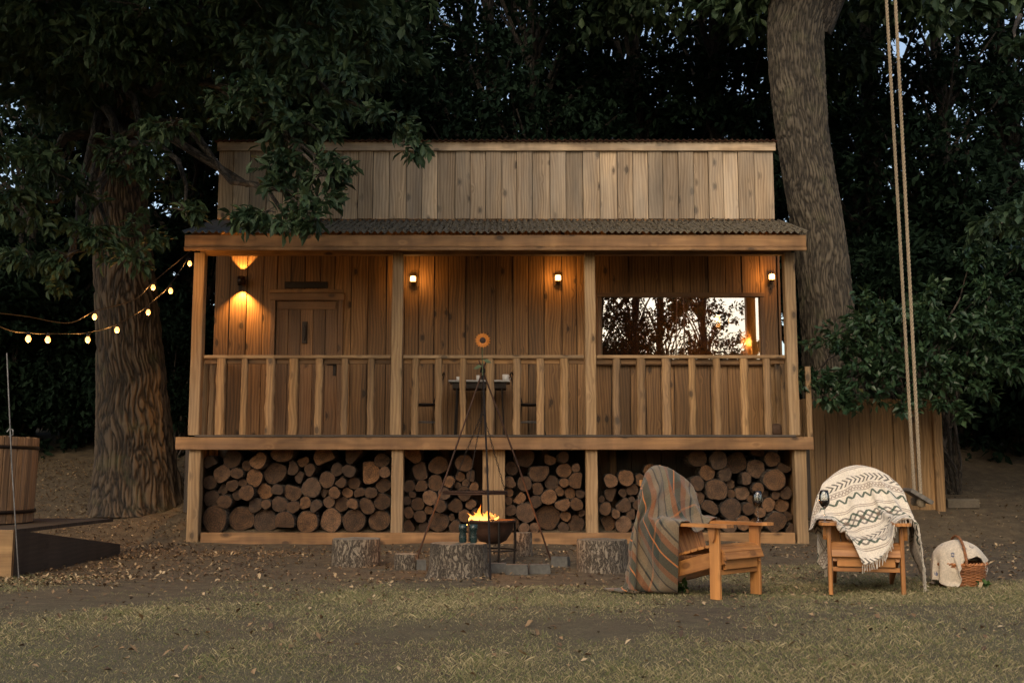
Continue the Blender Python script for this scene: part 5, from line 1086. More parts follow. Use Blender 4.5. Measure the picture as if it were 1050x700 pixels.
# cream: millimetre steps from vertex to vertex, row by row
CLOTH['cream'] = ((33, 50), [
-30,-128,241,38,2,10,35,13,9,32,11,14,30,3,22,27,-1,26,22,0,30,20,0,33,16,4,35,13,5,39,11,7,40,7,9,42,22,13,32,31,27,20,47,10,9,34,13,-5,32,1,-19,18,-6,-29,2,-5,-36,5,16,-33,4,17,-33,5,17,-32,4,18,-33,5,18,-32,4,18,-32,4,18,-32,4,19,-32,3,19,-32,3,19,-31,2,20,-32,1,20,-31,1,20,-31,-2,20,-31,0,21,-30,
-12,8,35,37,4,8,30,24,0,32,12,13,32,7,18,31,3,20,30,1,22,26,2,26,19,-2,31,11,8,34,3,9,39,3,11,40,10,10,41,36,17,9,43,-7,8,45,-8,5,23,10,-25,17,15,-27,28,13,-9,-1,17,-32,5,17,-32,5,17,-33,4,17,-32,4,17,-33,4,18,-32,4,17,-33,3,18,-32,6,19,-30,5,20,-31,3,20,-31,3,20,-31,0,21,-31,-4,20,-30,-8,21,-30,
-13,9,34,36,6,5,25,29,-5,32,13,13,33,7,18,30,1,21,28,-1,20,28,13,19,9,-11,28,20,16,25,21,2,22,8,16,36,0,20,38,24,-9,25,42,5,14,46,6,-1,38,5,-6,25,14,-20,3,8,-23,2,14,-34,2,18,-33,2,17,-32,3,18,-32,3,19,-33,3,18,-31,4,18,-32,5,19,-31,7,21,-30,9,22,-28,8,21,-30,9,22,-28,6,20,-30,1,21,-29,-11,21,-29,
-14,12,34,33,10,-1,22,29,-7,33,9,16,32,-1,19,30,8,19,27,-1,20,28,10,17,30,5,15,28,8,-6,29,12,23,-7,13,34,2,5,27,6,6,40,35,10,31,49,8,7,48,6,-4,20,4,-31,22,11,-18,-11,14,-31,-8,17,-30,0,18,-32,1,18,-33,2,18,-32,3,19,-31,5,20,-31,7,20,-30,7,21,-30,9,22,-29,9,21,-29,10,22,-28,12,22,-26,11,22,-26,-11,20,-28,
-13,15,32,30,13,-5,17,22,-6,34,-5,17,33,2,19,31,10,17,27,16,14,29,11,16,27,9,-17,34,14,7,35,15,5,0,14,34,5,5,29,0,6,40,25,9,31,47,8,12,40,2,6,27,1,-23,27,16,-15,8,14,-26,-8,17,-31,-4,17,-32,-3,18,-32,-3,18,-33,-3,18,-32,1,19,-31,5,20,-30,8,22,-29,10,21,-29,10,22,-28,11,22,-27,14,22,-26,17,22,-24,-8,20,-26,
-13,17,32,26,14,-8,13,6,-6,34,4,14,34,12,15,32,14,13,31,14,3,32,17,-3,28,14,-4,33,12,-8,34,14,5,12,16,31,7,7,34,-5,5,39,16,9,38,40,8,21,42,4,2,31,-1,-14,32,12,-10,21,14,-23,4,15,-33,-2,18,-32,-4,18,-32,-4,18,-32,-7,19,-31,-7,19,-31,-7,19,-30,2,21,-28,11,22,-28,11,22,-28,16,21,-25,19,21,-23,15,23,-24,-9,20,-26,
-15,22,28,22,7,-10,10,1,-6,36,14,12,35,18,8,33,15,-6,33,16,-8,33,16,-4,30,18,9,33,13,-11,33,14,-1,25,15,24,7,10,38,-7,5,41,8,7,38,34,10,30,40,5,5,35,-4,-24,39,12,10,26,13,-19,13,15,-31,-1,17,-32,-6,18,-32,-3,18,-32,-1,18,-32,-8,19,-31,-14,20,-28,-10,20,-27,9,21,-28,13,22,-26,19,21,-24,23,19,-22,11,21,-23,-9,23,-27,
-20,30,13,22,5,-9,9,0,-7,38,18,1,36,16,-6,34,18,0,33,16,-8,33,16,-5,32,18,6,33,13,-9,33,15,1,27,15,21,7,10,36,-8,5,40,11,8,38,33,4,24,23,-8,30,43,11,-19,47,14,-8,27,13,-4,21,15,-24,7,16,-31,0,17,-33,1,17,-32,-5,20,-31,-11,19,-30,-17,19,-26,-16,19,-26,5,22,-28,14,21,-26,22,20,-23,24,19,-21,11,20,-22,-14,22,-26,
-13,27,24,15,11,-24,8,-2,-20,40,17,-5,37,17,-5,36,17,-4,33,17,1,33,17,-6,32,16,-1,34,15,-5,33,16,4,29,15,18,6,10,33,-2,6,39,17,3,33,16,-1,37,25,3,35,39,10,-12,44,7,-14,39,16,-3,24,16,-12,8,17,-31,-2,16,-32,12,17,-29,-4,19,-31,-10,19,-29,-19,19,-25,-18,19,-26,3,21,-27,17,19,-25,20,21,-22,25,19,-21,10,19,-22,-18,21,-25,
-2,23,32,-8,10,-45,13,8,-35,39,16,-9,39,17,-3,37,17,-4,35,17,-3,33,18,1,33,16,-4,33,15,-4,33,16,7,31,16,13,9,10,31,16,4,33,11,5,37,15,3,39,9,2,40,42,8,4,33,2,-32,43,16,8,32,19,-6,12,17,-26,-2,15,-31,18,17,-27,-3,19,-31,-16,14,-24,-18,19,-25,-14,21,-27,9,20,-27,21,16,-22,14,23,-23,24,19,-21,5,20,-23,-21,19,-24,
-21,24,-19,29,9,-14,-13,17,-42,29,16,-19,39,17,-4,38,17,-4,36,17,-3,35,17,-3,33,16,-2,33,17,3,32,16,8,33,16,11,25,11,22,18,5,34,15,5,37,6,5,40,0,1,42,36,7,13,26,-1,-33,43,13,12,37,20,-6,21,17,-14,6,16,-30,19,17,-26,-2,19,-31,-21,10,-19,-17,19,-25,-9,22,-28,19,15,-24,19,15,-21,12,24,-22,22,18,-21,-10,20,-24,-17,21,-24,
-11,35,-15,25,-1,21,4,21,-38,14,18,-37,33,18,-16,39,17,-4,37,17,-2,35,17,-2,34,17,0,33,16,6,32,16,9,31,15,13,29,13,20,24,8,28,19,6,34,0,2,39,10,1,39,17,7,21,21,-3,-30,41,11,21,40,17,-16,31,17,-3,22,18,-19,10,18,-29,-2,14,-29,-18,13,-16,-14,19,-25,-4,23,-29,19,15,-25,22,9,-15,12,22,-21,14,22,-23,-20,18,-24,-11,22,-23,
-8,41,-4,24,-10,37,27,12,-23,10,21,-42,11,22,-36,32,18,-12,38,18,0,36,17,0,34,17,3,33,17,7,32,15,10,30,15,15,30,13,19,27,10,25,24,7,30,10,4,37,9,-4,32,-9,-10,25,33,7,-5,37,15,-10,42,18,14,31,18,-17,29,18,-6,-3,0,-26,15,20,-20,-1,20,-27,-14,21,-26,-11,24,-23,24,3,-17,20,15,-17,10,23,-21,2,22,-25,-25,15,-21,-3,25,-24,
-14,32,10,27,-5,33,33,5,-4,4,19,-45,9,22,-40,26,22,-26,38,18,-3,36,17,2,35,17,3,34,17,7,32,15,11,29,14,17,29,13,20,28,11,23,26,8,27,24,7,32,0,-5,33,-14,-13,29,34,6,8,29,15,-28,37,13,19,37,20,-11,27,1,0,16,14,-17,9,20,-25,3,21,-24,7,20,-27,-12,26,-23,21,-6,-7,18,19,-19,7,25,-23,-15,20,-23,-22,15,-22,4,27,-23,
-15,17,26,27,2,15,32,12,6,21,19,-38,-5,20,-43,22,22,-31,34,20,-12,38,18,0,36,17,4,34,16,4,32,16,12,29,13,19,29,12,20,28,12,21,27,10,26,25,7,29,3,-2,33,-15,-13,30,30,3,18,26,14,-33,40,12,-7,42,15,14,32,4,12,15,11,-16,15,22,-25,-3,20,-25,17,18,-18,-4,24,-25,21,-10,-2,17,22,-22,-4,27,-23,-26,13,-22,-13,21,-22,9,27,-23,
-8,-5,35,18,19,-10,20,25,-2,40,22,-16,-1,22,-42,10,21,-35,32,21,-20,37,18,-4,37,17,4,36,17,6,30,8,18,29,18,13,29,13,18,29,13,20,28,12,22,27,9,27,7,-1,32,-16,-12,31,24,0,26,24,13,-33,40,13,-15,43,7,11,34,1,17,30,11,1,8,19,-25,8,19,-18,17,24,-19,9,23,-27,17,-14,1,8,26,-22,-19,20,-22,-24,14,-22,-3,27,-23,12,27,-23,
-7,16,29,10,27,-20,9,25,-23,42,25,0,17,23,-29,5,22,-38,23,22,-28,36,19,-8,38,16,4,37,15,9,27,0,24,29,21,10,30,16,15,29,15,17,30,14,18,29,12,22,12,2,30,-13,-12,33,14,-4,32,28,14,-28,35,14,-19,41,5,9,34,-11,29,37,16,-4,8,19,-21,7,18,-19,14,24,-22,20,16,-16,32,-9,4,-7,24,-23,-27,14,-21,-16,22,-23,6,28,-23,13,26,-22,
-29,22,4,23,27,-3,13,27,-20,27,27,-14,32,22,-11,12,25,-38,13,23,-35,30,19,-15,39,17,4,38,12,12,24,-6,27,30,18,13,29,20,11,30,17,15,29,15,16,31,15,17,20,8,24,3,-9,35,-6,-6,31,30,12,-18,31,14,-23,44,6,8,28,-19,29,33,3,-12,13,26,-6,3,20,-26,21,23,-13,35,2,-1,32,5,-1,-20,20,-23,-23,16,-22,-7,26,-23,12,27,-22,13,26,-22,
-27,24,-1,25,27,3,25,25,-2,18,28,-15,30,20,-13,13,23,-40,15,27,-34,31,24,-16,40,17,1,38,11,14,22,-9,29,30,11,18,28,23,9,30,17,13,29,17,16,30,16,15,29,14,17,16,-2,30,-18,-9,20,27,10,0,31,2,-11,44,13,5,24,-22,20,37,-6,7,9,35,-24,10,24,-20,30,5,-1,36,-1,1,24,18,-7,-23,17,-22,-18,21,-23,4,28,-22,16,25,-22,9,27,-22,
-27,25,0,26,26,3,26,26,-1,24,24,3,27,21,-18,12,24,-33,17,27,-33,34,26,-17,39,21,-4,39,9,16,21,-11,30,27,2,24,29,23,8,29,20,12,30,16,15,29,17,14,31,17,15,27,9,22,-20,-9,6,14,-17,16,41,8,8,39,21,-1,27,-18,19,36,-14,14,8,38,-32,20,27,-17,35,1,1,34,-8,5,15,25,-11,-23,16,-22,-7,26,-23,14,26,-22,13,26,-22,-5,27,-24,
-26,26,1,26,25,1,26,21,7,23,23,-3,29,24,-2,23,27,-23,16,26,-37,31,27,-19,38,23,-8,40,9,17,23,-10,30,22,-6,28,29,18,13,30,17,13,29,20,12,29,18,14,30,17,14,30,17,15,-3,-17,21,4,-23,15,36,14,4,38,23,0,30,-12,17,33,-23,19,19,38,-30,26,30,-19,33,-8,4,32,-3,4,5,26,-15,-17,20,-23,7,27,-22,15,25,-22,-5,25,-24,-20,10,-27,
-26,25,-2,26,23,6,28,22,-4,26,24,5,22,24,3,32,27,-5,23,26,-34,19,27,-29,41,23,-4,41,10,16,30,-5,27,15,-15,33,28,11,18,31,13,15,28,22,11,29,20,12,29,19,13,30,17,15,16,-13,24,-6,-24,16,33,11,6,37,24,-1,37,-5,15,24,-30,21,24,34,-30,35,29,-15,34,-8,3,30,1,3,-5,24,-17,-1,27,-23,16,25,-22,-4,24,-24,-19,11,-27,-20,-9,-29,
-15,27,-17,18,21,21,27,24,-1,27,24,0,25,23,15,17,17,-15,40,27,-4,20,33,-33,37,25,-9,42,10,17,35,0,24,13,-18,34,24,0,25,31,9,18,29,22,11,28,22,11,29,20,12,29,18,13,24,-4,23,-4,-27,20,33,2,11,32,27,-3,38,0,12,21,-30,21,22,30,-28,48,9,-6,39,12,-3,27,3,2,-5,26,-20,11,26,-22,-4,19,-25,-13,18,-25,-18,-12,-29,-14,-18,-30,
-5,30,-21,5,19,30,22,23,16,25,23,-2,23,20,17,24,22,-10,33,19,-1,30,29,-15,31,30,-16,44,8,16,36,7,20,22,-11,31,16,-15,33,29,4,22,31,18,13,27,24,9,28,23,11,29,18,13,28,5,19,2,-28,24,30,-5,16,29,27,-5,38,5,11,18,-29,19,26,24,-22,46,15,-9,47,3,2,30,11,-4,3,28,-20,-1,16,-25,-8,14,-26,-16,-10,-28,-14,-17,-30,-13,-18,-29,
-8,31,-17,6,17,30,5,19,26,24,22,8,28,13,0,26,27,-1,24,18,3,33,22,9,34,31,-10,42,-6,19,35,21,13,31,3,24,18,-14,32,21,-10,30,32,12,17,29,24,10,26,25,8,29,19,13,29,10,18,13,-22,25,23,-14,20,28,27,-5,37,10,8,15,-28,18,32,24,-18,46,15,-7,46,-7,3,35,22,-11,-1,12,-23,-2,13,-25,-11,-7,-29,-14,-17,-28,-18,-11,-30,-16,-5,-31,
-8,33,-15,10,15,26,-10,15,30,26,14,7,22,15,13,24,28,-5,25,16,19,34,19,20,36,29,-1,43,-10,19,37,6,17,27,27,13,29,-3,27,15,-16,33,29,0,25,31,19,13,24,28,6,28,21,12,31,10,17,22,-11,23,18,-21,24,26,25,-3,36,14,6,16,-26,18,35,24,-15,46,13,-6,47,-9,5,29,16,-24,14,22,-27,-17,-23,-21,-19,-5,-31,-13,4,-34,-6,3,-36,0,3,-37,
-9,33,-12,16,13,22,-15,14,30,12,8,31,24,12,23,23,19,-2,29,17,11,26,22,14,42,17,20,42,5,16,37,-14,24,24,32,10,33,15,19,24,-7,29,20,-12,32,31,9,19,25,27,7,27,23,10,31,10,17,28,-1,21,16,-23,25,27,22,0,33,17,4,21,-22,18,37,20,-10,44,11,-5,46,1,-5,34,14,-23,-6,3,-37,-7,-1,-34,8,0,-35,-2,2,-34,-12,6,-33,1,2,-37,
-9,33,-10,25,13,21,-3,14,31,-2,10,35,14,7,32,33,2,8,29,4,16,15,9,26,29,20,5,38,11,26,40,3,20,30,20,19,28,24,14,33,8,24,21,-11,31,26,-5,27,28,22,11,26,25,9,30,14,15,30,2,20,18,-20,25,29,18,4,32,18,3,26,-17,18,39,14,-6,44,7,-2,33,9,-23,23,16,-36,18,15,-38,1,0,-39,3,1,-37,1,-3,-32,3,10,-31,-1,2,-37,
-11,34,-9,27,14,23,17,11,30,-1,11,34,2,9,33,32,3,12,24,2,24,1,-10,35,18,18,9,38,2,27,43,20,18,30,5,28,30,27,15,34,13,22,31,2,26,20,-12,31,30,10,19,27,25,8,30,13,15,30,10,18,20,-16,24,30,16,6,33,16,5,32,-11,16,38,13,-7,40,13,-9,30,15,-29,25,14,-37,9,12,-48,2,-11,-43,2,8,-36,-1,-7,-34,7,-11,-29,-1,1,-37,
-10,35,-6,21,11,27,25,13,24,5,10,32,10,10,34,23,5,23,11,-5,32,-3,-13,34,16,7,24,35,2,26,39,20,17,38,8,26,29,11,24,31,18,19,32,12,23,27,-1,27,26,-4,26,29,19,13,29,21,10,30,6,20,25,-8,23,30,16,4,35,5,12,38,5,11,31,18,-18,32,14,-21,31,16,-26,15,-2,-35,2,-3,-46,7,-2,-50,3,-14,-36,4,-15,-33,6,-12,-34,-2,0,-36,
-8,35,-6,22,8,27,19,14,26,12,4,33,9,2,35,13,9,33,10,-2,35,8,-7,34,7,-9,34,24,3,25,38,8,24,39,23,18,36,4,27,28,11,25,30,16,20,32,10,23,28,-2,27,29,7,20,27,22,8,30,5,21,29,0,21,32,14,6,35,10,8,34,14,-7,32,17,-16,28,14,-24,25,6,-30,10,0,-36,-2,-23,-42,7,-16,-46,8,-18,-41,4,-13,-34,5,-14,-34,5,-10,-34,
0,35,-8,15,4,29,0,3,36,7,1,36,9,-1,36,9,1,36,12,0,35,12,-1,35,15,0,33,27,9,23,25,-8,33,40,16,23,39,1,26,31,20,24,31,15,24,31,9,24,31,8,23,30,2,24,27,20,10,31,5,20,32,12,14,32,11,9,33,17,-8,33,17,-11,26,7,-26,24,0,-31,24,9,-32,22,9,-32,10,-10,-37,5,-25,-43,-1,-28,-45,14,-10,-33,7,-13,-34,6,-13,-34,
21,27,-10,1,10,36,6,1,36,7,1,37,6,1,36,7,0,36,8,1,37,8,0,36,9,-1,36,14,0,34,22,1,28,29,-10,36,44,16,18,32,3,32,31,19,24,33,13,24,33,8,25,32,8,22,30,18,13,31,11,15,33,16,9,32,15,-7,30,9,-16,26,1,-26,28,9,-25,19,-2,-28,23,3,-33,25,7,-33,25,17,-30,3,-18,-36,13,-22,-43,8,-18,-41,13,-11,-33,14,-11,-32,
29,22,-6,3,7,36,4,3,37,5,2,36,6,3,37,6,1,36,6,1,37,6,0,36,7,-2,37,7,1,35,11,-2,31,4,-9,39,32,2,31,36,13,30,35,10,30,36,15,23,34,14,21,34,16,18,32,18,14,33,16,5,33,4,-5,30,4,-19,30,-3,-19,24,-7,-23,27,6,-25,24,10,-26,9,10,-30,24,6,-32,28,-1,-31,28,10,-31,29,-1,-31,9,-17,-43,11,-12,-36,12,-11,-33,
30,18,-6,5,4,37,5,3,36,5,4,37,6,0,36,7,-3,36,6,-4,36,7,0,36,8,-4,36,6,4,36,6,9,34,-15,3,32,2,0,31,43,8,26,32,17,32,35,16,25,34,16,22,33,17,20,37,11,4,35,3,-3,26,-9,-11,30,-5,-17,29,9,-20,24,-18,-18,26,-5,-23,28,6,-25,9,22,-29,8,14,-29,28,3,-32,30,20,-25,36,9,-30,35,-2,-35,24,-16,-35,14,-13,-32,
35,10,-6,5,1,37,5,0,37,5,-3,36,6,-1,36,6,-3,35,6,1,36,4,6,36,-2,10,34,-10,8,33,-18,-1,31,-8,3,27,23,6,20,18,18,38,34,17,30,35,16,28,36,10,20,41,0,7,37,-11,7,26,26,-6,32,-7,-12,20,-23,-14,29,8,-20,29,1,-19,20,-25,-18,27,-6,-22,21,15,-27,-3,28,-29,15,23,-28,30,13,-29,33,13,-29,38,9,-32,29,-17,-33,17,-17,-31,
36,1,-4,4,-5,36,4,-6,36,6,4,36,3,9,34,1,8,35,-8,10,34,-13,8,32,-17,-1,32,-18,-10,29,-5,0,28,13,21,23,24,9,16,9,23,38,30,17,36,35,-2,24,41,-6,11,40,-5,9,38,-5,6,16,34,-5,34,2,-10,15,-29,-13,27,-9,-17,26,13,-20,26,-13,-19,19,-25,-18,27,-1,-23,10,22,-28,1,29,-29,19,24,-29,29,18,-29,35,16,-30,36,3,-32,33,-10,-29,
35,8,-1,1,-3,36,-13,1,30,-11,5,33,-6,4,36,-6,5,36,-12,19,24,-18,-7,30,-17,-15,29,-6,0,28,13,23,23,23,4,23,7,24,20,19,21,27,35,9,34,23,-27,26,41,-2,10,39,-12,11,40,6,3,7,37,-3,33,13,-9,19,-28,-12,17,-24,-15,28,5,-19,27,9,-20,19,-23,-18,21,-23,-19,25,7,-24,6,26,-29,4,29,-30,19,26,-29,29,21,-30,36,18,-30,41,3,-33,
25,26,1,-8,2,35,-23,5,28,-10,1,34,-17,0,31,-25,-12,18,-16,4,27,-15,-16,29,-11,-3,28,18,22,23,24,5,22,19,18,23,2,29,22,26,9,20,31,3,31,9,-38,24,41,-8,12,40,-15,14,39,15,0,3,41,-3,29,22,-7,25,-20,-11,8,-33,-13,27,-12,-17,25,16,-21,29,-3,-19,14,-29,-18,24,-18,-19,21,14,-26,2,29,-30,7,29,-30,21,27,-30,30,24,-30,36,20,-31,
12,29,-1,-23,2,28,-25,-2,26,-25,-7,25,-17,-21,24,-23,-8,22,-19,-11,27,-10,1,27,16,18,24,23,12,22,28,6,23,5,28,22,8,27,23,25,10,22,26,-23,18,0,-39,24,41,-15,14,40,-15,15,37,21,0,2,43,-3,24,30,-6,31,-10,-10,6,-34,-13,16,-26,-15,29,6,-19,27,13,-21,24,-16,-18,14,-31,-17,26,-12,-21,14,22,-28,3,29,-30,10,30,-30,22,28,-31,30,27,-30,
-19,10,-22,-26,-7,25,-26,-8,24,-21,-17,25,-17,-21,24,-23,-10,26,-17,4,26,15,20,23,23,16,23,29,3,23,19,19,23,1,29,21,15,24,23,27,-4,20,14,-31,13,-8,-41,20,39,-22,17,41,-16,15,34,27,-1,4,44,-2,17,36,-5,35,2,-9,11,-31,-12,4,-34,-13,28,-10,-18,26,15,-20,29,3,-20,19,-26,-17,13,-30,-18,27,-1,-23,11,24,-28,2,30,-31,15,30,-30,30,27,-30,
-22,-9,-27,-27,-7,25,-24,-12,25,-19,-20,24,-21,-16,26,-23,-1,25,15,23,24,22,18,23,28,6,22,25,11,23,10,26,23,5,29,23,20,12,21,25,-17,17,-2,-34,10,-8,-39,15,33,-31,20,43,-14,15,30,30,-1,6,45,-2,14,40,-4,35,13,-8,22,-24,-11,-4,-35,-13,18,-25,-15,29,3,-19,25,16,-20,29,-8,-19,14,-30,-18,17,-27,-18,25,5,-24,6,27,-30,4,32,-31,32,22,-25,
-22,-11,-27,-27,-7,25,-21,-16,25,-21,-18,25,-19,-3,25,5,19,24,23,18,23,25,13,23,29,5,23,14,21,23,1,30,22,14,21,22,29,-3,20,14,-27,14,-5,-35,11,-10,-34,8,28,-33,21,41,-19,16,24,34,0,8,46,-2,14,41,-4,32,24,-6,30,-16,-11,0,-35,-12,4,-32,-13,26,-13,-17,25,16,-21,28,8,-20,26,-16,-18,12,-32,-18,19,-25,-18,21,12,-26,1,31,-31,33,17,-16,
-23,-10,-27,-24,-12,25,-21,-17,25,-21,-10,26,2,20,24,22,17,23,25,16,23,27,10,23,23,12,23,-2,28,22,6,27,22,27,9,21,26,-16,18,-1,-33,11,-4,-33,11,-4,-34,9,16,-33,16,41,-21,17,24,35,1,8,47,-2,13,43,-4,27,32,-5,35,-5,-9,9,-33,-12,-6,-35,-13,16,-27,-15,28,5,-19,23,19,-21,30,-2,-19,22,-23,-18,13,-33,-17,20,-21,-20,13,22,-28,30,10,2,
-21,-12,-27,-22,-15,25,-22,-14,26,-5,19,24,24,16,23,24,16,23,25,14,23,27,8,23,7,25,23,-4,28,22,20,19,21,30,-4,20,15,-27,16,-12,-32,10,3,-33,11,6,-34,11,3,-35,11,37,-20,16,27,35,2,4,49,-2,13,44,-3,22,37,-5,36,8,-7,19,-30,-12,-9,-36,-13,2,-34,-13,27,-12,-17,23,19,-21,26,12,-20,30,-13,-19,23,-25,-17,14,-34,-17,21,-11,-22,18,0,23,
-20,-15,-26,-21,-12,25,-9,12,24,20,17,24,25,14,23,25,14,23,26,12,23,14,19,23,-7,28,22,13,24,21,28,9,21,26,-16,18,4,-32,13,-15,-32,10,3,-33,11,10,-33,12,2,-35,12,28,-20,11,29,34,2,3,49,-2,11,45,-2,21,40,-4,31,21,-6,29,-22,-11,-5,-37,-13,-5,-35,-13,13,-27,-14,27,8,-20,21,22,-20,30,-8,-19,29,-16,-18,19,-32,-13,22,-33,-15,4,-17,26,
-19,-16,-27,-14,11,25,19,17,23,25,13,23,26,13,24,26,11,23,18,19,23,-7,28,21,4,27,22,25,15,22,30,-1,19,19,-26,17,-6,-33,11,-15,-32,9,3,-34,12,5,-33,12,2,-32,12,29,-21,7,25,33,2,10,48,-1,5,48,-3,17,43,-3,28,30,-5,35,-11,-10,7,-37,-12,-2,-37,-12,-2,-34,-13,15,-8,-18,21,22,-20,31,4,-21,22,-19,-13,14,-36,-6,17,-36,-8,28,-21,8,
-21,4,-26,22,18,23,26,11,23,26,12,23,26,12,24,23,18,23,-5,29,21,-5,28,22,20,22,22,29,6,20,29,-13,19,9,-31,14,-12,-33,10,-15,-32,10,2,-35,11,-2,-33,13,6,-33,12,30,-17,5,29,25,1,5,51,-3,4,50,-1,13,46,-3,23,38,-4,38,2,-8,12,-35,-12,-5,-38,-11,-11,-35,-8,8,-16,-16,27,7,-24,31,3,-20,32,-6,-16,15,-32,-7,17,-35,-6,31,-26,1,
19,11,-29,26,10,24,27,10,23,25,14,24,20,19,22,4,28,22,-8,28,22,12,24,22,27,12,21,30,0,20,21,-22,16,2,-34,13,-13,-33,10,-16,-32,10,0,-35,11,-4,-34,13,7,-33,12,28,-9,5,32,16,-3,3,50,-3,5,51,-2,10,48,-2,16,44,-2,35,17,-7,19,-31,-11,-7,-38,-10,-6,-36,-10,1,-34,-10,25,-12,-17,29,6,-22,29,4,-21,30,-15,-13,22,-30,-5,23,-33,-2,
24,0,-27,26,11,23,26,14,24,20,20,22,6,28,22,-7,28,22,4,27,21,25,13,22,29,9,21,27,-9,19,14,-30,14,-5,-34,12,-13,-33,10,-15,-32,10,-7,-35,11,-1,-34,13,9,-33,12,27,-9,4,28,24,-5,12,38,-4,1,52,-2,7,50,-2,11,47,-2,26,34,-3,28,-26,-12,2,-39,-10,-7,-36,-10,-6,-36,-10,12,-31,-12,30,-3,-19,30,5,-22,32,-5,-17,29,-21,-9,23,-32,-3,
24,1,-27,25,15,22,21,21,23,9,27,22,-4,30,22,-7,29,22,22,17,21,31,6,21,28,7,21,23,-20,17,4,-34,12,-7,-34,11,-14,-33,11,-13,-33,10,-9,-34,11,-3,-35,12,10,-33,13,26,-4,3,23,27,-6,19,32,-5,2,48,-3,4,51,-2,8,50,-2,12,44,0,36,-13,-11,8,-39,-11,-3,-38,-10,-7,-36,-10,-1,-36,-10,25,-20,-14,30,-1,-21,32,0,-19,32,-14,-13,28,-25,-6])
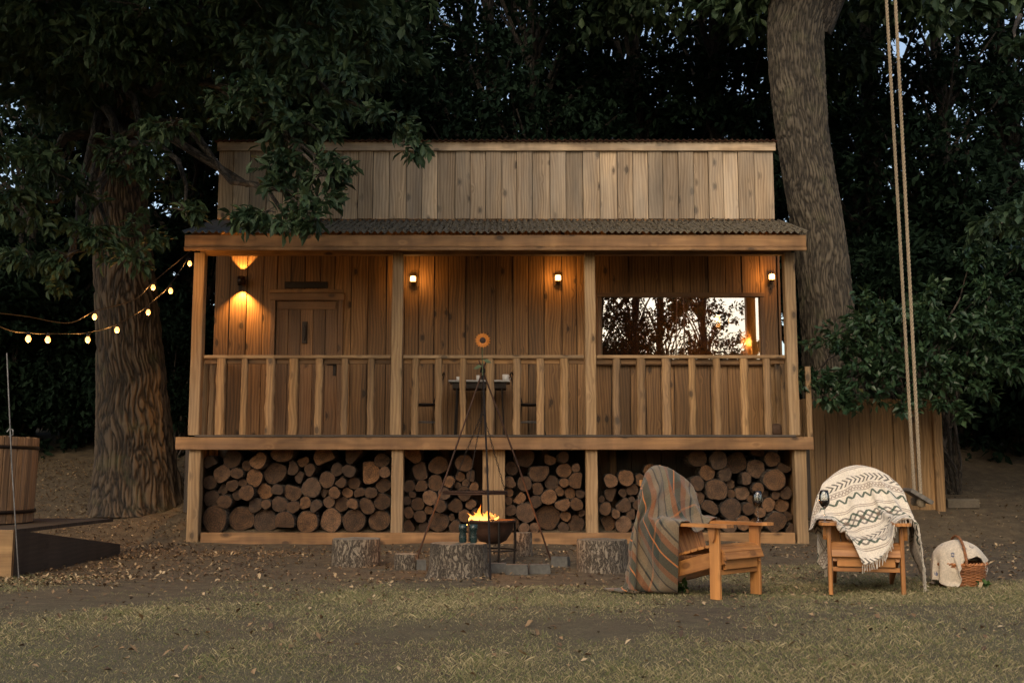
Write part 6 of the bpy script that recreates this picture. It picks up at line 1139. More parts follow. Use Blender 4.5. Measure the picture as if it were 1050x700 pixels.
# basket: millimetre steps from vertex to vertex, row by row
CLOTH['basket'] = ((26, 20), [
-110,-153,9,20,15,0,15,6,12,8,-7,22,-1,-8,21,-16,1,17,-8,-6,20,12,-7,20,13,11,15,1,20,8,17,0,14,6,-10,19,4,-6,13,19,12,0,21,-9,8,19,2,4,21,1,8,11,5,4,17,8,-11,11,-15,-4,9,12,-16,15,8,-15,19,-1,-12,-5,4,-18,4,11,-20,7,13,-20,11,11,-19,
-13,18,2,19,13,6,15,5,14,6,-8,22,9,-6,22,2,-6,21,-15,1,17,-3,-6,20,10,-6,20,8,18,11,10,7,11,15,1,15,5,-10,17,17,8,4,20,-11,9,20,5,2,19,-4,7,17,10,1,23,1,-5,15,-6,-10,8,15,-16,16,5,-14,8,1,-15,4,5,-19,6,13,-19,11,10,-19,11,10,-20,
-12,20,-2,18,11,12,12,1,19,7,-8,22,9,-6,23,10,-4,21,2,-3,21,-13,-2,18,-1,-7,20,14,2,16,11,14,12,12,2,14,11,-4,15,14,-1,10,21,-3,6,21,1,4,21,1,4,22,0,4,16,1,-7,16,9,-15,17,8,-12,11,-1,-14,8,7,-17,9,9,-19,11,10,-20,11,10,-19,12,10,-20,
-13,19,2,15,5,18,11,-1,21,9,-5,23,10,-5,21,7,-8,22,12,3,20,3,-4,21,-11,-4,19,9,-3,17,10,2,18,15,8,13,14,0,14,16,-4,9,19,0,8,23,3,3,21,1,5,23,1,2,13,6,-13,21,2,-6,15,5,-14,13,4,-16,15,5,-17,11,10,-19,11,10,-20,10,11,-19,11,11,-20,
-15,15,6,11,0,22,11,-3,22,10,-3,22,10,-5,22,10,-3,22,11,-2,20,10,0,20,6,1,20,-4,-7,20,14,4,13,6,-2,20,19,5,10,20,3,8,16,-5,13,23,4,2,23,-1,8,21,5,-4,19,2,-8,21,4,-9,15,5,-15,16,5,-16,15,8,-19,15,7,-17,11,10,-19,10,11,-20,3,13,-20,
-17,13,9,9,-6,23,10,-5,22,10,-3,22,11,-4,22,10,-2,22,12,0,21,15,5,19,6,-6,22,7,4,19,8,-6,19,16,9,11,8,3,13,19,0,13,23,0,9,23,3,2,23,0,7,22,5,-5,22,1,-4,18,5,-14,21,4,-11,15,7,-19,18,5,-15,14,8,-18,13,10,-19,4,12,-20,5,12,-21,
-2,16,10,0,-9,22,6,-5,22,9,-3,23,11,-3,21,11,-3,22,11,-1,22,13,1,21,13,3,20,8,-2,19,17,3,15,11,2,18,15,4,12,16,7,8,22,0,9,23,0,9,23,3,2,23,3,-5,21,4,-8,23,3,-8,18,6,-15,19,5,-15,16,6,-18,17,5,-14,10,11,-19,8,8,-19,16,2,-18,
22,4,2,-5,0,24,-5,1,24,-1,-3,23,5,-4,23,10,-3,22,12,-1,21,10,-1,22,10,1,21,12,-2,20,16,2,18,19,7,13,18,4,12,16,4,12,20,5,8,23,0,8,24,4,-2,23,3,-5,23,4,-6,22,4,-11,20,5,-13,17,6,-16,20,2,-12,17,4,-14,14,7,-18,17,1,-17,16,1,-19,
20,11,4,-4,-2,24,-6,1,24,-5,0,24,-5,-1,24,-3,0,23,6,-3,23,12,-1,21,10,2,20,13,0,20,16,3,18,19,4,15,20,5,12,22,6,8,19,3,11,23,3,7,24,4,-3,23,5,-7,23,4,-6,23,3,-9,21,5,-11,19,5,-15,20,1,-13,19,2,-15,14,0,-20,16,4,-17,12,2,-21,
-10,8,2,1,2,24,2,4,23,1,1,25,-2,1,24,-3,0,24,-4,-1,24,4,-2,22,5,0,22,14,2,20,18,4,16,19,5,14,22,6,10,23,5,8,21,4,11,21,4,6,25,4,-3,23,4,-7,23,4,-8,23,4,-8,19,2,-13,18,1,-17,18,1,-17,18,1,-17,18,6,-10,9,1,-22,7,-2,-24,
-22,2,2,3,8,22,3,7,24,3,5,24,2,2,24,2,3,24,2,2,25,-3,-5,23,6,2,22,15,4,19,17,4,18,21,4,13,21,5,11,23,5,10,22,5,9,23,5,3,24,3,-8,23,4,-7,23,4,-7,23,4,-8,22,2,-12,20,0,-14,18,1,-16,18,0,-17,1,-11,-20,11,-12,-17,13,-8,-20,
-23,5,2,3,2,24,4,8,23,3,9,22,2,2,24,3,4,24,4,6,24,11,5,19,12,5,21,12,4,21,16,4,18,20,5,14,21,5,11,23,5,9,22,1,4,23,2,-3,22,8,0,23,4,-8,23,4,-7,23,3,-10,21,2,-12,17,-3,-17,17,-3,-18,16,-3,-17,18,-2,-16,9,-12,-19,1,-12,-20,
-14,6,-1,6,5,23,4,8,23,4,10,22,7,6,23,8,6,22,8,7,23,7,7,22,6,6,22,16,6,18,17,5,17,19,5,14,21,4,13,22,3,7,22,-1,-1,20,4,0,23,4,-6,22,8,-3,23,4,-7,22,3,-10,20,1,-13,18,-2,-17,17,-4,-18,15,-4,-18,15,-5,-19,10,-11,-19,11,-11,-19,
10,17,-8,9,4,23,6,8,22,6,7,22,7,5,23,7,6,22,2,9,22,4,10,22,2,10,23,13,6,19,18,4,16,18,6,15,21,3,11,22,3,7,22,-3,-4,20,4,4,17,4,-10,22,7,-2,22,7,-5,22,2,-10,19,0,-15,17,-3,-17,15,-5,-19,15,-6,-19,14,-6,-19,11,-10,-19,10,-11,-20,
16,14,-9,9,4,23,6,8,22,7,4,22,3,10,22,1,10,23,-2,10,22,5,10,22,4,9,22,14,1,17,16,7,14,16,6,16,20,2,11,22,3,6,20,0,2,22,-3,-2,17,9,-1,13,3,-13,23,10,-3,20,-1,-11,16,0,-13,16,-2,-17,16,-5,-19,13,-8,-19,12,-9,-20,12,-9,-19,12,-9,-20,
16,13,-9,9,5,23,7,7,22,-5,10,22,2,11,22,-1,11,22,-1,10,22,5,9,22,13,-8,15,9,13,18,12,11,18,21,-2,10,15,8,15,19,7,11,20,-9,-5,21,-2,-5,14,12,6,17,1,-14,15,7,-8,19,-2,-10,12,2,-10,15,-3,-18,16,-5,-18,15,-5,-19,14,-8,-19,10,-10,-20,11,-10,-20,
15,14,-8,6,8,22,-5,10,21,-4,11,22,1,11,22,-1,10,22,6,8,22,8,-9,16,9,6,16,11,13,18,13,11,17,19,-3,9,11,13,17,19,1,7,14,-15,-7,22,6,1,21,2,1,10,16,-2,8,-8,-18,17,4,-10,11,4,-7,12,-8,-18,15,-5,-18,15,-7,-19,15,-3,-19,15,-5,-19,12,-8,-19,
-1,22,-4,11,6,16,-8,11,21,-3,10,22,1,11,22,5,7,21,10,-7,18,10,-9,16,11,10,17,8,14,16,9,13,15,18,2,11,7,16,18,16,-7,1,11,-14,-7,23,2,1,21,1,0,4,21,3,14,2,-12,6,-7,-13,17,5,-9,9,-6,-17,9,-10,-18,14,-6,-19,14,-7,-19,16,-2,-18,16,-3,-19,
-2,22,4,17,5,5,-7,10,19,-3,11,21,5,5,21,7,-10,17,8,-14,16,10,9,16,10,14,17,5,15,17,12,7,13,12,10,15,7,10,15,19,-6,2,5,-15,-10,22,-7,-2,21,5,-1,0,23,5,17,12,-5,-3,-16,-12,16,-6,-14,18,5,-15,7,-4,-17,5,-12,-19,13,-9,-19,15,-5,-19,16,-3,-18,
-3,23,4,21,4,-4,-2,8,14,1,7,21,5,-15,15,4,-18,15,14,3,17,8,15,17,6,17,17,0,12,16,8,12,16,11,13,17,13,4,11,23,-8,1,2,-20,-12,15,-8,-5,22,5,-1,-2,23,5,12,20,1,2,-17,-14,8,-17,-15,18,1,-14,15,10,-15,6,-8,-18,2,-14,-19,13,-9,-19,15,-5,-18,
0,21,-8,22,4,3,8,5,9,1,-18,10,1,-20,14,12,-5,17,8,15,17,5,17,16,-7,15,18,9,15,16,7,14,19,6,13,17,21,-5,4,22,-6,1,-1,-22,-12,14,-14,-7,20,6,-1,-1,24,5,5,23,4,14,-10,-12,0,-20,-16,10,-14,-15,16,12,-14,18,8,-14,-1,-12,-19,3,-14,-20,12,-11,-19])
def gp(px, py, z=0.0):
    dx, dy = px-CX, CY-py
    yw = FPX*math.cos(PITCH)-dy*math.sin(PITCH); zw = FPX*math.sin(PITCH)+dy*math.cos(PITCH); t = (z-CAMH)/zw
    return Vector((dx*t, yw*t, z))
def fibre(t, col, uv, rough=.95):
    wv = t.math('MULTIPLY', t.math('SINE', t.math('MULTIPLY', uv[0], 900)), t.math('SINE', t.math('MULTIPLY', uv[1], 900)))
    nz = t.noise(t.n('TexCoord', out='Object'), 90, 4, .7)
    col = t.mix(1.0, col, t.ramp(nz, [(.3, .7), (.65, 1.1)]), 'MULTIPLY')
    return t.done(t.bsdf(col, rough, t.bump(t.math('ADD', wv, nz), .35, .004), Sheen_Weight=.2))
# tartan: stripes along the long way, faint ones across
t = NT('tartan_wool'); uv = t.sep(t.n('UVMap')); U = t.math('MULTIPLY', uv[0], 1.55); Vv = t.math('MULTIPLY', uv[1], 1.35)
GB, DG, RU, OR, BK, GR = (.19, .135, .08), (.026, .034, .022), (.19, .068, .024), (.62, .19, .04), (.012, .012, .012), (.15, .125, .08)
def bands(x, per, seq):
    f = t.math('FRACT', t.math('DIVIDE', x, per)); st = []; p = 0
    for w_, c in seq: st.append((p, c)); p += w_
    return t.ramp(f, st, 'CONSTANT')
A = bands(t.math('ADD', t.math('MULTIPLY', U, .80), t.math('MULTIPLY', Vv, -.60)), .43, [(.13, GB), (.03, BK), (.12, GR), (.10, RU), (.17, DG), (.025, OR), (.14, DG), (.11, RU), (.09, GB), (.035, BK), (.05, GR)])
B = bands(Vv, .52, [(.3, GB), (.12, DG), (.03, OR), (.12, DG), (.2, GB), (.1, RU), (.13, GR)])
M['tartan'] = fibre(t, t.mix(.24, A, B), [U, Vv])
# cream throw with woven bands
t = NT('patterned_throw'); uv = t.sep(t.n('UVMap')); U = t.math('MULTIPLY', uv[0], 1.22); Vv = t.math('MULTIPLY', uv[1], 1.82)
ca, sa = math.cos(R(17)), math.sin(R(17))
q = t.math('ADD', t.math('MULTIPLY', U, ca), t.math('MULTIPLY', Vv, -sa)); p = t.math('ADD', t.math('MULTIPLY', U, sa), t.math('MULTIPLY', Vv, ca))
f = t.math('FRACT', t.math('DIVIDE', t.math('ADD', p, 1.31), .58))
ABS = lambda v: t.math('ABSOLUTE', v)
def bandm(lo, hi): return t.math('MULTIPLY', t.math('GREATER_THAN', f, lo), t.math('LESS_THAN', f, hi))
def loc_(lo, hi): return t.math('DIVIDE', t.math('SUBTRACT', f, lo), hi-lo)
def tri(per, ph=0): return t.math('MULTIPLY', ABS(t.math('SUBTRACT', t.math('FRACT', t.math('ADD', t.math('DIVIDE', q, per), ph)), .5)), 2)
col = t.mix(t.math('LESS_THAN', t.math('FRACT', t.math('DIVIDE', p, .011)), .35), (.78, .71, .60), (.68, .61, .50))
def over(col, mask, c, lo, hi, k=.9): return t.mix(t.math('MULTIPLY', t.math('MULTIPLY', mask, bandm(lo, hi)), k), col, c)
GREEN, BROWN, DARK = (.018, .055, .032), (.18, .105, .075), (.035, .028, .022)
y1 = loc_(.0, .09); col = over(col, t.math('LESS_THAN', ABS(t.math('SUBTRACT', y1, tri(.085))), .27), GREEN, .0, .09)
col = over(col, 1.0, BROWN, .12, .135, .6); y1 = loc_(.14, .19); col = over(col, t.math('LESS_THAN', ABS(t.math('SUBTRACT', y1, tri(.03))), .35), BROWN, .14, .19, .7); col = over(col, 1.0, BROWN, .195, .21, .6)
y2 = loc_(.24, .36); ch = t.math('FRACT', t.math('DIVIDE', t.math('ADD', q, t.math('MULTIPLY', ABS(t.math('SUBTRACT', y2, .5)), .07)), .042)); col = over(col, t.math('LESS_THAN', ch, .42), DARK, .24, .36, .85)
col = over(col, 1.0, BROWN, .47, .485, .6); col = over(col, 1.0, BROWN, .50, .515, .6)
y3 = ABS(t.math('SUBTRACT', t.math('MULTIPLY', loc_(.56, .80), 2), 1)); T3 = tri(.15)
col = over(col, t.math('LESS_THAN', ABS(t.math('SUBTRACT', t.math('ADD', T3, y3), 1.0)), .17), DARK, .56, .80, .75)
col = over(col, t.math('LESS_THAN', ABS(t.math('SUBTRACT', T3, y3)), .2), GREEN, .56, .80, .9)
col = over(col, t.math('LESS_THAN', t.math('ADD', T3, y3), .45), BROWN, .56, .80, .6)
col = over(col, 1.0, BROWN, .85, .865, .6); col = over(col, 1.0, BROWN, .88, .895, .6)
M['throw'] = fibre(t, col, [U, Vv])
t = NT('flowered_cloth'); uv = t.n('UVMap'); mp = t.vmul(uv, (1, .8, 1))
v1 = t.vor(mp, 5.5, 'F1', 'Distance'); nz = t.noise(mp, 22, 4, .7); near_ = t.math('MULTIPLY', t.math('LESS_THAN', t.math('MULTIPLY_ADD', nz, .22, v1), .29), t.math('GREATER_THAN', nz, .46))
vc = t.sep(t.vor(mp, 5.5, 'F1', 'Color'))[1]; fc = t.mix(t.math('GREATER_THAN', vc, .5), (.06, .10, .22), (.22, .20, .2))
M['flowered'] = fibre(t, t.mix(t.math('MULTIPLY', near_, .85), (.62, .54, .43), fc), [t.sep(uv)[0], t.sep(uv)[1]])
M['cushion'] = None
cl1 = cloth('tartan_blanket', CLOTH['tartan'][1], CLOTH['tartan'][0], M['tartan'], CH1, RZ1, label='striped tartan wool blanket draped over the left garden chair', cat='blanket')
cl2 = cloth('patterned_throw', CLOTH['cream'][1], CLOTH['cream'][0], M['throw'], CH2, RZ2, label='cream throw with dark zigzag and diamond bands over the right garden chair', cat='blanket')
def fringe(o, n, mat, which, ln=.06):
    nx, ny = n; b = MB(); vs = o.data.vertices
    idx = [i for i in range(nx+1)] if which == 'v0' else [ny*(nx+1)+i for i in range(nx+1)] if which == 'v1' else [j*(nx+1) for j in range(ny+1)]
    for k in range(len(idx)-1):
        for f in (0, .33, .66):
            p = vs[idx[k]].co.lerp(vs[idx[k+1]].co, f); d = Vector((random.uniform(-.012, .012), random.uniform(-.012, .004), -ln*random.uniform(.7, 1.1)))
            if p.z+d.z < .01: d = Vector((d.x*3, -abs(d.z)*.8, max(-p.z+.006, -.01)))
            b.tube([p, p+d*.5+Vector((random.uniform(-.005, .005), 0, 0)), p+d], [.0022, .002, .0026], 4)
    b.build('fringe', mat, o)
fringe(cl2, CLOTH['cream'][0], M['throw'], 'v0', .065); fringe(cl2, CLOTH['cream'][0], M['throw'], 'v1', .065)
fringe(cl1, CLOTH['tartan'][0], M['tartan'], 'u0', .03)

# basket
bp = gp(985, 604); bp.y += .16; bp = Vector((X(986, 600, bp.y), bp.y, ground_z(bp.x, bp.y)))
bk = thing('wicker_basket', 'orange brown wicker basket with arched handle on the grass at far right', 'basket', bp)
M['wicker'] = wood('wicker', (.42, .17, .06), (.2, .075, .028), .1, .0, rough=.5, tone=.3)
def basket_r(z): return .135+.035*math.sin(min(1, z/.15)*1.35)
b = MB()
for k in range(15):
    z = .012+k*.0098; n = 120; s_ = 1 if k % 2 else -1
    pts = [((basket_r(z)+.0045*s_*math.cos(a*14))*math.cos(a), (basket_r(z)+.0045*s_*math.cos(a*14))*math.sin(a)*.82, z+.001*math.sin(a*5+k)) for a in [2*PI*i/n for i in range(n+1)]]
    b.tube(pts, .0052, 6)
for k in range(28):
    a = 2*PI*(k+.25)/28; b.tube([(basket_r(z)*math.cos(a), basket_r(z)*math.sin(a)*.82, z) for z in (0, .05, .1, .155)], .0042, 5)
b.build('weave', M['wicker'], bk)
b = MB(); n = 90
for ph in (0, PI): b.tube([((basket_r(.15)+.002+.006*math.cos(a*22+ph))*math.cos(a), (basket_r(.15)+.006*math.cos(a*22+ph))*math.sin(a)*.82, .158+.006*math.sin(a*22+ph)) for a in [2*PI*i/300 for i in range(301)]], .0065, 6)
b.build('rim', M['wicker'], bk)
b = MB()
for ph in (0, 2.1, 4.2): b.tube([(-.02+.004*math.sin(u*30+ph), -.15*math.cos(u)+.006*math.cos(u*30+ph), .15+.2*math.sin(u)) for u in [PI*i/90 for i in range(91)]], .0065, 6)
b.build('handle', M['wicker'], bk)
b = MB(); b.lathe([(.001, .004), (.12, .004), (.125, .01), (.001, .012)], n=24, sy=.82); b.build('base', M['wicker'], bk); bk.scale = (1.15, 1.15, 1.12)
cl3 = cloth('basket_cloth', CLOTH['basket'][1], CLOTH['basket'][0], M['flowered'], (bp.x-.01, bp.y, bp.z+.0), R(8), .005, (1.2, 1.15, 1.14), label='pale cloth with blue flowers bundled over the wicker basket', cat='cloth')

# wine glasses
t = NT('clear_glass'); M['glass'] = t.done(t.n('MixShader', {0: t.math('MULTIPLY_ADD', t.n('Fresnel', {'IOR': 1.5}), 1.4, .03), 1: t.n('BsdfTransparent', {'Color': (.93, .95, .95)}), 2: t.n('BsdfGlossy', {'Roughness': .02})}))
M['wine'] = plain('red_wine', (.02, .002, .004), .08, 0, 5, .1, 0)
def wine_glass(loc, label):
    g = thing('wine_glass', label, 'wine glass', loc, group='wine glasses on the chair arms')
    b = MB(); b.lathe([(.036, 0), (.036, .002), (.008, .006), (.0035, .012), (.0035, .095), (.008, .102), (.026, .118), (.038, .142), (.040, .165), (.036, .20), (.031, .232), (.0298, .232), (.0345, .20), (.0385, .165), (.0365, .143), (.025, .121), (.001, .106)], n=28); b.build('glass', M['glass'], g)
    b = MB(); b.lathe([(.001, .1075), (.024, .1225), (.0352, .144), (.0372, .160), (.001, .160)], n=28); b.build('wine', M['wine'], g)
def loc_on(CH, rz, p): v = Matrix.Rotation(rz, 3, 'Z') @ Vector((p[0]*CHS[0], p[1]*CHS[1], p[2]*CHS[2])); return (CH[0]+v.x, CH[1]+v.y, CH[2]+v.z)
wine_glass(loc_on(CH1, RZ1, (.295, .03, .557)), 'stemmed glass of red wine on the bare arm of the left chair')
wine_glass(loc_on(CH2, RZ2, (-.305, -.01, .557)), 'stemmed glass of red wine on the left arm of the right chair')

# rope swing
t = NT('hemp_rope'); g = t.attr('gc'); M['rope'] = t.done(t.bsdf(t.ramp(t.noise(g, 120, 3, .7), [(.3, (.16, .125, .08)), (.7, (.40, .32, .22))]), .95))
sw = thing('rope_swing', 'grey board swing hanging on two long twisted ropes at the right', 'swing', (swx, swy, Z(508, swy)))
sz = sw.location.z; ax = Vector((.052, .207, 0)); tops = []
for s in (-1, 1):
    e = Vector((swx, swy, sz))+ax*s; top = Vector((e.x-.03-.025*s, 9.0+.21*s, 8.78)); L = top.z-e.z+.02
    r = MB()
    for k in range(3):
        n = 1100; pts = []
        for i in range(n+1):
            f = i/n; a = f*L/.105*2*PI+k*2*PI/3; c = e.lerp(top, f); c.z = e.z-.03+f*L
            pts.append(c+Vector((math.cos(a)*.007, math.sin(a)*.007, 0)))
        r.tube(pts, .008, 6)
    r.build('rope', M['rope'], sw)
    b = MB(); b.lathe([(.001, -.09), (.03, -.08), (.036, -.05), (.026, -.02), (.001, -.01)], (e.x, e.y, e.z), n=12); b.build('knot', M['rope'], sw)
b = MB(); d = ax.normalized(); b.board(Vector((swx, swy, sz))-d*.31, Vector((swx, swy, sz))+d*.31, .19, .032, Vector((.55, 0, .83)), .006); b.build('seat', wood('swing_board', (.2, .18, .15), (.1, .09, .075), .6, .7), sw)
keep_parts(sw)

# fire: tripod, grill, bowl, flames
fc_ = gp(503, 578); FY = fc_.y
apex = at(495, 380, FY+.15)
tp = thing('campfire_tripod', 'tall black iron tripod straddling the fire bowl', 'tripod', (apex.x, FY, 0))
for (px, py) in ((424, 579), (566, 574), (503, 593)):
    f = gp(px, py); b = MB(); d = (apex-f); over_ = apex + d.normalized()*.12
    b.tube([f+Vector((0, 0, -.03)), f.lerp(apex, .5)+Vector((.008, 0, 0)), apex, over_], [.010, .009, .009, .007], 8); b.build('leg', M['rust'] if px != 503 else M['iron'], tp)
b = MB()
for k in range(3): b.lathe([(.026, -.02+k*.014), (.032, -.014+k*.014), (.026, -.008+k*.014)], tuple(apex), 14)
b.build('collar', M['iron'], tp); keep_parts(tp)
gc_ = at(487, 506, FY+.02)
gr = thing('hanging_grill', 'round rusty cooking grill hung on chains over the flames', 'grill', (gc_.x, gc_.y, gc_.z))
b = MB(); RG = .325
for rr_, zz in ((RG, 0), (RG, .022), (RG*.62, 0)): b.tube([(rr_*math.cos(a), rr_*math.sin(a), zz) for a in [2*PI*i/48 for i in range(49)]], .0075, 6)
b.build('ring', M['rust'], gr)
b = MB(); b.lathe([(.001, .0), (RG-.01, .0), (RG, .004), (RG, .03), (RG-.008, .03), (RG-.012, .01), (.001, .008)], n=40); b.build('pan', M['rust'], gr)
b = MB()
for k in range(-8, 9):
    x = k*.037; h = math.sqrt(max(0, RG**2-x*x)); b.tube([(x, -h, .034), (x, h, .034)], .004, 5)
b.build('bars', M['iron'], gr)
hook = Vector((apex.x, apex.y, apex.z-.42))-gc_
for a in (.35, 2.5, 4.5):
    e = Vector((RG*math.cos(a), RG*math.sin(a), .02)); b = MB(); L = (hook-e).length; n = int(L/.03)
    for i in range(n):
        c = e.lerp(hook, (i+.5)/n); d = (hook-e).normalized(); s_ = d.cross(Vector((0, 1, 0)) if i % 2 else Vector((1, .3, 0))).normalized()
        b.tube([c+d*.019*math.cos(q_)+s_*.008*math.sin(q_) for q_ in [2*PI*j/8 for j in range(9)]], .0028, 4)
    b.build('chain', M['iron'], gr)
b = MB(); n = 14
for i in range(n):
    c = hook.lerp(apex-gc_, (i+.5)/n); s_ = Vector((1, 0, 0)) if i % 2 else Vector((0, 1, 0))
    b.tube([c+Vector((0, 0, .019*math.cos(q_)))+s_*.009*math.sin(q_) for q_ in [2*PI*j/8 for j in range(9)]], .0032, 4)
b.build('chain', M['iron'], gr)
# sunflower tied to the apex
sf = at(495, 349, FY+.1)
fl_ = thing('sunflower', 'single orange sunflower fixed at the top of the iron tripod', 'flower', (sf.x, sf.y, apex.z))
hz = sf.z-apex.z
M['stem'] = plain('flower_stem', (.05, .07, .025), .6, 0, 30); M['petal'] = plain('petals', (.55, .20, .035), .5, 0, 30, .3); M['disc'] = plain('flower_disc', (.03, .014, .008), .9, 0, 200)
b = MB(); b.tube([(0, .0, -.05), (-.005, 0, hz*.5), (0, .012, hz-.02), (0, .0, hz)], .005, 8); b.build('stem', M['stem'], fl_)
b = MB()
for k in range(34):
    a = 2*PI*k/17+(.18 if k > 16 else 0); L = .062 if k < 17 else .052; w_ = .0085; t_ = Vector((-math.sin(a), 0, math.cos(a))); o_ = Vector((math.cos(a), 0, math.sin(a))); bk_ = Vector((0, -1, 0)); r0 = .024
    vs = [o_*r0-t_*w_*.5, o_*r0+t_*w_*.5, o_*(r0+L*.5)+t_*w_+bk_*.008, o_*(r0+L)+bk_*(.002), o_*(r0+L*.5)-t_*w_+bk_*.008]
    vs = [v+Vector((0, -.012-(.004 if k > 16 else 0), hz)) for v in vs]; b.add(vs, [(0, 1, 2, 3), (0, 3, 4)], vs)
b.build('petals', M['petal'], fl_)
b = MB(); b.lathe([(.001, .008), (.012, .009), (.03, .004), (.034, -.004), (.001, -.008)], n=20); o = b.build('disc', M['disc'], fl_); o.rotation_euler = (PI/2, 0, 0); o.location = (0, -.018, hz)
b = MB()
for (a, z, s) in ((.3, hz*.35, 1), (2.9, hz*.15, .9)):
    d = Vector((math.cos(a), -.3, -.35)); b.add([Vector((0, 0, z)), Vector((0, 0, z))+d*.05+Vector((0, .02, .03)), Vector((0, 0, z))+d*.1, Vector((0, 0, z))+d*.05+Vector((0, -.02, -.02))], [(0, 1, 2, 3)], [(0, 0, 0)]*4)
b.build('leaves', M['stem'], fl_)
# bowl
bx = X(505, 545, FY); zr_ = Z(533.5, FY-.2)
fb = thing('fire_bowl', 'dark rusty metal fire bowl on a low frame between the stumps', 'fire bowl', (bx, FY, 0))
b = MB(); b.lathe([(.07, .20), (.14, .235), (.195, .32), (.215, zr_-.03), (.235, zr_-.02), (.235, zr_), (.208, zr_), (.188, .33), (.135, .25), (.001, .22)], n=40); b.build('bowl', M['rust'], fb)
for a in (.3, 1.87, 3.44, 5.0):
    b = MB(); b.tube([(.235*math.cos(a), .235*math.sin(a), zr_-.012), (.24*math.cos(a), .24*math.sin(a), .2), (.225*math.cos(a), .225*math.sin(a), .0)], .011, 8); b.build('leg', M['iron'], fb)
b = MB(); b.tube([(.238*math.cos(a), .238*math.sin(a), .14) for a in [2*PI*i/32 for i in range(33)]], .008, 6); b.build('brace_ring', M['iron'], fb)
M['char'] = plain('charred_wood', (.02, .015, .012), .9, 0, 40, .5, .8)
for k in range(5):
    a = k*1.25+.3; b = MB(); b.tube([(.15*math.cos(a), .15*math.sin(a), zr_-.1), (-.05*math.cos(a), -.05*math.sin(a), zr_-.0+.015*k)], [.022, .018], 8)
    o = b.build('burning_stick', M['char'], label=['charred stick pointing right in the fire bowl', 'charred stick at the back of the fire bowl', 'charred stick pointing left in the fire bowl', 'charred stick at the front left of the fire bowl', 'charred stick at the front right of the fire bowl'][k], cat='firewood', group='sticks in the fire'); o.location = (bx, FY, 0)
t = NT('flame'); g = t.sep(t.attr('gc')); cf = t.ramp(t.math('ADD', t.math('MULTIPLY', g[2], 1.0), t.math('MULTIPLY', t.noise(t.attr('gc'), 26, 2, .5), .25)), [(.08, (1, .58, .18)), (.45, (1, .30, .05)), (1.0, (.7, .10, .01))])
em = t.n('Emission', {'Color': cf, 'Strength': 2.0}); M['flame'] = t.done(t.n('MixShader', {0: t.ramp(t.n('LayerWeight', {'Blend': .4}, out=1), [(.3, .92), (.85, .1)]), 1: t.n('BsdfTransparent'), 2: em}))
fm = MB()
for (px, h, w_, ln) in ((482, .10, .022, -.02), (487, .15, .03, .012), (492, .20, .034, -.012), (497, .14, .032, .02), (502, .09, .026, .022), (506.5, .07, .02, .02), (489, .11, .03, -.02), (495, .10, .04, 0), (484.5, .07, .03, 0)):
    x0 = X(px, 530, FY)-bx+.012; y0 = random.uniform(-.07, .05); n = 12; pts = []; rs = []
    for i in range(n+1):
        f = i/n; pts.append((x0+ln*f*1.5+.014*math.sin(f*6+px), y0+.01*math.sin(f*5+px*2), h*f*.82)); rs.append(max(.0008, .8*w_*(math.sin(PI*min(1, f*.9+.18))**.8)*(1-f)**.45))
    b0 = len(fm.v); fm.tube(pts, rs, 10, rnd=0)
    for i in range(len(fm.g)): pass
fm.g = [tuple((fm.v[i][0], fm.v[i][1], fm.v[i][2]/.2)) for f in fm.f for i in f]
fo = fm.build('campfire_flames', M['flame'], label='small orange flames leaping from the fire bowl under the grill', cat='fire'); fo.location = (bx, FY, zr_-.01)
light('fire_light', 'POINT', (bx-.05, FY-.05, zr_+.13), 22, (1, .40, .10), shadow_soft_size=.07)

# stumps
def stump(px, py, wpx, hpx, name, label, group=None, roots=0, lean=0):
    g0 = gp(px, py); r = wpx/2*g0.y/FPX; y = g0.y+r*.8; c = Vector((X(px, py-5, y), y, ground_z(g0.x, y)-.02)); h = hpx*y/FPX*1.0+.02
    b = MB(); n = 48; rows = 14; vs = []; gs = []; ph = random.random()*40
    for k in range(rows+1):
        f = k/rows
        for j in range(n):
            a = 2*PI*j/n; q = 1+.06*noise.noise(Vector((math.cos(a)*1.5, math.sin(a)*1.5, ph+f*.4)))+.035*noise.noise(Vector((math.cos(a)*7, math.sin(a)*7, ph+f)))
            q *= 1+roots*math.exp(-f*4)*(.35+.65*abs(math.sin(a*2.5+ph)))*.5
            if k == rows: q *= .985
            vs.append((r*q*math.cos(a)+lean*f*h, r*q*math.sin(a), f*h+.006*noise.noise(Vector((math.cos(a)*2, math.sin(a)*2, ph+9))))); gs.append((r*math.cos(a), r*math.sin(a), f*h))
    b.add(vs, [(k*n+j, k*n+(j+1) % n, (k+1)*n+(j+1) % n, (k+1)*n+j) for k in range(rows) for j in range(n)], gs, None, 0, True); rn = b.r[-1]
    top = rows*n; cap = [(lean*h, 0, h+.004)]+[vs[top+j] for j in range(n)]
    b.add(cap, [(0, 1+j, 1+(j+1) % n) for j in range(n)], [(0, 0, px)]+[(math.cos(2*PI*j/n)*.93, math.sin(2*PI*j/n)*.93, px) for j in range(n)], rn, 1, False, False)
    b.add([vs[j] for j in range(n)], [tuple(reversed(range(n)))], [vs[j] for j in range(n)], rn, 0)
    o = b.build(name, [M['stumpbark'], M['stumptop']], label=label, cat='stump', group=group); o.location = c
    return c, r, h
cS, rS, hS = stump(470, 590, 59, 33, 'chopping_stump', 'broad gnarled stump nearest the camera, left of the fire bowl', 'stump seats around the fire', .5)
stump(365, 580, 50, 27, 'chopping_stump', 'squat grey stump seat at far left of the fire', 'stump seats around the fire')
stump(617, 584, 52, 31, 'chopping_stump', 'squat grey stump seat just left of the tartan blanket', 'stump seats around the fire')
stump(416.5, 583, 24, 15, 'small_stump', 'small low stump between the two stumps left of the fire', None)
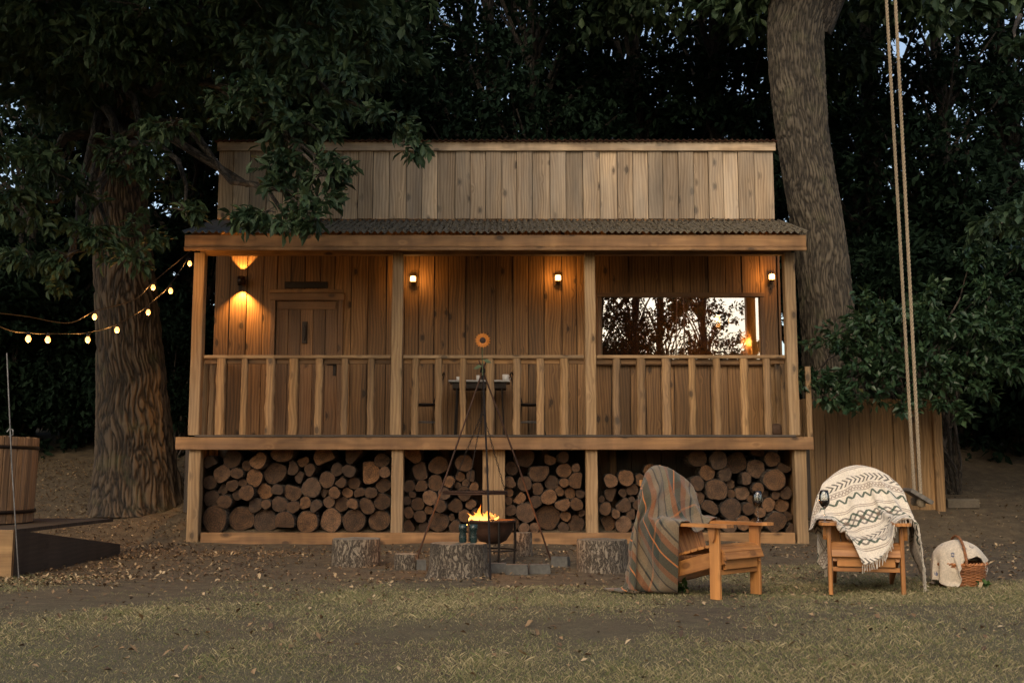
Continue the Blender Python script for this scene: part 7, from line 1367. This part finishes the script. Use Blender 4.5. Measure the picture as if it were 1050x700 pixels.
stump(536, 571, 19, 23, 'upright_log', 'small upright log with pale sawn top right behind the fire bowl', None)
# stone blocks of the hearth
for (px, py, w_, h_, rz, lab) in ((509, 584, .2, .10, .15, 'leftmost of four grey hearth stones by the fire bowl'), (530, 586, .21, .105, -.08, 'second from left of four grey hearth stones'), (553, 585, .20, .10, .1, 'third from left of four grey hearth stones'), (575, 579, .17, .11, -.3, 'rightmost of four grey hearth stones'), (431, 583, .09, .11, .2, 'dark small stone beside the small low stump')):
    g0 = gp(px, py); b = MB(); d_ = .11
    bm_v = []
    for z in (0, .5, 1):
        for (a, c_) in ((-1, -1), (0, -1.04), (1, -1), (1.03, 0), (1, 1), (0, 1.03), (-1, 1), (-1.03, 0)):
            kk = .93 if z == 1 else 1; nz_ = noise.noise(Vector((px+a, c_, z)))*.08; bm_v.append(((a*kk+nz_)*w_/2, (c_*kk+nz_)*d_/2, z*h_*(1+nz_*.4)))
    b.add(bm_v, [tuple(reversed(range(8))), tuple(range(16, 24))]+[(q_*8+j, q_*8+(j+1) % 8, (q_+1)*8+(j+1) % 8, (q_+1)*8+j) for q_ in (0, 1) for j in range(8)], bm_v)
    o = b.build('hearth_stone', M['stone'], label=lab, cat='stone', group='grey stones around the fire'); o.location = (g0.x, g0.y+.06, ground_z(g0.x, g0.y)-.015); o.rotation_euler.z = rz
# tumblers on the near stump
M['teal'] = plain('teal_enamel', (.012, .028, .028), .25, .0, 80, .6)
for px, lab in ((474.5, 'left of two dark teal tumblers on the broad stump'), (485.5, 'right of two dark teal tumblers on the broad stump')):
    x = X(px, 550, cS.y+.05); b = MB(); b.lathe([(.030, 0), (.034, .01), (.036, .05), (.029, .085), (.037, .12), (.04, .165), (.037, .165), (.034, .12), (.026, .085), (.001, .05)], n=22)
    o = b.build('tumbler', M['teal'], label=lab, cat='tumbler', group='tumblers on the stump'); o.location = (x, cS.y+.05, cS.z+hS+.002)

# wooden tub on its platform, left
tx, ty, tr = -5.72, 10.75, .88
zb_ = .41; zt_ = Z(447, ty-.35)
tub = thing('wooden_tub', 'barrel shaped wooden hot tub with iron band at the left edge', 'tub', (tx, ty, zb_))
b = MB(); ns = 66
for k in range(ns):
    a = 2*PI*k/ns; b.board((tr*math.cos(a), tr*math.sin(a), .01), ((tr+.02)*math.cos(a), (tr+.02)*math.sin(a), zt_-zb_+random.uniform(-.006, .006)), .078, .04, (math.cos(a), math.sin(a), 0), .006)
b.build('staves', M['stave'], tub)
for z in (.10, zt_-zb_-.12):
    b = MB(); b.lathe([(tr+.026, z), (tr+.042, z), (tr+.044, z+.035), (tr+.028, z+.035), (tr+.026, z)], n=72); b.build('hoop', M['iron'], tub)
b = MB(); b.lathe([(.001, .05), (tr-.02, .05), (tr-.02, .09), (.001, .09)], n=48); b.build('tub_floor', M['darkwood'], tub)
PX = gp(12, 592); pl = thing('timber_platform', 'low dark timber platform under the wooden tub', 'platform', (PX.x-1.3, 11, 0))
b = MB()
for k in range(17): y = PX.y+.03+k*.145; b.board((PX.x-2.7, y+.07, zb_-.02), (PX.x-.05, y+.07, zb_-.02), .138, .035, (0, 0, 1))
b.build('decking', M['darkwood'], pl)
b = MB(); b.board((PX.x-2.7, PX.y, .19), (PX.x, PX.y, .19), .04, .44, (0, 0, 1), .006); b.build('front_board', M['fence'], pl, label='pale front board of the platform')
b = MB(); y0, y1 = PX.y+.025, 12.1
vs = [(x, y, z) for x in (PX.x-.045, PX.x) for y, z in ((y0, -.03), (y1, 0), (y1, .12), (y0, zb_+.0))]
b.add(vs, [(0, 3, 2, 1), (4, 5, 6, 7), (0, 1, 5, 4), (1, 2, 6, 5), (2, 3, 7, 6), (3, 0, 4, 7)], [(v[2], v[0], v[1]) for v in vs]); b.build('side_board', M['darkwood'], pl, label='dark side board tapering towards the trees')
keep_parts(pl)
# stake and string lights
g0 = gp(20, 592); tpt = at(7, 362, g0.y-.1)
st = thing('garden_stake', 'thin metal stake leaning in front of the wooden tub', 'stake', g0)
b = MB(); b.tube([g0+Vector((0, 0, -.05)), g0.lerp(tpt, .5)+Vector((-.012, 0, 0)), tpt], .006, 8); b.build('rod', M['galv'], st)
b = MB(); c = at(10, 444, g0.y-.04); b.tube([c+Vector((.0, -.01, -.03)), c+Vector((.035, -.01, -.01)), c+Vector((.03, -.01, .03)), c+Vector((0, -.01, .04)), c+Vector((-.02, -.01, .01))], .006, 6); b.build('hook', M['galv'], st); keep_parts(st)
def string(label, pts, bulbs, Ya, Yb, xs):
    """pts: cord pixels; bulbs: pixels hung just under the cord"""
    s = thing('string_lights', label, 'string lights', at(pts[0][0], pts[0][1], Ya), group='strings of warm bulbs left of the porch')
    Yf = lambda px: Ya+(Yb-Ya)*(px-xs[0])/(xs[1]-xs[0])
    P3 = [at(px, py, Yf(px)) for px, py in pts]; m = len(P3); path = []
    for i in range(m-1):
        for k in range(8):
            f = k/8; P = [P3[max(i-1, 0)], P3[i], P3[i+1], P3[min(i+2, m-1)]]
            path.append(.5*((-P[0]+3*P[1]-3*P[2]+P[3])*f**3+(2*P[0]-5*P[1]+4*P[2]-P[3])*f**2+(-P[0]+P[2])*f+2*P[1]))
    path.append(P3[-1]); b = MB(); b.tube(path, .006, 6); b.build('cord', M['iron'], s)
    for (px, py) in bulbs:
        c = at(px, py, Yf(px)); h = MB(); h.lathe([(.014, .03), (.016, .035), (.016, .062), (.006, .07)], n=10); ho = h.build('bulb_holder', M['iron'], s); ho.location = c
        b = MB(); b.lathe([(.001, -.036), (.016, -.03), (.026, -.012), (.026, .004), (.013, .03)], n=14); bo = b.build('bulb', M['bulb'], s); bo.location = c
        light('bulb_light', 'POINT', c+Vector((0, -.0, -.05)), 3.2, WARM, shadow_soft_size=.03).parent = s
    keep_parts(s)
M['bulb'] = emit('string_bulb_glow', (1, .42, .10), 2.4)
string('nearer string of warm bulbs sagging past the left oak trunk to the porch corner', [(-30, 322), (8, 338), (29, 341), (49, 342), (90, 341), (120, 332), (152, 313), (175, 291), (194, 262)], [(29, 347), (49, 348), (90, 348), (120, 338), (152, 320), (175, 298), (194.5, 270)], 9.9, 13.35, (8, 194))
string('farther short string with two bulbs, looped behind the nearer string', [(-30, 318), (25, 324), (70, 331), (97, 319), (138, 307), (157, 289), (197, 256)], [(97, 324.5), (157, 294.5)], 10.9, 13.5, (25, 197))

# porch furniture
TY = YW-.42
p = at(492, 391, TY); tb = thing('porch_table', 'small white topped table against the porch wall', 'table', (p.x, TY, zdeck))
M['whitetop'] = plain('pale_tabletop', (.42, .42, .40), .5, 0, 20, .15); M['white'] = plain('white_china', (.6, .6, .58), .3, 0, 20, .08, 0)
ht = p.z-zdeck; b = MB(); b.box((-.41, -.25, ht-.025), (.41, .25, ht), 'x', ch=.006); b.build('tabletop', M['whitetop'], tb)
b = MB(); b.box((-.36, -.2, ht-.11), (.36, .2, ht-.027), 'x'); b.build('apron', M['iron'], tb)
for sx in (-.33, .33):
    for sy in (-.18, .18): b = MB(); b.tube([(sx*.9, sy, ht-.03), (sx, sy, .0)], .011, 8); b.build('leg', M['iron'], tb)
for px, r, h, nm, lab in ((470, .028, .055, 'white_cup', 'small white cup left on the porch table'), (490, .022, .075, 'white_cup', 'slim white cup in the middle of the porch table'), (518.5, .045, .085, 'white_mug', 'wide white mug right on the porch table')):
    b = MB(); b.lathe([(r*.8, 0), (r, .01), (r, h), (r-.004, h), (r-.004, .012), (.001, .01)], n=20); b.tube([(r-.002, 0, h*.75), (r+.02, 0, h*.7), (r+.02, 0, h*.35), (r-.002, 0, h*.3)], .004, 6)
    o = b.build(nm, M['white'], label=lab, cat='cup', group='white cups on the porch table'); o.location = (X(px, 388, TY-.08), TY-.08, p.z+.002)
def bistro(loc, rz, label):
    c = thing('bistro_chair', label, 'chair', loc, rz, group='wire chairs on the porch')
    b = MB(); b.lathe([(.001, .42), (.19, .42), (.2, .43), (.19, .445), (.001, .45)], n=28); b.build('seat', M['iron'], c)
    b = MB(); b.tube([(-.17, .12, .43), (-.19, .2, .7), (-.13, .24, .84), (0, .25, .88), (.13, .24, .84), (.19, .2, .7), (.17, .12, .43)], .009, 8); b.tube([(-.1, .15, .44), (-.1, .22, .66), (0, .24, .76), (.1, .22, .66), (.1, .15, .44)], .006, 6); b.build('backrest', M['iron'], c)
    for sx in (-1, 1):
        for sy in (-1, 1): b = MB(); b.tube([(sx*.14, sy*.14, .43), (sx*.15, sy*.15, .2), (sx*.2, sy*.2, .0)], .009, 8); b.build('leg', M['iron'], c)
    b = MB(); b.tube([(.16*math.cos(a), .16*math.sin(a), .2) for a in [2*PI*i/24 for i in range(25)]], .006, 6); b.build('leg_ring', M['galv'], c)
for px, rz, lab in ((436, R(-80), 'black wire chair left of the porch table'), (543, R(80), 'black wire chair right of the porch table')):
    bistro((X(px, 420, TY), TY, zdeck+.003), rz, lab)
p = at(796, 440, YF+.55); b = MB(); b.lathe([(.05, 0), (.085, .03), (.095, .08), (.075, .14), (.05, .165), (.03, .17), (.001, .172)], n=22)
o = b.build('clay_ornament', plain('brown_clay', (.09, .05, .03), .8, 0, 50), label='rounded brown ornament on the deck at the right end of the porch', cat='ornament'); o.location = (p.x, YF+.55, zdeck+.003)
# weeds by the left chair
for k, (px, py, lab) in enumerate(((668, 607, 'small green weed at the hem of the tartan blanket'), (697, 606, 'small green weed beside the front leg of the left chair'), (1010, 604, 'small tuft of grass right of the wicker basket'))):
    g0 = gp(px, py); Pp = g0[:]+np.random.default_rng(k).normal(0, .022, (14, 3))*[1, 1, 0]; V, F, r = leaves(Pp+[0, 0, .01], np.tile([0, 0, 1.], (14, 1)), .055, LEAF8, 4, (.2, .9), .1, k+5)
    o = np_mesh('weed', V-np.array(g0), F, M['weedleaf'] if 'weedleaf' in M else M.setdefault('weedleaf', leafmat('weed_leaves', (.03, .07, .02), (.06, .12, .03), (.1, .17, .05))), r, smooth=False, label=lab, cat='weed', group='weeds in the thin turf'); o.location = g0

# ------------------------------------------------------------------ sky, sun, render
SUN_EL, SUN_AZ = R(36), R(195)      # low behind the camera; azimuth clockwise from +Y
w = bpy.data.worlds.new('World'); scene.world = w; w.use_nodes = True
nt = w.node_tree; bg = nt.nodes['Background']
sky = nt.nodes.new('ShaderNodeTexSky'); sky.sky_type = 'NISHITA'; sky.sun_disc = False
sky.sun_elevation = SUN_EL; sky.sun_rotation = SUN_AZ; sky.air_density = 1.0; sky.dust_density = 3.0; sky.ozone_density = 0.4
nt.links.new(sky.outputs[0], bg.inputs[0]); bg.inputs[1].default_value = SKYS
d = Vector((math.sin(SUN_AZ)*math.cos(SUN_EL), math.cos(SUN_AZ)*math.cos(SUN_EL), math.sin(SUN_EL)))
light('sun', 'SUN', (0, -10, 20), SUNS, (1, .80, .58), rot=d.to_track_quat('Z', 'Y').to_euler(), angle=R(50))
scene.view_settings.view_transform = 'Standard'; scene.view_settings.look = 'None'; scene.view_settings.gamma = 1; scene.view_settings.exposure = EXPO
scene.view_settings.use_white_balance = True; scene.view_settings.white_balance_temperature = WB; scene.view_settings.white_balance_tint = 10
cy = scene.cycles; cy.use_denoising = True; cy.max_bounces = 6; cy.diffuse_bounces = 3; cy.glossy_bounces = 3; cy.transmission_bounces = 6; cy.transparent_max_bounces = 8
cy.sample_clamp_indirect = 3; cy.caustics_reflective = False; cy.caustics_refractive = False
try: cy.denoiser = 'OPENIMAGEDENOISE'
except Exception: pass
